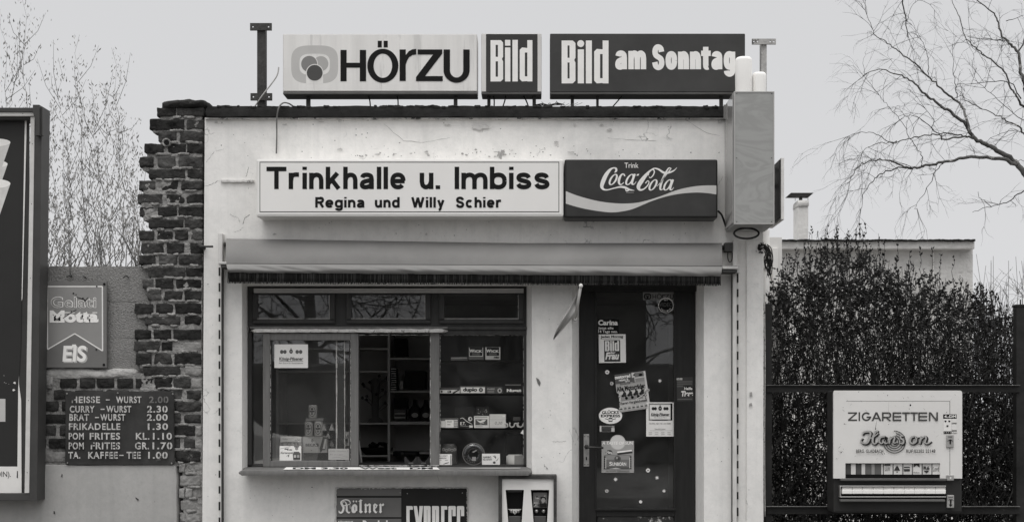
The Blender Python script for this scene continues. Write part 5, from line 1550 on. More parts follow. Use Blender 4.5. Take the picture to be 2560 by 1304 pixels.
def dr(m_):
    z = ZP(m_, zI, CYD)
    z.text('Jeden Montag', 120, 640, 426, 678, KD_, .04); z.rect(120, 680, 424, 686, KD_)
    z.rect(165, 704, 383, 996, T(62))
    B_(z, 177, 238, 714, 852, 25, KW); z.rect(247, 738, 270, 852, KW); z.rect(247, 714, 270, 732, KW); z.rect(278, 714, 301, 852, KW); d_letter(z, 309, 368, 714, 738, 852, 24, KW)
    z.text('der', 240, 858, 320, 888, KW, .03, .2); z.text('Frau', 178, 868, 368, 968, KW, .045, .25)
card('window_poster', 'white poster with a dark lettered block, upper left of the door glass', 'poster', 1497, 835, 1564.5, 906, 208, dr, rot=.8)
# motorcycle magazine, tilted
def dr(m_):
    Y = CYD - .002
    def r_(a, b, c, d_, m): m_.rect(1541 + a * .75, 929 + b * .96, 1541 + c * .75, 929 + d_ * .96, Y, m)
    def t_(s_, a, b, c, d_, m, bo=.03): m_.text(s_, 1541 + a * .75, 929 + b * .96, 1541 + c * .75, 929 + d_ * .96, Y, m, bo)
    r_(1, 1, 58, 26, T(84)); t_('motorrad', 2, 4, 54, 13, T(212), .05); t_('reisen &', 14, 14, 46, 20, T(205)); t_('sport', 34, 20, 50, 25, T(205))
    r_(1, 26, 99, 30, T(140)); r_(68, 3, 99, 15, T(110)); r_(68, 18, 99, 27, T(130)); r_(58, 15, 66, 28, T(90)); m_.ell(1591, 937, 2, 2, Y, KD_); m_.ell(1607, 939, 5, 3, Y, KD_)
    r_(1, 30, 99, 50, T(150)); t_('Sonderteil', 16, 26, 50, 30, KD_, .02); t_('Alle Motorräder', 2, 33, 98, 46, KD_, .04)
    r_(12, 48, 86, 72, T(130)); r_(12, 48, 86, 56, T(180))
    for k in range(4):
        cx_ = 1556 + k * 15; m_.ell(cx_, 985, 3.4, 3.4, Y, KD_); m_.ell(cx_ + 8, 992, 3.6, 3.6, Y, KD_); m_.poly([(cx_ - 2, 984), (cx_ + 4, 974), (cx_ + 9, 978), (cx_ + 8, 990)], Y, T(50)); m_.ell(cx_ + 4, 974, 2, 2.4, Y, KD_)
    m_.poly([(1585, 998), (1605, 990), (1606, 991), (1588, 998)], Y, T(205))
    for k in range(30):
        x_, y_ = rnd.choice(((rnd.uniform(2, 10), rnd.uniform(48, 74)), (rnd.uniform(88, 98), rnd.uniform(46, 74)))); r_(x_ - 1, y_ - 1, x_ + 2, y_ + 1.5, T(rnd.choice((60, 90, 200))))
    t_('Vierer-Vergleichstest', 6, 74, 98, 83, KD_, .03)
    for k in range(7): r_(2 + k * 14, 87, 13 + k * 14, 96, T(160)); m_.ell(1541 + (8 + k * 14) * .75, 929 + 92 * .96, 3.4, 1.6, Y, T(60))
card('magazine', 'tilted motorcycle magazine with photographs on its cover, taped to the middle of the door glass', 'magazine', 1545, 931, 1620, 1025, 186, dr, rot=8.0, Y=CYD - .002)
def dr(m_):
    z = ZP(m_, zJ, CYD)
    z.text('GLÜCKS', 116, 486, 312, 530, KD_, .04); z.text('EXPRESS', 104, 536, 328, 568, KD_, .04)
    z.rect(194, 572, 238, 622, T(70)); z.rect(198, 588, 234, 610, T(190)); z.stroke([(150, 584, 6), (180, 590, 8), (190, 600, 4)], KD_); z.stroke([(280, 584, 6), (250, 590, 8), (240, 600, 4)], KD_)
card('window_sticker', 'white oval lottery sticker on the left of the door glass above the handle', 'sticker', 1497, 1018, 1555.5, 1058.5, 214, dr, shape='ell')
def dr(m_):
    z = ZP(m_, zJ, CYD)
    for k in range(5): z.rect(112, 676 + k * 12, 232 - (k % 2) * 10, 685 + k * 12, KD_)
    z.rect(92, 670, 108, 735, T(190)); z.rect(226, 694, 262, 735, T(170))
card('window_sticker', 'small torn grey label under the white oval sticker', 'sticker', 1499, 1063, 1536, 1078.5, 130, dr)
def dr(m_):
    z = ZP(m_, zJ, CYD - .001)
    z.ell(300, 860, 92, 88, T(165)); z.ell(300, 862, 82, 79, T(186))
    z.text('A TASTE OF SUN', 118, 850, 478, 886, T(214), .02, .15)
    z.ell(200, 975, 40, 26, T(50)); z.text('Neu', 168, 958, 234, 992, T(205), .02, .1)
    z.poly([(292, 966), (462, 946), (466, 962), (296, 990)], T(214)); z.poly([(294, 984), (466, 962), (474, 984), (298, 1006)], T(60))
    z.poly([(140, 1010), (160, 1006), (440, 1006), (456, 1012), (456, 1168), (440, 1172), (160, 1172), (140, 1166)], T(104)); z.rect(160, 1012, 440, 1060, T(128)); z.rect(160, 1148, 440, 1172, T(80))
    for k in range(6): z.poly([(140, 1020 + k * 26), (158, 1030 + k * 26), (140, 1042 + k * 26)], KD_); z.poly([(458, 1020 + k * 26), (440, 1030 + k * 26), (458, 1042 + k * 26)], KD_)
    z.rect(158, 1040, 164, 1166, T(205)); z.rect(436, 1036, 442, 1160, T(205))
    z.ell(298, 1050, 38, 34, T(84)); z.ell(290, 1040, 12, 12, T(140)); z.ell(312, 1052, 10, 12, T(60))
    z.text('S', 202, 1086, 232, 1132, T(212), .02); z.text('UNBORN', 234, 1092, 398, 1132, T(212), .02)
    z.poly([(190, 1170), (280, 1154), (340, 1168), (300, 1172)], T(170))
    z.text('Die Schnitte', 165, 1184, 280, 1200, T(70), .0); z.rect(290, 1186, 436, 1198, T(110))
card('window_poster', 'square grey poster with a rising pale sun, low on the door glass', 'poster', 1504, 1101, 1585, 1180.5, 142, dr, Y=CYD - .001)
def dr(m_):
    z = ZP(m_, zJ, CYD - .004)
    z.rect(660, 406, 934, 608, T(120)); z.rect(914, 408, 936, 604, KD_); z.rect(700, 596, 880, 608, T(60)); z.rect(672, 424, 914, 592, T(200))
    for cx_ in (712, 738, 848, 874): z.ell(cx_, 468, 17, 19, T(50))
    z.ell(793, 466, 20, 26, T(44)); z.ell(793, 466, 8, 8, T(150)); z.rect(788, 428, 798, 440, T(60))
    z.text('König-Pilsener', 688, 518, 902, 560, T(60), .03, .15); z.text('Das König der Biere', 722, 566, 870, 578, T(90), .0); z.rect(688, 550, 902, 554, T(60))
    z.text('Das Bier, dem man treu bleibt.', 666, 632, 922, 650, T(70), .0); z.text('Geschäftszeiten', 730, 698, 854, 712, T(70), .0)
    z.rect(672, 722, 932, 724, T(100))
    for k in range(4):
        for q in range(2): z.rect(660 + k * 72, 742 + q * 20, 700 + k * 72, 747 + q * 20, T(150))
card('window_poster', 'white brewery poster with an opening hours table, overlapping the tilted magazine', 'poster', 1615.5, 1004.5, 1685, 1090, 204, dr, Y=CYD - .004)
def dr(m_):
    Y = DY - .0015
    z = ZP(m_, zJ, Y)
    z.rect(988, 112, 1052, 134, T(190)); z.text('NEU', 996, 114, 1046, 132, KD_, .02)
    for k in range(3): z.rect(990, 146 + k * 26, (1170, 1166, 1060)[k], 164 + k * 26, T(84))
    z.ell(1120, 236, 60, 30, KD_); z.text('Heiße', 1072, 218, 1168, 252, T(205), .03, .1); z.text('Tiere', 1038, 262, 1176, 326, T(205), .05, .15)
    z.rect(992, 352, 1164, 364, T(90))
card('window_sticker', 'dark sticker with white lettering on the right-hand stile of the door', 'sticker', 1692, 942, 1732.5, 1002, 62, dr, Y=DY - .0015, rot=1.0)
# little flower and star stickers
def star_mesh(kind, r_px):
    m_ = MB(); r_ = r_px / PPM
    n = {'flower': 8, 'star': 8, 'dot': 0, 'rosette': 10}[kind]
    if n == 0: pts = [(r_ * .55 * math.cos(k * .4), r_ * .55 * math.sin(k * .4)) for k in range(16)]
    else:
        inner = {'flower': .62, 'star': .38, 'rosette': .78}[kind]
        pts = [((r_ if k % 2 == 0 else r_ * inner) * math.cos(math.pi * k / n), (r_ if k % 2 == 0 else r_ * inner) * math.sin(math.pi * k / n)) for k in range(2 * n)]
    m_.prism(pts, 0, .001, T(200) if kind != 'flower' else T(172))
    if kind in ('flower', 'rosette'): m_.prism([(r_ * .3 * math.cos(k * .6), r_ * .3 * math.sin(k * .6)) for k in range(10)], -.0006, -.0002, T(70))
    return m_
STARS = [(1518, 929.5, 'rosette', 6, 'pale rosette sticker below the white poster at the upper left of the door glass'),
         (1529.3, 958, 'flower', 5.6, 'grey flower sticker just left of the tilted magazine'),
         (1649.5, 951, 'star', 5.8, 'thin-rayed star sticker right of the tilted magazine'),
         (1620, 974, 'flower', 5.0, 'grey flower sticker stuck on the right edge of the tilted magazine'),
         (1620, 1174.5, 'rosette', 5.8, 'rosette sticker uppermost of the group at the bottom of the door glass'),
         (1642.5, 1193, 'star', 6.0, 'star sticker right of the rosette near the bottom of the door glass'),
         (1539, 1197, 'star', 6.2, 'bright star sticker beneath the square snack poster'),
         (1517, 1226, 'flower', 5.4, 'grey flower sticker at the lower left of the door glass'),
         (1660, 1226, 'star', 5.8, 'star sticker at the lower right of the door glass'),
         (1601.5, 1253, 'dot', 7.4, 'plain white dot sticker lowest on the door glass')]
for (x_, y_, k_, r_, lb) in STARS:
    Y = CYD - (.005 if y_ < 980 and x_ == 1620 else .0)
    o = star_mesh(k_, r_).build('flower_sticker' if k_ != 'dot' else 'dot_sticker')
    o.location = P(x_, y_, Y); o.rotation_euler = (0, rnd.uniform(-.3, .3), 0)
    o['label'] = lb; o['category'] = 'sticker'; o['group'] = 'small stickers scattered on the door glass'

# flag on a short staff beside the door
t = thing('flag', 'limp grey flag on a short ball-topped staff beside the door', 'flag', P(1440, 812, -.02))
mb = MB()
mb.tube([P(1438, 796, -.02), P(1451.5, 716, -.16)], .009, gm('pale_staff', .6, .5, var=.1), 10)
c = P(1452, 714, -.165)
mb.lathe(c, [(.003, -.013), (.010, -.008), (.013, 0), (.010, .008), (.003, .013)], gm('white_ball', .75, .35), 16)
mb.build('staff', t)
mb = MB()
mb.tube([P(1436.5, 796, -.002), P(1441, 770, -.05)], .014, M_GALV, 10)
mb.tube([P(1438, 798, -.0), P(1439, 796, -.03)], .012, M_GALV, 10)
mb.build('holder', t)
mb = MB()
b = []
nu, nv = 18, 8
for i in range(nu + 1):
    u = i / nu
    for j in range(nv + 1):
        v = j / nv
        tq = spline([(1447, 722), (1432, 750), (1418, 774), (1404, 798), (1390, 826), (1383, 846)], 6); bq = spline([(1436, 786), (1426, 800), (1416, 812), (1406, 824), (1394, 838), (1384, 850)], 6)
        top = tq[round(u * 30)]; bot = bq[round(u * 30)]
        b.append(P(top[0] + (bot[0] - top[0]) * v, top[1] + (bot[1] - top[1]) * v, -.13 + .07 * u + .07 * v * (1 - u) + .018 * math.sin(u * 6 + v * 5) - .012 * math.sin(v * 9)))
f = [(i * (nv + 1) + j, i * (nv + 1) + j + 1, (i + 1) * (nv + 1) + j + 1, (i + 1) * (nv + 1) + j) for i in range(nu) for j in range(nv)]
mb.raw(b, f, gm('thin_pale_flag_cloth', .40, .95, var=.08, scale=4), True)
mb.build('cloth', t)

# ------------------------------------------------------------------ goods in the window
# left light: shelf board behind the sash
IY = .24
t = thing('display_shelf', 'low display board behind the left window pane', 'shelf', P(760, 1155, .3))
mb = MB(); mb.pbox(632, 1152, 872, 1158, .22, .75, M_SHELF); mb.build('board', t)
mb = MB(); mb.pbox(632, 1158, 872, 1500, .35, .37, gm('dark_counter', .05, .6)); mb.build('counter_front', t)
zK = (7.246, 660, 990)
GYs = SY + .020                       # stickers on the sash glass
def dr(m_):
    z = ZP(m_, (3.26, 600, 800), GYs)
    for cx_ in (340, 366, 466, 494): z.ell(cx_, 257, 14, 16, T(92))
    z.ell(416, 254, 14, 17, T(60)); z.rect(413, 226, 419, 240, T(60)); z.ell(416, 254, 6, 6, T(160))
    z.text('König-Pilsener', 318, 300, 516, 334, T(92), .03, .15); z.rect(320, 331, 514, 334, T(80)); z.text('Kein Zutritt für Getränkekisten', 318, 342, 514, 354, T(100), .0)
card('window_card', 'white brewery card at the top left of the sliding window pane', 'card', 686, 860, 770, 919, 212, dr, Y=GYs)
def dr(m_):
    z = ZP(m_, zK, GYs)
    z.stroke([(290, 948, 5), (480, 908, 5)], T(90), flat=True); z.text('nur', 372, 940, 450, 965, KD_, .05, .2); z.text('beim', 420, 950, 508, 978, KD_, .05, .2)
    z.text('Kartenspiel', 300, 1000, 530, 1050, T(110), .03, .2); z.stroke([(400, 1085, 3), (450, 1062, 10), (440, 1096, 14)], KD_)
    z.poly([(540, 900), (636, 900), (636, 914), (620, 920), (556, 920)], KD_); z.ell(590, 945, 32, 26, T(150)); z.ell(580, 940, 6, 6, KD_); z.ell(604, 940, 6, 6, KD_); z.stroke([(572, 958, 3), (592, 964, 4), (610, 956, 3)], KD_)
    z.poly([(520, 1050), (544, 1000), (630, 1000), (662, 1030), (658, 1150), (530, 1150)], T(90)); z.rect(540, 1060, 580, 1110, T(170)); z.rect(600, 1060, 640, 1110, T(150)); z.rect(534, 1110, 656, 1122, KD_)
card('window_poster', 'small white poster with a hatted man, bottom left of the sliding window pane', 'poster', 699, 1113.5, 753, 1150, 214, dr, Y=GYs)
def dr(m_):
    z = ZP(m_, zK, GYs)
    z.text('Bitte klopfen !', 1190, 975, 1515, 1010, T(110), -.008, .2); z.text('Bin im Lager', 1190, 1038, 1440, 1070, T(110), -.008, .2)
    z.stroke([(1230, 1110, 3), (1340, 1098, 4), (1420, 1116, 4), (1500, 1105, 3), (1500, 1080, 3), (1440, 1080, 3), (1430, 1095, 2)], T(110))
card('handwritten_note', 'handwritten paper note at the bottom right of the sliding window pane', 'note', 821, 1120.5, 875, 1148.5, 150, dr, Y=GYs)
def dr(m_):
    z = ZP(m_, zK, IY)
    z.text('Waffeln', 330, 756, 430, 782, T(70), .0); z.rect(445, 764, 540, 768, T(90)); z.text('o.50', 560, 770, 655, 806, T(60), .0)
mb = MB(); Y = IY
mb.pbox(701, 1090, 753, 1104, Y, Y + .002, T(178)); dr(mb); mb.top('price_card', 'pale price card propped on the egg tray behind the left pane', 'card')
t = thing('egg_tray', 'tray of small round sweets under the price card', 'tray', P(728, 1152, .3))
mb = MB(); mb.pbox(700, 1117, 754, 1153, .26, .36, T(90)); mb.build('tray', t)
for k in range(6):
    mb = MB(); c = P(704 + k * 9, 1111, .29); mb.lathe(c, [(.004, -.012), (.010, -.008), (.0125, 0), (.010, .008), (.004, .012)], T((120, 170, 150, 180, 165, 140)[k]), 12); mb.build('sweet_ball', t)
# cans
def can(cx, top, bot, w_, Y, label):
    t = thing('beer_can', label, 'can', P(cx, bot, Y + .03), 'pale beer cans stacked in the left window')
    m_ = MB(); c = P(cx, bot, Y + .03); r_ = w_ / 2 / PPM; h = PZ(top, Y) - PZ(bot, Y)
    m_.lathe(c, [(r_ * .9, 0), (r_, .005), (r_, h - .008), (r_ * .86, h)], gm('pale_can_print', .50, .3, var=.1, spec=.5), 24)
    m_.build('body', t)
    m_ = MB()
    cols = [T(70), T(160), T(80)]
    def curved(cx0, cy0, rx, ry, mat, lift):
        n = 26; vv = []
        for i in range(n):
            a = 2 * math.pi * i / n; q = rx * math.cos(a) / (w_ / 2); th = math.asin(max(-.99, min(.99, q)))
            vv.append(Vector((c.x + (r_ + lift) * math.sin(th), c.y - (r_ + lift) * math.cos(th), PZ(cy0 + ry * math.sin(a), Y))))
        m_.face(vv[::-1], mat)
    my = (top + bot) / 2
    curved(cx, my, w_ * .36, (bot - top) * .40, cols[0], .0010); curved(cx, my, w_ * .30, (bot - top) * .34, cols[1], .0016)
    curved(cx, my, w_ * .27, (bot - top) * .07, cols[2], .0022); curved(cx, my - (bot - top) * .18, w_ * .12, (bot - top) * .09, cols[2], .0022); curved(cx, my + (bot - top) * .18, w_ * .12, (bot - top) * .08, T(110), .0022)
    m_.build('label', t)
can(782, 1011, 1044, 22.5, .33, 'pale beer can on top of the two other cans behind the left pane')
can(772.5, 1052, 1089, 22, .33, 'lower left beer can, standing on the six-pack carton')
can(796.5, 1052, 1089, 23, .32, 'lower right beer can, standing on the six-pack carton')
mb = MB(); mb.pbox(764, 1044.5, 808, 1051.5, .33, .41, T(120)); mb.top('cigar_box', 'flat narrow box between the top beer can and the two below it', 'box')
t = thing('beer_carton', 'beer six-pack carton with a slanting dark stripe behind the left pane', 'carton', P(787, 1152, .33))
mb = MB(); mb.box(PX(757, .31), PX(818, .31), .31, .42, PZ(1131, .31), PZ(1090, .31), T(148), .003); mb.build('carton', t)
mb = MB(); z = ZP(mb, zK, .3095)
z.poly([(1068, 730), (1145, 740), (1110, 970), (1060, 970), (1020, 1018), (1010, 940)], T(80)); z.poly([(1100, 770), (1135, 770), (1105, 950), (1062, 950)], T(170))
z.ell(872, 800, 24, 32, T(95)); z.text("BECK'S", 752, 850, 990, 898, T(70), .04); z.rect(752, 900, 990, 906, T(80)); z.ell(860, 978, 12, 10, T(110)); z.rect(900, 740, 1010, 750, T(120))
mb.build('print', t)
mb = MB(); mb.pbox(752, 1131, 822, 1153, .33, .45, T(70)); mb.top('plinth_box', 'dull box that holds up the six-pack carton', 'box')
t = thing('triangle_packs', 'heap of small triangular packs beside the beer cans', 'packet', P(820, 1152, .36))
for k in range(9):
    mb = MB(); x_ = 810 + (k % 3) * 9; y_ = 1058 + (k // 3) * 20 + (k % 2) * 4
    mb.prism([(PX(x_ - 6, .34), PZ(y_ + 17, .34)), (PX(x_ + 6, .34), PZ(y_ + 17, .34)), (PX(x_, .34), PZ(y_, .34))], .34 + k * .003, .40, T((150, 60, 165, 90, 150, 45, 160, 70, 130)[k])); mb.build('pack', t)
def dr(m_):
    for k in range(14): m_.poly([(864 + 8 * rnd.random(), 1078 + 34 * rnd.random()) for q in range(3)], .27, T(rnd.choice((40, 60, 205))))
mb = MB(); mb.pbox(863.5, 1078, 875, 1113, .27, .272, T(180)); dr(mb); mb.top('patterned_card', 'narrow black and white patterned card at the right edge of the left pane', 'card')

# shelves behind the serving hatch
BYs = 1.35
def SX(px): return PX(px, BYs)
def SZ(py): return PZ(py, BYs)
t = thing('back_shelves', 'pale wooden shelf unit on the back wall, seen through the open hatch', 'shelf unit', (SX(985), BYs + .15, .1))
mb = MB()
mb.box(SX(969), SX(975), BYs, BYs + .35, .1, SZ(828), M_SHELF); mb.box(SX(690), SX(696), BYs, BYs + .35, .1, SZ(828), M_SHELF); mb.box(SX(1290), SX(1296), BYs, BYs + .35, .1, SZ(828), M_SHELF)
mb.build('upright', t)
for (a, c, y_) in ((696, 969, 869), (696, 969, 926), (696, 969, 1056), (696, 969, 1137), (975, 1290, 894), (975, 1290, 976), (975, 1290, 1053), (975, 1290, 1130)):
    mb = MB(); th = 4 if y_ != 1053 else 7
    mb.box(SX(a + .3), SX(c - .3), BYs + .01, BYs + .35, SZ(y_ + th), SZ(y_), M_SHELF); mb.build('shelf_board', t)
mb = MB(); mb.box(SX(690), SX(1296), BYs + .351, BYs + .365, .1, SZ(828), gm('shelf_back_panel', .40, .8, var=.1)); mb.build('back_panel', t)
t = thing('cassette_rack', 'tall stack of dark boxes with white spines on the back shelf', 'box stack', (SX(984), BYs + .05, SZ(976)))
for k in range(10):
    mb = MB(); yb_ = 974 - k * 5.6
    mb.box(SX(977), SX(991), BYs - .01, BYs + .1, SZ(yb_), SZ(yb_ - 5), T(40)); mb.rect(977.5, yb_ - 2.6, 990.5, yb_ - 1.2, BYs - .011, T(235)); mb.build('case', t)
def ibox(name, label, a, b, c, d_, Y, tone, dep=.12, cat='box', bev=.003, draw=None):
    m_ = MB(); m_.pbox(a, b, c, d_, Y, Y + dep, T(tone) if not hasattr(tone, 'name') else tone, bev)
    if draw: draw(m_, Y - .0005)
    return m_.top(name, label, cat)
ibox('dark_box', 'tall dark box at the top of the back shelf right of the upright', 984, 846, 1017, 890, BYs + .03, 34)
ibox('dark_box', 'dark carton behind the white-spined stack on the back shelf', 1012, 926, 1062, 972, BYs + .06, 44, .2)
ibox('pale_packet', 'pale packet standing right of the white-spined stack on the back shelf', 999, 952, 1007, 972, BYs + .02, 150, .03)
ibox('dark_box', 'black box on the lowest busy back shelf left of the round bottles', 983, 994, 1018, 1022, BYs + .02, 30)
ibox('striped_box', 'light striped box under the black box on the back shelf', 985, 1023, 1014, 1047, BYs + .01, 84, .12, 'box', .002, lambda m_, Y: [m_.rect(986, 1032 + k * 5, 1013, 1034 + k * 5, Y, T((180, 60, 200)[k])) for k in range(3)])
for x_, lb in ((1037, 'squat bottle with a round pale label on the back shelf, nearer the upright'), (1064, 'squat bottle with a round pale label on the back shelf, nearer the right post')):
    t = thing('squat_bottle', lb, 'bottle', (PX(x_, BYs + .05), BYs + .08, SZ(1053)))
    mb = MB(); mb.lathe((PX(x_, BYs + .05), BYs + .08, SZ(1053)), [(.04, 0), (.048, .02), (.048, .08), (.02, .11), (.015, .15), (.012, .152)], gm('dark_bottle_glass', .02, .15, spec=.6), 18); mb.build('bottle', t)
    mb = MB(); mb.ell(x_, 1037, 8, 6, BYs + .028, T(150)); mb.build('label', t)
t = thing('sweet_stand', 'dark revolving stand of lollipops on the back shelf left of the upright', 'stand', (PX(934, BYs), BYs + .1, SZ(1056)))
mb = MB(); c = Vector((PX(934, BYs), BYs + .1, SZ(1056))); mb.lathe(c, [(.06, 0), (.05, .02), (.025, .04), (.025, .2), (.032, .22), (.032, .3), (.012, .31)], T(84), 16); mb.build('column', t)
for k in range(18):
    mb = MB(); a = R(k * 47); h = .08 + k * .012; q = c + Vector((.03 * math.cos(a), .03 * math.sin(a), h)); e_ = q + Vector((.06 * math.cos(a), .06 * math.sin(a), .045))
    mb.tube([q, e_], .0025, T(90), 5); mb.lathe(e_, [(.004, -.01), (.012, 0), (.004, .012)], T(rnd.choice((40, 60, 80))), 8); mb.build('lollipop', t)
t = thing('wicker_basket', 'dark heaped basket on the lowest back shelf left of the upright', 'basket', (PX(937, BYs), BYs + .12, SZ(1137)))
mb = MB(); c = Vector((PX(937, BYs), BYs + .12, SZ(1137))); mb.lathe(c, [(.08, 0), (.11, .03), (.115, .05), (.11, .05)], T(40), 18); mb.build('basket', t)
mb = MB()
for k in range(26): 
    q = c + Vector((rnd.uniform(-.08, .08), rnd.uniform(-.06, .06), .05 + rnd.uniform(0, .03))); mb.lathe(q, [(.006, -.01), (.014, 0), (.006, .012)], T(rnd.choice((30, 40, 52))), 7)
mb.build('sweets', t)
t = thing('serving_counter', 'dark counter top just inside the open hatch', 'counter', P(986, 1165, .45))
mb = MB(); mb.pbox(890, 1160, 1096, 1170, .24, .7, gm('dark_counter', .05)); mb.build('counter_top', t)
t = thing('display_tray', 'dark scalloped sweet trays on the counter at the right of the hatch', 'tray', P(1043, 1160, .3))
for k in range(2):
    mb = MB(); a = 1011 + k * 32
    pts = [(a, 1160), (a, 1142), (a + 3, 1140)] + [(a + 3 + 26 * i / 8, 1140 + 14 * math.sin(math.pi * i / 8)) for i in range(1, 8)] + [(a + 29, 1140), (a + 31, 1142), (a + 31, 1160)]
    mb.prism([(PX(x, .30), PZ(y, .30)) for x, y in pts], .30, .34, gm('dark_tray', .06, .4)); mb.rect(a + 10, 1155, a + 22, 1158, .2995, T(110)); mb.build('tray', t)
ibox('flat_radio', 'long dark flat radio with a pale dial on the shelf below the hatch', 982, 1128, 1046, 1138, BYs - .05, 36, .15, 'radio', .004, lambda m_, Y: (m_.rect(1013, 1130, 1040, 1136, Y, T(60)), m_.ell(1006, 1133, 4, 4, Y, T(80))))
mb = MB(); mb.pbox(894, 1095, 900, 1160, .20, .204, T(60)); mb.poly([(895, 1100), (899, 1100), (906, 1155), (902, 1155)], .199, T(120)); mb.top('chipped_glass_edge', 'narrow chipped glass slip standing beside the sliding sash in the hatch', 'glass slip')

# right light: four boards of sweets
RYs = .150
t = thing('sweet_shelves', 'four thin shelf boards of sweets behind the right window pane', 'shelf', P(1203, 1165, .3))
for y_, tn in ((899.5, 64), (984, 30), (1069.5, 34), (1161, 64)):
    mb = MB(); mb.pbox(1099, y_, 1310, y_ + 3.5, RYs - .01, RYs + .25, T(tn)); mb.build('shelf_board', t)
mb = MB(); mb.pbox(1099, 836, 1312, 1500, RYs + .34, RYs + .36, gm('dark_back_board', .03, .8)); mb.build('back_board', t)
RZ = (3.26, 1070, 800)
for a, lb, tn in ((330, 'dark cough-sweet box with pale border, left of a pair on the top shelf', 84), (467, 'cough-sweet box with a pale lower band, right of a pair on the top shelf', 170)):
    def dw(m_, Y, a=a, tn=tn):
        z = ZP(m_, RZ, Y)
        z.rect(a + 6, 222, a + 118, 294, T(200)); z.rect(a + 9, 220, a + 114, 290, T(36)); z.text('W', a + 8, 236, a + 48, 262, T(215), .04); z.text('ICK', a + 50, 242, a + 112, 262, T(215), .04)
        for k in range(3): z.rect(a + 30, 268 + k * 6, a + 92, 271 + k * 6, T(110))
        if tn > 100: z.text('neu', a + 68, 294, a + 112, 310, KD_, .04, .2)
    ibox('sweet_box', lb, 1070 + a / 3.26, 867, 1070 + (a + 122) / 3.26, 898.5, RYs, tn, .06, 'sweet box', .002, dw)
mb = MB()
for k in range(4): mb.box(PX(1127, RYs), PX(1168, RYs), RYs + .02, RYs + .12, PZ(898.5 - k * 2, RYs), PZ(897 - k * 2, RYs), T((150, 60, 170, 90)[k]))
mb.top('paper_stack', 'thin stack of papers at the left of the top sweet shelf', 'papers')
def dw(m_, Y):
    z = ZP(m_, RZ, Y); z.rect(266, 545, 464, 592, T(208)); z.text('duplo', 286, 548, 400, 588, KD_, .05); z.ell(431, 566, 17, 17, T(60)); z.ell(431, 566, 8, 8, T(150))
ibox('sweet_box', 'wafer bar box with a white front and round black letters on the second shelf', 1150, 964, 1213.5, 983.5, RYs, 84, .1, 'sweet box', .002, dw)
def dw(m_, Y):
    z = ZP(m_, RZ, Y); z.rect(98, 566, 258, 594, T(190)); z.ell(112, 580, 8, 8, KD_); z.rect(160, 572, 188, 590, KD_); z.ell(170, 580, 5, 5, T(190)); z.poly([(196, 590), (250, 562), (256, 570), (210, 596)], T(50))
ibox('sweet_box', 'low white box with dark emblems at the left end of the second shelf', 1100, 968, 1149, 983.5, RYs, 70, .1, 'sweet box', .002, dw)
def dw(m_, Y):
    z = ZP(m_, RZ, Y); z.text('KNABBER', 482, 552, 544, 566, T(160), .02); z.rect(484, 572, 540, 592, T(110)); z.ell(584, 572, 18, 20, T(170)); z.ell(584, 572, 9, 10, T(60))
ibox('sweet_box', 'grey box with a round picture, third from the left on the second shelf', 1216, 966, 1256, 983.5, RYs, 70, .1, 'sweet box', .002, dw)
def dw(m_, Y):
    z = ZP(m_, RZ, Y); z.text('Nugat', 642, 558, 760, 590, T(214), .06); z.rect(630, 522, 758, 530, T(110))
ibox('sweet_box', 'black nougat box with bold white letters at the right end of the second shelf', 1260, 960, 1306, 983.5, RYs, 32, .1, 'sweet box', .002, dw)
zL = (7.243, 1090, 1000)
def dw(m_, Y):
    z = ZP(m_, zL, Y); z.rect(90, 370, 164, 490, T(205)); z.rect(168, 352, 322, 494, T(214)); z.rect(200, 376, 290, 384, T(110)); z.rect(200, 394, 280, 400, T(110)); z.rect(206, 428, 260, 444, T(150)); z.rect(326, 352, 392, 490, T(190))
    for k in range(3): z.rect(326, 376 + k * 38, 392, 392 + k * 38, T(84))
ibox('sweet_box', 'open box of white packets at the left end of the third shelf', 1102, 1044.5, 1146, 1069, RYs, 92, .1, 'sweet box', .002, dw)
def dw(m_, Y):
    z = ZP(m_, zL, Y); z.text('E.T.', 440, 390, 535, 446, T(214), .02); z.stroke([(435, 330, 8), (480, 318, 14), (520, 345, 12), (560, 380, 14), (610, 405, 12), (660, 436, 5)], T(190)); z.ell(618, 336, 38, 40, T(190)); z.ell(626, 332, 16, 20, T(60)); z.rect(440, 462, 600, 472, T(120)); z.rect(602, 450, 664, 494, T(205))
ibox('sweet_box', 'black chewing gum box with white brush strokes and a pale disc on the third shelf', 1147, 1040, 1183, 1069, RYs, 28, .1, 'sweet box', .002, dw)
def dw(m_, Y):
    z = ZP(m_, zL, Y); z.rect(712, 340, 932, 446, T(80)); z.poly([(730, 350), (800, 370), (850, 350), (910, 350), (870, 390), (800, 410), (760, 380)], T(205)); z.stroke([(790, 430, 4), (870, 408, 8)], T(200)); z.rect(700, 296, 930, 312, T(150)); z.rect(720, 460, 850, 468, T(160))
ibox('sweet_box', 'white box with a picture of a white bird shape on the third shelf', 1185, 1039, 1222.5, 1069, RYs, 205, .1, 'sweet box', .002, dw)
def dw(m_, Y):
    z = ZP(m_, zL, Y); z.rect(970, 344, 1260, 350, T(165)); z.text('0,30', 1066, 384, 1198, 442, T(84), -.01, .2); z.rect(1204, 268, 1250, 298, T(214))
ibox('sweet_box', 'large plain pale box with a handwritten price on the third shelf', 1223.5, 1034.5, 1264.5, 1069, RYs, 196, .12, 'sweet box', .002, dw)
ibox('dark_carton', 'dim carton on top of the goods at the back of the third shelf', 1136, 1017, 1186, 1038, RYs + .12, 52, .1)
mb = MB(); mb.pbox(1191, 1016, 1222, 1038.5, RYs + .04, RYs + .1, T(44))
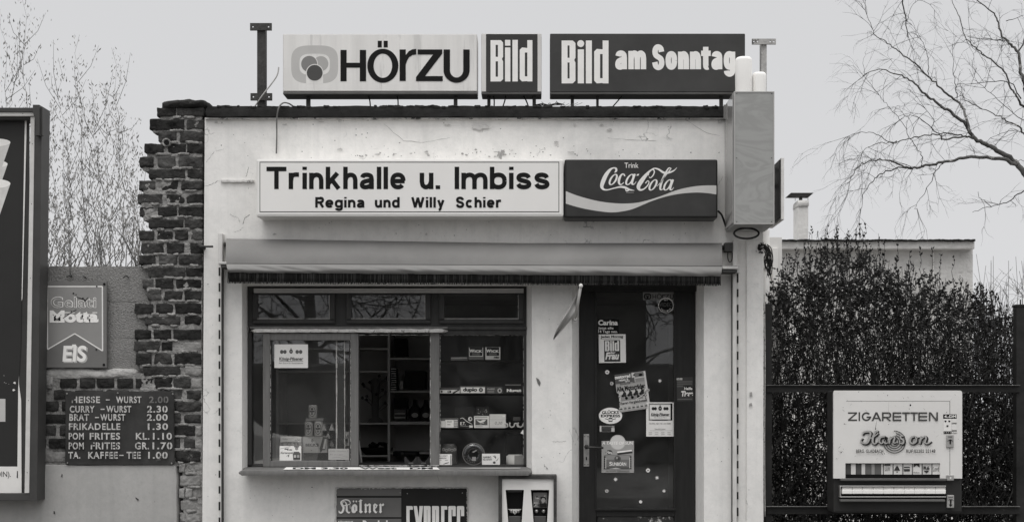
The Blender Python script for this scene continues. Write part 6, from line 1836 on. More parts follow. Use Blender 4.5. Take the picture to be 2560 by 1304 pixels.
for k in range(30): mb.ell(rnd.uniform(1194, 1219), rnd.uniform(1021, 1037), rnd.uniform(.8, 2), rnd.uniform(.8, 2), RYs + .04, T(rnd.choice((110, 140, 70))), 7)
mb.top('sweet_bag', 'bag of small pale sweets standing on the white picture box', 'bag')
for k, (x_, lb) in enumerate(((1264, 'white snake-shaped sweet half hidden behind the plain pale box'), (1284, 'white snake-shaped sweet in the middle at the right of the third shelf'), (1305, 'white snake-shaped sweet at the far right of the third shelf'))):
    mb = MB()
    q = [(x_ - 9, 1055), (x_ - 10, 1062), (x_ - 5, 1067), (x_ + 1, 1064), (x_ + 3, 1058), (x_ + 8, 1058), (x_ + 9, 1063), (x_ + 12, 1067)] if k else [(x_ - 2, 1060), (x_ + 3, 1058), (x_ + 5, 1064), (x_ + 2, 1067)]
    if k == 2: q = q[:5]
    mb.tube(spline([tuple(P(a, b, RYs)) for a, b in q], 5), .0045, T(180), 8); mb.top('snake_sweet', lb, 'sweet', 'white snake sweets on the third shelf')
ibox('price_tag', 'small grey price tag hanging above the snake sweets', 1283, 1041, 1301, 1050.5, RYs + .02, 74, .004, 'price tag', 0)
# bottom row
def jar(cx, top, bot, w_, Y, mat, n=24):
    m_ = MB(); r_ = w_ / 2 / PPM; c = P(cx, bot, Y + r_); h = PZ(top, Y) - PZ(bot, Y)
    m_.lathe(c, [(r_ * .95, 0), (r_, .01), (r_, h * .85), (r_ * .8, h * .95), (r_ * .8, h)], mat, n); return m_
t = thing('sweet_jar', 'tall jar full of ring-shaped sweets at the bottom left of the right pane', 'jar', P(1123, 1161, RYs + .08))
mb = jar(1123, 1108, 1161, 40, RYs + .02, gm('ring_sweets_jar', .085, .4, var=.5, scale=22, blotch=[(26, .58, .22)])); mb.build('jar', t)
for k in range(5):
    mb = MB(); c = P(1109 + k * 7, 1123 + (k % 2) * 2, RYs + .005); mb.tube([c + Vector((.007 * math.cos(R(a)), 0, .007 * math.sin(R(a)))) for a in range(0, 361, 30)], .0026, T(130), 6, False); mb.build('ring_sweet', t)
def dw(m_):
    z = ZP(m_, zL, RYs - .03); z.text('KONFEKT', 60, 990, 210, 1016, T(110), .03); z.text('EBISON', 64, 1030, 186, 1056, T(70), .03); z.rect(262, 990, 276, 1160, T(60)); z.rect(70, 1074, 100, 1086, T(150)); z.rect(160, 1074, 214, 1086, T(150)); z.stroke([(130, 1156, 4), (180, 1136, 16), (235, 1122, 8)], T(84))
card('price_card', 'white price card standing in front of the jar of ring sweets', 'card', 1097, 1134, 1129.5, 1161, 206, dw, Y=RYs - .03)
t = thing('round_lid', 'clear round plastic lid standing on edge between the jar and the rabbit card', 'lid', P(1183, 1161, RYs))
mb = MB(); c = P(1184, 1134, RYs - .01); r_ = 27.5 / PPM
mb.lathe(c, [(r_, 0), (r_, .004), (r_ * .5, .008), (r_ * .45, .004)], CLEAR, 40, 'y'); mb.build('disc', t)
mb = MB(); mb.tube([c + Vector((r_ * math.cos(R(a)), -.003, r_ * math.sin(R(a)))) for a in range(0, 361, 9)], .0022, T(110), 6, False); mb.build('rim', t)
mb = MB(); z = ZP(mb, zL, RYs - .022); z.rect(654, 1020, 722, 1092, T(130)); z.poly([(650, 930), (730, 892), (744, 906), (680, 946)], T(120)); z.ell(650, 1000, 60, 100, T(44)) if 0 else None
for k in range(9): z.rect(555 + k * 17, 1050 + (k * 37) % 80, 566 + k * 17, 1062 + (k * 37) % 80, T(110))
mb.build('label', t)
def dw(m_):
    z = ZP(m_, zL, RYs - .02); z.text('HARIBO', 850, 1008, 1000, 1044, T(84), .04); z.text('RED BUNNY', 850, 1050, 1018, 1086, T(96), .03)
    z.stroke([(1030, 1000, 4), (1060, 1020, 14), (1080, 1050, 6)], T(70)); z.stroke([(1060, 990, 4), (1078, 1020, 10), (1084, 1046, 5)], T(70)); z.stroke([(1130, 1040, 4), (1106, 1080, 8), (1080, 1096, 5)], T(84)); z.poly([(1030, 1110), (1060, 1100), (1082, 1120), (1070, 1144), (1036, 1140)], T(70))
card('price_card', 'curved white card with a small rabbit drawing in front of the bottom sweet shelf', 'card', 1205, 1133, 1250, 1160.5, 204, dw, Y=RYs - .02)
t = thing('paper_drum', 'round white drum at the bottom right corner of the right pane', 'drum', P(1287, 1161, RYs + .08))
mb = jar(1288, 1135, 1161, 46, RYs + .0, T(190)); mb.build('drum', t)
mb = MB(); mb.rect(1286, 1137, 1309, 1160, RYs - .001, T(130)); mb.build('label', t)
mb = MB(); mb.poly([(1301, 1082), (1308, 1072), (1309, 1085)], RYs - .03, T(200)); mb.top('paper_scrap', 'torn white paper scrap at the right edge of the right pane', 'paper')
ibox('dark_sweet_jar', 'dark tall jar behind the white drum', 1262, 1082, 1308, 1160, RYs + .14, 28, .1, 'jar', .02)
# advertising strip lying on the sill
mb = MB()
def sill(px, py_, lay):
    f_ = (1177 - py_) / 11.0
    y = SLY + .008 + f_ * .24
    return Vector((PX(px, y), y, sl(y) + .003 + lay * .0004))
def sq(pts, m, lay): mb.face([sill(x, y, lay) for x, y in pts], m)
sq([(708, 1175), (1100, 1175), (1092, 1167.5), (716, 1167.5)], T(208), 1)
vv, ff = glyphs('DM 3.30   West   DM', .04)
mb.raw([sill(732 + 350 * u, 1174 - 5.5 * v, 2.5) for u, v in vv], ff, T(40))
sq([(1140, 1173), (1300, 1172), (1302, 1169), (1180, 1170)], T(150), 1)
mb.top('sill_sticker', 'worn white advertising strip stuck flat on the window sill', 'sticker')
# ------------------------------------------------------------------ behind the kiosk: flat-roofed building, chimney, annexe
HY = 5.0
M_ROUGH = gm('rough_cast_render', .60, .95, var=.16, scale=5, bump=2.2, bscale=16, spec=.1)
t = thing('background_building', 'low flat-roofed building with rough pale render and a projecting parapet, behind the hedge', 'building', (PX(2195, HY), HY + 2, 0))
mb = MB()
mb.box(PX(1850, HY), PX(2432, HY), HY, HY + 6, ZB, PZ(622, HY), M_ROUGH)
mb.build('wall', t)
mb = MB()
mb.box(PX(1846, HY - .12), PX(2437, HY - .12), HY - .12, HY + 6.1, PZ(622, HY - .12), PZ(602, HY - .12), M_ROUGH, .01)
mb.build('parapet', t)
mb = MB()
for i in range(20):
    a = 1846 + i * 29.7
    lump(mb, PX(a, HY - .15), PX(a + 30, HY - .15), HY - .16, HY + .3, PZ(602.5, HY - .15), PZ(598 + noise.noise(Vector((i * .9, 4, 0))) * 2, HY - .15), M_FELT, amp=.008, k=20, nx=8, sd=i * .2)
mb.box(PX(1850, HY), PX(2432, HY), HY + .2, HY + 6, PZ(604, HY), PZ(600.5, HY), M_FELT)
mb.build('roof_edge', t)
mb = MB()
mb.box(PX(2331, HY), PX(2333.5, HY), HY - .02, HY, PZ(800, HY), PZ(626, HY), gm('render_joint', .7, .9))
mb.build('corner_bead', t)
CHY = 7.0
ch = thing('chimney', 'slim white rendered chimney with a flat dark metal cowl, on the low building', 'chimney', P(2002, 600, CHY))
M_CH = gm('white_chimney_render', .72, .9, var=.12, scale=5, bump=.8, bscale=20, blotch=[(5, .64, .42)])
mb = MB(); mb.pbox(1996, 514, 2021, 640, CHY, CHY + .3, M_CH, .01); mb.build('shaft', ch)
mb = MB(); lump(mb, PX(1995, CHY - .02), PX(2023.5, CHY - .02), CHY - .02, CHY + .31, PZ(515, CHY), PZ(501, CHY), gm('weathered_chimney_cap', .6, .95, var=.25, scale=9), amp=.007, k=16); mb.build('cap', ch)
mb = MB()
mb.pbox(2000, 488, 2006, 501, CHY + .12, CHY + .18, M_RUST)
q = [(1971, 488), (1981, 479), (2038, 479), (2027, 488.5)]
mb.prism([(PX(x, CHY), PZ(y, CHY)) for x, y in q], CHY + .08, CHY + .20, gm('black_cowl', .03, .5))
for x_ in (1988, 2020): mb.pbox(x_, 488, x_ + .8, 502, CHY + .14, CHY + .16, M_GALV)
mb.build('cowl', ch)
AY = 1.3
t = thing('white_annexe', 'narrow white boarded annexe wall just behind the right corner of the kiosk', 'annexe', P(1930, 1100, AY))
mb = MB(); mb.pbox(1700, 593, 1955, 1640, AY, AY + .8, gm('white_board', .70, .6, var=.06, scale=2)); mb.build('wall', t)
mb = MB(); mb.pbox(1932, 619, 1945, 716, AY - .02, AY - .001, gm('white_board_panel', .76, .55), .003); mb.build('raised_panel', t)
mb = MB(); mb.pbox(1908, 736, 1934, 742, AY - .06, AY - .001, gm('grey_ledge', .25, .7)); mb.pbox(1908, 742, 1955, 1640, AY - .004, AY - .001, gm('grey_base', .5, .8, var=.2)); mb.build('ledge', t)  # ledge, and a darker grey sheet over the wall below it
t = thing('downpipe', 'pale round downpipe between the kiosk corner and the white annexe', 'pipe', P(1914, 1600, .4))
mb = MB(); mb.tube([P(1915, 575, .4), P(1915, 1600, .4)], .022, gm('pale_pipe', .55, .5, var=.2, scale=4), 14); mb.build('pipe', t)
for y_ in (668, 1100):
    mb = MB(); mb.tube([P(1915, y_, .4), P(1915, y_ + 6, .4)], .026, M_STEEL, 14); mb.build('pipe_clip', t)

# ------------------------------------------------------------------ plants
def leaf(mb, p, d_, l_, w_, mat, roll):
    d_ = d_.normalized()
    s_ = d_.cross(Vector((math.sin(roll), math.cos(roll), .3))).normalized()
    n_ = d_.cross(s_)
    a = p + d_ * l_ * .45 + s_ * w_ * .5 + n_ * w_ * .12; b = p + d_ * l_ * .45 - s_ * w_ * .5 + n_ * w_ * .12
    mid = p + d_ * l_ * .5
    tip = p + d_ * l_
    mb.face([p, a, tip, mid], mat); mb.face([p, mid, tip, b], mat)
def gleaf(name, v, tr=.25, rough=.5):
    m = gm(name, v, rough, var=.35, scale=3, spec=.12)
    return m
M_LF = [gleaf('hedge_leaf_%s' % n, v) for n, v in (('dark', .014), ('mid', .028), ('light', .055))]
M_TW = gm('hedge_twig', .026, .8, var=.3, scale=20)
rh = random.Random(21)
def env(px):
    pts = [(1900, 745), (1925, 735), (1945, 700), (1965, 660), (2000, 640), (2045, 612), (2090, 606), (2140, 605), (2180, 620), (2215, 650), (2260, 665), (2310, 690), (2370, 718), (2420, 725), (2470, 735), (2510, 770), (2550, 805), (3000, 830)]
    for i in range(len(pts) - 1):
        if pts[i][0] <= px <= pts[i + 1][0]: return pts[i][1] + (pts[i + 1][1] - pts[i][1]) * (px - pts[i][0]) / (pts[i + 1][0] - pts[i][0])
    return 820
hedge = thing('hedge', 'tall dense privet hedge with upright shoots and dark leaves, behind the steel fence', 'hedge', (PX(2260, .7), .7, 0))
hs, hl = MB(), MB()
def shoot(p0, p1, r0, r1, wob, n=6):
    q = []
    for i in range(n + 1):
        u = i / n
        q.append(p0.lerp(p1, u) + Vector((rh.gauss(0, wob), rh.gauss(0, wob), 0)) * math.sin(u * 3.14))
    hs.tube(q, [r0 + (r1 - r0) * i / n for i in range(n + 1)], M_TW, 3, False)
    return q
def hleaf(p, dense=1.0, size=1.0):
    up = Vector((rh.gauss(0, .6), rh.gauss(0, .6), rh.uniform(-.3, 1.0)))
    l_ = rh.uniform(.012, .028) * size
    leaf(hl, p, up, l_, l_ * rh.uniform(.42, .6), M_LF[rh.choice((0, 0, 0, 1, 1, 2))], rh.uniform(0, 6.3))
for k in range(480):
    px = 1928 + (k % 240) / 240 * 1000 + rh.uniform(-4, 4)
    Y = rh.uniform(.22, 1.15)
    tp = env(px)
    topy = tp + abs(rh.gauss(0, 45)) - (rh.random() < .16) * rh.uniform(10, 34)
    if px < 1940: Y = rh.uniform(.3, 1.0)
    base = Vector((PX(px, Y) + rh.gauss(0, .06), Y, 0))
    top = P(px + rh.gauss(0, 10), topy, Y)
    if PX(px, Y) < xr + .03: continue
    q = shoot(base, top, rh.uniform(.003, .008), .0014, .08, 8)
    H = top.z
    for b_ in range(rh.randint(10, 14)):
        u = rh.uniform(.18, .97)
        i = min(7, int(u * 8)); p = q[i].lerp(q[i + 1], u * 8 - i)
        d_ = Vector((rh.gauss(0, .8), rh.gauss(0, .6), rh.uniform(.2, 1.2))).normalized()
        ln = rh.uniform(.10, .32) * (1.1 - u * .5)
        e_ = p + d_ * ln
        mt = PZ(tp - 4, Y)
        if e_.z > mt: e_.z = mt - rh.uniform(0, .05)
        if e_.x < xr + .06: continue
        qq = shoot(p, e_, .003, .001, .012, 3)
        zz = e_.z
        nl = int(rh.uniform(5, 10) * (3.4 if zz > 1.9 else 1.3 if zz > 1.3 else 1.4))
        for c_ in range(nl):
            v = rh.uniform(.15, 1.05); j = min(2, int(v * 3))
            hleaf(qq[j].lerp(qq[j + 1], v * 3 - j), 1, 1.0 if zz > 1.15 else .95)
    for c_ in range(40):
        u = rh.uniform(.5, 1.0); i = min(7, int(u * 8)); hleaf(q[i].lerp(q[i + 1], u * 8 - i) + Vector((rh.gauss(0, .012), rh.gauss(0, .012), 0)))
for k in range(1500):
    Y = rh.uniform(.25, 1.1); x_ = rh.uniform(1940, 2900); a_ = P(x_, rh.uniform(860, 1100), Y)
    shoot(a_, a_ + Vector((rh.gauss(0, .09), rh.gauss(0, .05), rh.uniform(.15, .45))), .0022, .001, .015, 4)
# dark low thicket and the tall thin shoots
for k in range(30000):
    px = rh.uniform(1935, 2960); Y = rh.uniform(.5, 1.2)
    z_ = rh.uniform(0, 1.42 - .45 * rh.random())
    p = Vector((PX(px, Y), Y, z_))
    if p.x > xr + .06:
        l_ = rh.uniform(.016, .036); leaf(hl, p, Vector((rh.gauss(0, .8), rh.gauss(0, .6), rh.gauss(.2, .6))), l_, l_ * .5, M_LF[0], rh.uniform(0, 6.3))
for (x_, y_, yb) in ((2030, 566, 700), (2094, 544, 680), (2092, 575, 690), (2150, 556, 680), (2164, 562, 690), (2196, 583, 690), (2062, 618, 720), (2245, 606, 720), (2330, 615, 760), (2352, 636, 770), (2384, 640, 770), (1972, 640, 760), (2275, 626, 730), (2120, 585, 700), (2400, 688, 780), (2300, 622, 740)):
    Y = rh.uniform(.35, .7)
    q = shoot(P(x_ + rh.uniform(-6, 6), yb, Y), P(x_, y_, Y), .003, .0011, .008, 7)
    for c_ in range(17):
        u = rh.uniform(.15, 1.0); i = min(6, int(u * 7)); p = q[i].lerp(q[i + 1], u * 7 - i)
        l_ = rh.uniform(.014, .026); leaf(hl, p, Vector((rh.choice((-.7, .7)) * rh.random(), rh.gauss(0, .4), .8)), l_, l_ * .55, M_LF[0], rh.uniform(0, 6))
for k in range(70):
    x_ = rh.uniform(1950, 2520); Y = rh.uniform(.3, .8); y0_ = env(x_)
    h_ = rh.uniform(8, 34) * (1.3 if 2000 < x_ < 2220 else .8)
    q = shoot(P(x_ + rh.uniform(-10, 10), y0_ + 50, Y), P(x_, y0_ - h_, Y), .0026, .001, .008, 5)
    for c_ in range(12):
        u = rh.uniform(.25, 1.0); i = min(4, int(u * 5)); p = q[i].lerp(q[i + 1], u * 5 - i)
        l_ = rh.uniform(.012, .024); leaf(hl, p, Vector((rh.choice((-.7, .7)) * rh.random(), rh.gauss(0, .4), .8)), l_, l_ * .55, M_LF[rh.choice((0, 0, 1))], rh.uniform(0, 6))
hs.build('stems', hedge)
hl.build('foliage', hedge)

# creeper on the kiosk corner
t = thing('dead_creeper', 'dried creeper hanging from the right corner of the kiosk under the projecting signs', 'creeper', P(1918, 742, .05))
mb = MB()
for k in range(20):
    x_, y_ = 1908 + rh.uniform(-3, 12), 614 + rh.uniform(-4, 10)
    q = [(x_, y_, .03), (x_ + rh.uniform(2, 12), y_ + rh.uniform(4, 18), -.01), (x_ + rh.uniform(2, 16), y_ + rh.uniform(24, 46), .0), (1917 + rh.uniform(-6, 12), y_ + rh.uniform(44, 84), .02)]
    mb.tube(spline([tuple(P(*c_)) for c_ in q], 5), [.0028] * 15 + [.001], M_TW, 4, False)
mb.tube(spline([tuple(P(*c_)) for c_ in ((1926, 680, .02), (1930, 710, .02), (1934, 736, .03))], 5), .002, M_TW, 4)
mb.build('stems', t)
mb = MB()
lump(mb, PX(1896, -.02), PX(1906, -.02), -.03, .03, PZ(628), PZ(610), M_TW, amp=.012, k=3)
for c_ in range(40): leaf(mb, P(1905 + rh.gauss(0, 5), 620 + rh.gauss(0, 8), -.02), Vector((rh.gauss(0, 1), rh.gauss(0, 1), rh.gauss(0, 1))), .02, .009, M_TW, rh.uniform(0, 6))
mb.build('clump', t)
t = thing('young_shoot', 'small leafy shoot sprouting between the kiosk corner and the hedge', 'plant', P(1925, 800, .12))
ms, ml = MB(), MB()
for k in range(9):
    x_ = 1912 + k * 6 + rh.uniform(-3, 3); y_ = 732 + rh.uniform(-14, 26)
    q = [P(x_ + rh.uniform(-4, 4), 830, .15), P(x_, y_ + 40, .13), P(x_ + rh.uniform(-5, 5), y_, .11)]
    ms.tube(q, [.003, .002, .001], M_TW, 4, False)
    for c_ in range(8):
        p = q[1].lerp(q[2], rh.random()); l_ = rh.uniform(.022, .04); leaf(ml, p, Vector((rh.gauss(0, .8), rh.gauss(0, .5), .6)), l_, l_ * .5, M_LF[rh.choice((0, 1))], rh.uniform(0, 6))
ms.build('stems', t); ml.build('leaves', t)

# birch
BRY = 6.0
zM = (2.328, 1880, 0)
def BP(x, y, dY=0.0): return P(x / zM[0] + zM[1], y / zM[0] + zM[2], BRY + dY)
M_BK = gm('dark_birch_twig', .030, .9, var=.3, scale=10)
M_BARK = gm('mottled_birch_bark', .10, .85, var=.5, scale=9, bump=.5, blotch=[(7, .58, .42)])
birch = thing('birch_tree', 'bare birch with drooping twigs reaching in from the right edge over the hedge', 'tree', Vector((BP(1690, 900).x, BRY, 0)))
kpx = (D + BRY) / D / PPM / 2.328          # metres per enlarged pixel
tb, tl, tt_ = MB(), MB(), MB()
trunk = [Vector((BP(1740, 0).x, BRY, -.1)), BP(1745, 1600), BP(1735, 1250), BP(1715, 1050), BP(1700, 800), BP(1690, 560), BP(1680, 460), BP(1670, 200), BP(1660, -150), BP(1650, -500), BP(1640, -900)]
tb.tube(spline([tuple(v) for v in trunk], 4), [max(.02, .17 - .15 * i / 40) for i in range(41)], M_BARK, 10)
tb.build('trunk', birch)
rb = random.Random(5)
LIMBS = [([(1715, 1120), (1583, 1010), (1530, 945), (1440, 885), (1360, 840), (1285, 795), (1255, 740), (1190, 680), (1120, 625), (1040, 575), (985, 525), (920, 465), (840, 430), (740, 405), (640, 440)], 34, 3),
 ([(1270, 780), (1240, 660), (1205, 600), (1130, 545), (1080, 495), (1010, 430), (930, 355), (850, 300), (790, 250), (720, 205), (690, 140), (640, 20)], 16, 2),
 ([(1545, 960), (1440, 925), (1340, 915), (1230, 920), (1110, 945), (1010, 965), (930, 980), (860, 960), (800, 935), (720, 930), (640, 955), (590, 1010), (565, 1080), (540, 1170)], 22, 2),
 ([(930, 976), (850, 975), (740, 1015), (680, 1080), (645, 1150), (635, 1230)], 9, 1.6),
 ([(1110, 950), (1060, 1010), (1010, 1110), (960, 1180), (955, 1220)], 7, 1.6),
 ([(1290, 795), (1220, 798), (1110, 810), (1100, 785), (1040, 785), (930, 800), (840, 825), (740, 835), (670, 860), (620, 910)], 12, 2),
 ([(1240, 795), (1160, 780), (1060, 765), (1050, 700), (1000, 620)], 8, 2), ([(840, 825), (800, 825), (720, 780), (620, 770), (540, 800)], 6, 1.6),
 ([(1060, 765), (990, 700), (920, 670), (860, 700)], 6, 1.6),
 ([(1695, 720), (1583, 620), (1540, 560), (1510, 520), (1480, 440), (1420, 375), (1340, 310), (1290, 270), (1240, 210), (1200, 80), (1160, 0), (1130, -80)], 14, 2.5),
 ([(1690, 760), (1600, 600), (1585, 480), (1560, 400), (1545, 300), (1500, 250), (1460, 215), (1430, 130), (1410, 80), (1320, 10), (1260, -60)], 24, 4), ([(1545, 300), (1583, 240), (1610, 160)], 10, 4), ([(1470, 238), (1380, 228), (1250, 215)], 6, 2),
 ([(1700, 870), (1583, 780), (1560, 740), (1480, 700), (1440, 680), (1340, 630), (1250, 590), (1215, 545)], 12, 2), ([(1195, 575), (1185, 500), (1170, 380), (1165, 250)], 7, 2), ([(1025, 440), (1025, 360), (1000, 270), (970, 215)], 5, 1.6),
 ([(1720, 1080), (1583, 1110), (1500, 1165), (1390, 1200), (1280, 1240)], 9, 2), ([(1390, 1200), (1330, 1150), (1310, 1110)], 5, 1.6), ([(985, 960), (985, 900), (930, 820), (870, 710), (810, 640), (770, 590), (720, 530)], 5, 1.6),
 ([(870, -60), (880, 40), (900, 130), (906, 220)], 8, 4), ([(900, 130), (920, 60), (960, -10)], 4, 1.5), ([(1640, 900), (1583, 780), (1520, 760), (1440, 780), (1360, 820)], 6, 2), ([(1560, 580), (1500, 480), (1350, 480), (1190, 495)], 7, 2), ([(1480, 120), (1583, 90)], 5, 2), ([(1600, 700), (1560, 690), (1450, 600), (1360, 510), (1290, 460)], 7, 2), ([(1600, 950), (1583, 930), (1540, 940)], 4, 2)]
def twig(p, d_, ln, r_, depth, droop):
    n = 5; q = [p]; dd = d_.normalized()
    for i in range(n):
        dd = (dd + Vector((rb.gauss(0, .20), rb.gauss(0, .2), rb.gauss(0, .14) - droop * (.35 + i * .12)))).normalized()
        q.append(q[-1] + dd * ln / n)
    tt_.tube(q, [r_ * (1 - .7 * i / n) for i in range(n + 1)], M_BK, 3, False)
    if depth > 0:
        for k in range(rb.randint(2, 4)):
            i = rb.randint(1, n); a = (q[i] - q[i - 1]).normalized()
            s_ = Vector((rb.gauss(0, 1), rb.gauss(0, 1), rb.gauss(0, .8)))
            twig(q[i], a + s_ * .5, ln * rb.uniform(.35, .7), r_ * .62, depth - 1, droop)
for li, (pts, w0, w1) in enumerate(LIMBS):
    dY = rb.uniform(-.6, .6)
    w0 *= 1.08; w1 *= 1.15
    base = [(x, y, dY * min(1, i / 2) if w0 > 10 else 0.0) for i, (x, y) in enumerate(pts)]
    sp_ = spline([tuple(BP(*b_)) for b_ in base], 5)
    n = len(sp_)
    sp_ = [Vector(v) + Vector((rb.gauss(0, .006), rb.gauss(0, .006), rb.gauss(0, .006))) for v in sp_]
    tl.tube(sp_, [(w0 + (w1 - w0) * (i / (n - 1)) ** .8) * kpx * .5 for i in range(n)], M_BARK if w0 > 10 else M_BK, 6 if w0 > 8 else 4)
    L_ = sum((sp_[i + 1] - sp_[i]).length for i in range(n - 1))
    for k in range(int(L_ * 8)):
        u = rb.random() ** .75; i = min(n - 2, int(u * (n - 1)))
        a = (sp_[i + 1] - sp_[i]).normalized()
        s_ = Vector((rb.gauss(0, 1), rb.gauss(0, 1), rb.gauss(.1, 1)))
        tip = sp_[i].x < BP(1000, 0).x
        twig(sp_[i], a * .7 + s_ * .8, rb.uniform(.15, .5), .0027, 2 if rb.random() < .6 else 1, .26 if tip else .06)
    e_ = sp_[-1]
    if e_.x < BP(1100, 0).x:
        for k in range(3): twig(e_ - (sp_[-1] - sp_[-4]) * rb.random(), (sp_[-1] - sp_[-4]).normalized() + Vector((rb.gauss(0, .3), rb.gauss(0, .3), -.1)), rb.uniform(.3, .7), .0024, 2, .24)
tl.build('limbs', birch); tt_.build('twigs', birch)

# leafy saplings behind the low wall
M_SL = [gm('young_leaf_%s' % n, v, .7, var=.2) for n, v in (('dark', .17), ('mid', .27), ('pale', .40))]
M_SB = gm('sapling_bark', .14, .85, var=.3, scale=10)
rs = random.Random(11)
SAP = [(8, 20, 2.2, 0), (55, -10, 2.4, 0), (35, 90, 3.0, 0), (128, 250, 2.6, 1), (160, 330, 2.2, 1), (150, 150, 3.0, 1), (192, 90, 3.2, 2), (236, 200, 2.4, 2), (262, 210, 3.2, 2), (300, 260, 2.4, 3), (330, 330, 2.3, 3), (286, 120, 3.4, 3), (205, 400, 2.2, 2), (140, 470, 2.0, 1), (270, 430, 2.1, 3), (340, 470, 2.2, 3), (95, 300, 2.8, 0), (110, 420, 2.1, 1), (170, 240, 3.2, 1), (222, 300, 2.8, 2), (248, 380, 2.2, 2), (315, 420, 2.0, 3), (-40, 30, 2.6, 0), (-90, 80, 2.6, 0)]
names_ = ['leafy sapling whose tall shoots rise behind the poster case', 'leafy sapling with many thin upright shoots just right of the poster case', 'sapling with long leaning stem behind the ice cream sign wall', 'sapling with fine upright leafy shoots close to the brick pier']
for g in range(4):
    t = thing('sapling', names_[g], 'sapling', P((20, 135, 225, 315)[g], 1400, 2.6), 'leafy saplings behind the low wall')
    ms, ml = MB(), MB()
    for (x_, y_, Y, gg) in SAP:
        if gg != g: continue
        b0 = P((20, 135, 258, 325)[g] + rs.uniform(-14, 14), 1100, Y)
        p0 = P(x_ + rs.uniform(6, 30), 700, Y); p1 = P(x_, y_, Y)
        q = [b0]
        n = 14
        for i in range(n + 1):
            u = i / n
            q.append(p0.lerp(p1, u) + Vector((rs.gauss(0, .018), rs.gauss(0, .02), 0)))
        H_ = (p1 - p0).length
        ms.tube(q, [.008] + [max(.0009, .0045 * (1 - i / n)) for i in range(n + 1)], M_SB, 4, False)
        def leaves(a, b, cnt):
            for c_ in range(cnt):
                p = a.lerp(b, rs.random()) + Vector((rs.gauss(0, .026), rs.gauss(0, .026), 0)); l_ = rs.uniform(.018, .038)
                leaf(ml, p, Vector((rs.gauss(0, .45), rs.gauss(0, .4), 1)), l_, l_ * .32, M_SL[rs.choice((0, 1, 1, 2))], rs.uniform(0, 6))
        for i in range(1, n + 1): leaves(q[i], q[i + 1], int(rs.uniform(8, 24)))
        for b_ in range(int(H_ * 5)):
            i = rs.randint(1, n - 2); p = q[i].lerp(q[i + 1], rs.random()); s_ = rs.choice((-1, 1))
            e_ = p + Vector((s_ * rs.uniform(.03, .18), rs.gauss(0, .1), rs.uniform(.1, .5)))
            m_ = p.lerp(e_, .5) + Vector((s_ * .02, 0, -.02))
            ms.tube([p, m_, e_], [.0028, .002, .001], M_SB, 3, False)
            leaves(p, m_, 4); leaves(m_, e_, 9)
    for b_ in range(9):                                        # tangle low down
        x_ = (20, 135, 225, 315)[g] + rs.uniform(-50, 50)
        p = P(x_, 690, 2.0); e_ = P(x_ + rs.uniform(-90, 90), rs.uniform(520, 640), 2.0 + rs.uniform(-.2, .4))
        if e_.x > PX(372, 2.0): e_.x = PX(360, 2.0)
        ms.tube(spline([tuple(p), tuple(p.lerp(e_, .5) + Vector((0, 0, .06))), tuple(e_)], 4), [.004] * 5 + [.0025] * 3 + [.001], M_SB, 3, False)
    ms.build('stems', t); ml.build('foliage', t)
# thin bare shrub at the far right
t = thing('bare_shrub', 'thin half-bare shrub with pale twigs beyond the right end of the hedge', 'shrub', P(2490, 1300, 2.4))
ms, ml = MB(), MB()
for k in range(46):
    x_ = rs.uniform(2430, 2640); Y = rs.uniform(2.0, 2.8)
    p = P(x_, 1300, Y); e_ = P(x_ + rs.uniform(-40, 40), rs.uniform(630, 790), Y)
    q = [p.lerp(e_, i / 7) + Vector((rs.gauss(0, .02), rs.gauss(0, .02), 0)) for i in range(8)]
    ms.tube(q, [.006 - .0006 * i for i in range(8)], M_SB, 3, False)
    for b_ in range(9):
        i = rs.randint(3, 6); a = q[i]; e2 = a + Vector((rs.gauss(0, .12), rs.gauss(0, .1), rs.uniform(.0, .22)))
        ms.tube([a, a.lerp(e2, .5) + Vector((0, 0, .02)), e2], [.002, .0015, .0008], M_SB, 3, False)
        for c_ in range(4): leaf(ml, a.lerp(e2, rs.random()), Vector((rs.gauss(0, .6), rs.gauss(0, .5), .8)), .016, .006, M_SL[rs.choice((0, 1, 2))], rs.uniform(0, 6))
ms.build('stems', t); ml.build('foliage', t)

# ------------------------------------------------------------------ the far side of the road, seen only as reflections in the panes
mb = MB()
lump(mb, -28, 30, -25, -23.4, 0, 2.35, gm('clipped_hedge_green', .05, .9, var=.5, scale=5, bump=1, bscale=20), amp=.10, k=16, nx=160, ny=6, nz=10, fr=2.2)
mb.top('far_hedge', 'clipped dark hedge along the far side of the road, reflected in the glass', 'hedge')
t = thing('brick_hut', 'dark brick hut across the road, reflected in the panes and the door', 'hut', (0, -22, 0))
mb = MB(); mb.box(-2.3, 2.5, -25, -22.2, 0, 5.2, gm('hut_brick', .05, .9, var=.3, scale=5), .02); mb.build('wall', t)
mb = MB(); mb.box(-2.5, 2.7, -25.2, -22.0, 5.2, 5.4, M_FELT); mb.build('roof', t)
mb = MB(); mb.box(-.5, .5, -22.2, -22.15, 0, 2.1, gm('hut_door', .03, .5)); mb.build('door', t)
rr_ = random.Random(3)
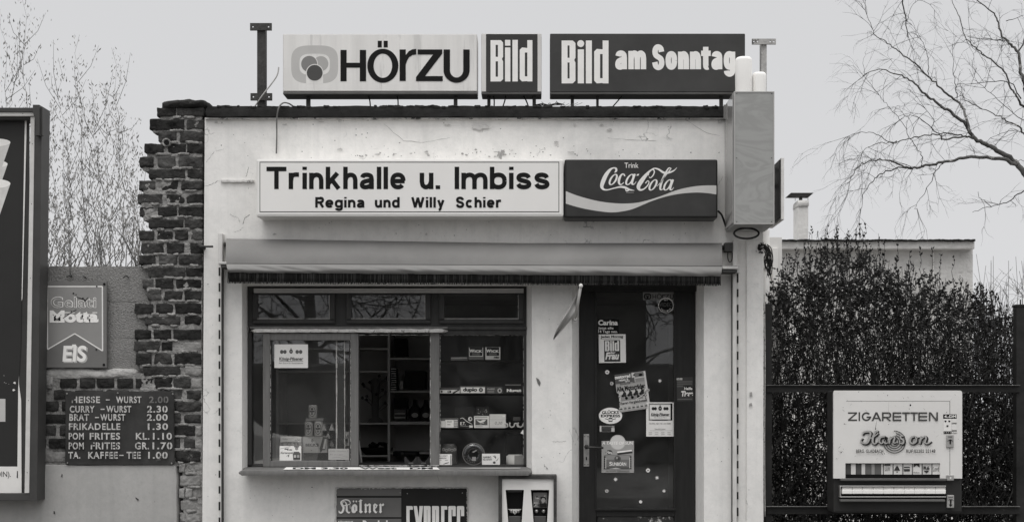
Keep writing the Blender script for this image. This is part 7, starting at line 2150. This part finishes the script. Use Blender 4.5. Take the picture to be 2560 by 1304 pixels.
def bare(name, label, x_, Y, h, seed):
    r0 = random.Random(seed)
    t_ = thing(name, label, 'tree', (x_, Y, 0), 'bare trees across the road')
    a, b = MB(), MB()
    a.tube([(x_, Y, 0), (x_ + .1, Y, h * .25), (x_, Y, h * .5), (x_ + .2, Y, h * .8)], [.24, .2, .14, .05], M_BARK, 8); a.build('trunk', t_)
    def br(p, d_, ln, r_, dep):
        n = 4; q = [p]; dd = d_.normalized()
        for i in range(n):
            dd = (dd + Vector((r0.gauss(0, .25), r0.gauss(0, .25), r0.gauss(.0, .2)))).normalized(); q.append(q[-1] + dd * ln / n)
        b.tube(q, [r_ * (1 - .6 * i / n) for i in range(n + 1)], M_BK, 3, False)
        if dep:
            for k in range(4): br(q[r0.randint(1, n)], dd + Vector((r0.gauss(0, .8), r0.gauss(0, .8), r0.gauss(.1, .6))), ln * .62, r_ * .55, dep - 1)
    for k in range(13): br(Vector((x_, Y, h * r0.uniform(.2, .6))), Vector((r0.gauss(0, 1), r0.gauss(0, 1), r0.uniform(-.1, .8))), h * .38, .07, 3)
    b.build('crown', t_)
for k, (x_, h) in enumerate(((-11.5, 8), (-6.2, 9), (5.4, 8.5), (10.5, 9), (15, 8), (-17, 9))): bare('bare_tree', 'leafless tree across the road, mirrored in the window and door glass', x_, -26.5 - (k % 2) * 2, h, 40 + k)
t = thing('parked_car', 'pale rounded car parked across the road, mirrored in the left window pane', 'car', (-6.2, -14, 0))
prof = [(-8.2, .35), (-8.3, .62), (-8.0, .80), (-7.4, .86), (-6.9, 1.26), (-6.3, 1.40), (-5.5, 1.40), (-5.0, 1.26), (-4.5, .92), (-3.9, .84), (-3.7, .66), (-3.75, .35)]
sm = spline(prof, 4)
mb = MB(); mb.prism([(x_, z_) for x_, z_ in sm], -14.6, -13.2, gm('pale_car_paint', .85, .25, spec=.6)); mb.build('body', t)
for pts in ([(-6.75, .92), (-6.45, 1.26), (-5.95, 1.30), (-5.95, .92)], [(-5.88, .92), (-5.88, 1.30), (-5.4, 1.28), (-4.85, .92)]):
    mb = MB(); mb.prism(pts, -13.2, -13.19, gm('car_glass', .02, .08, spec=.6)); mb.build('window', t)
for x_ in (-7.35, -4.65):
    mb = MB(); mb.lathe((x_, -13.3, .31), [(.31, 0), (.31, .15), (.2, .16), (.1, .14)], M_BLACK, 20, 'y'); mb.lathe((x_, -13.3, .31), [(.18, .1), (.17, .17), (.05, .19)], M_STEEL, 16, 'y'); mb.build('wheel', t)
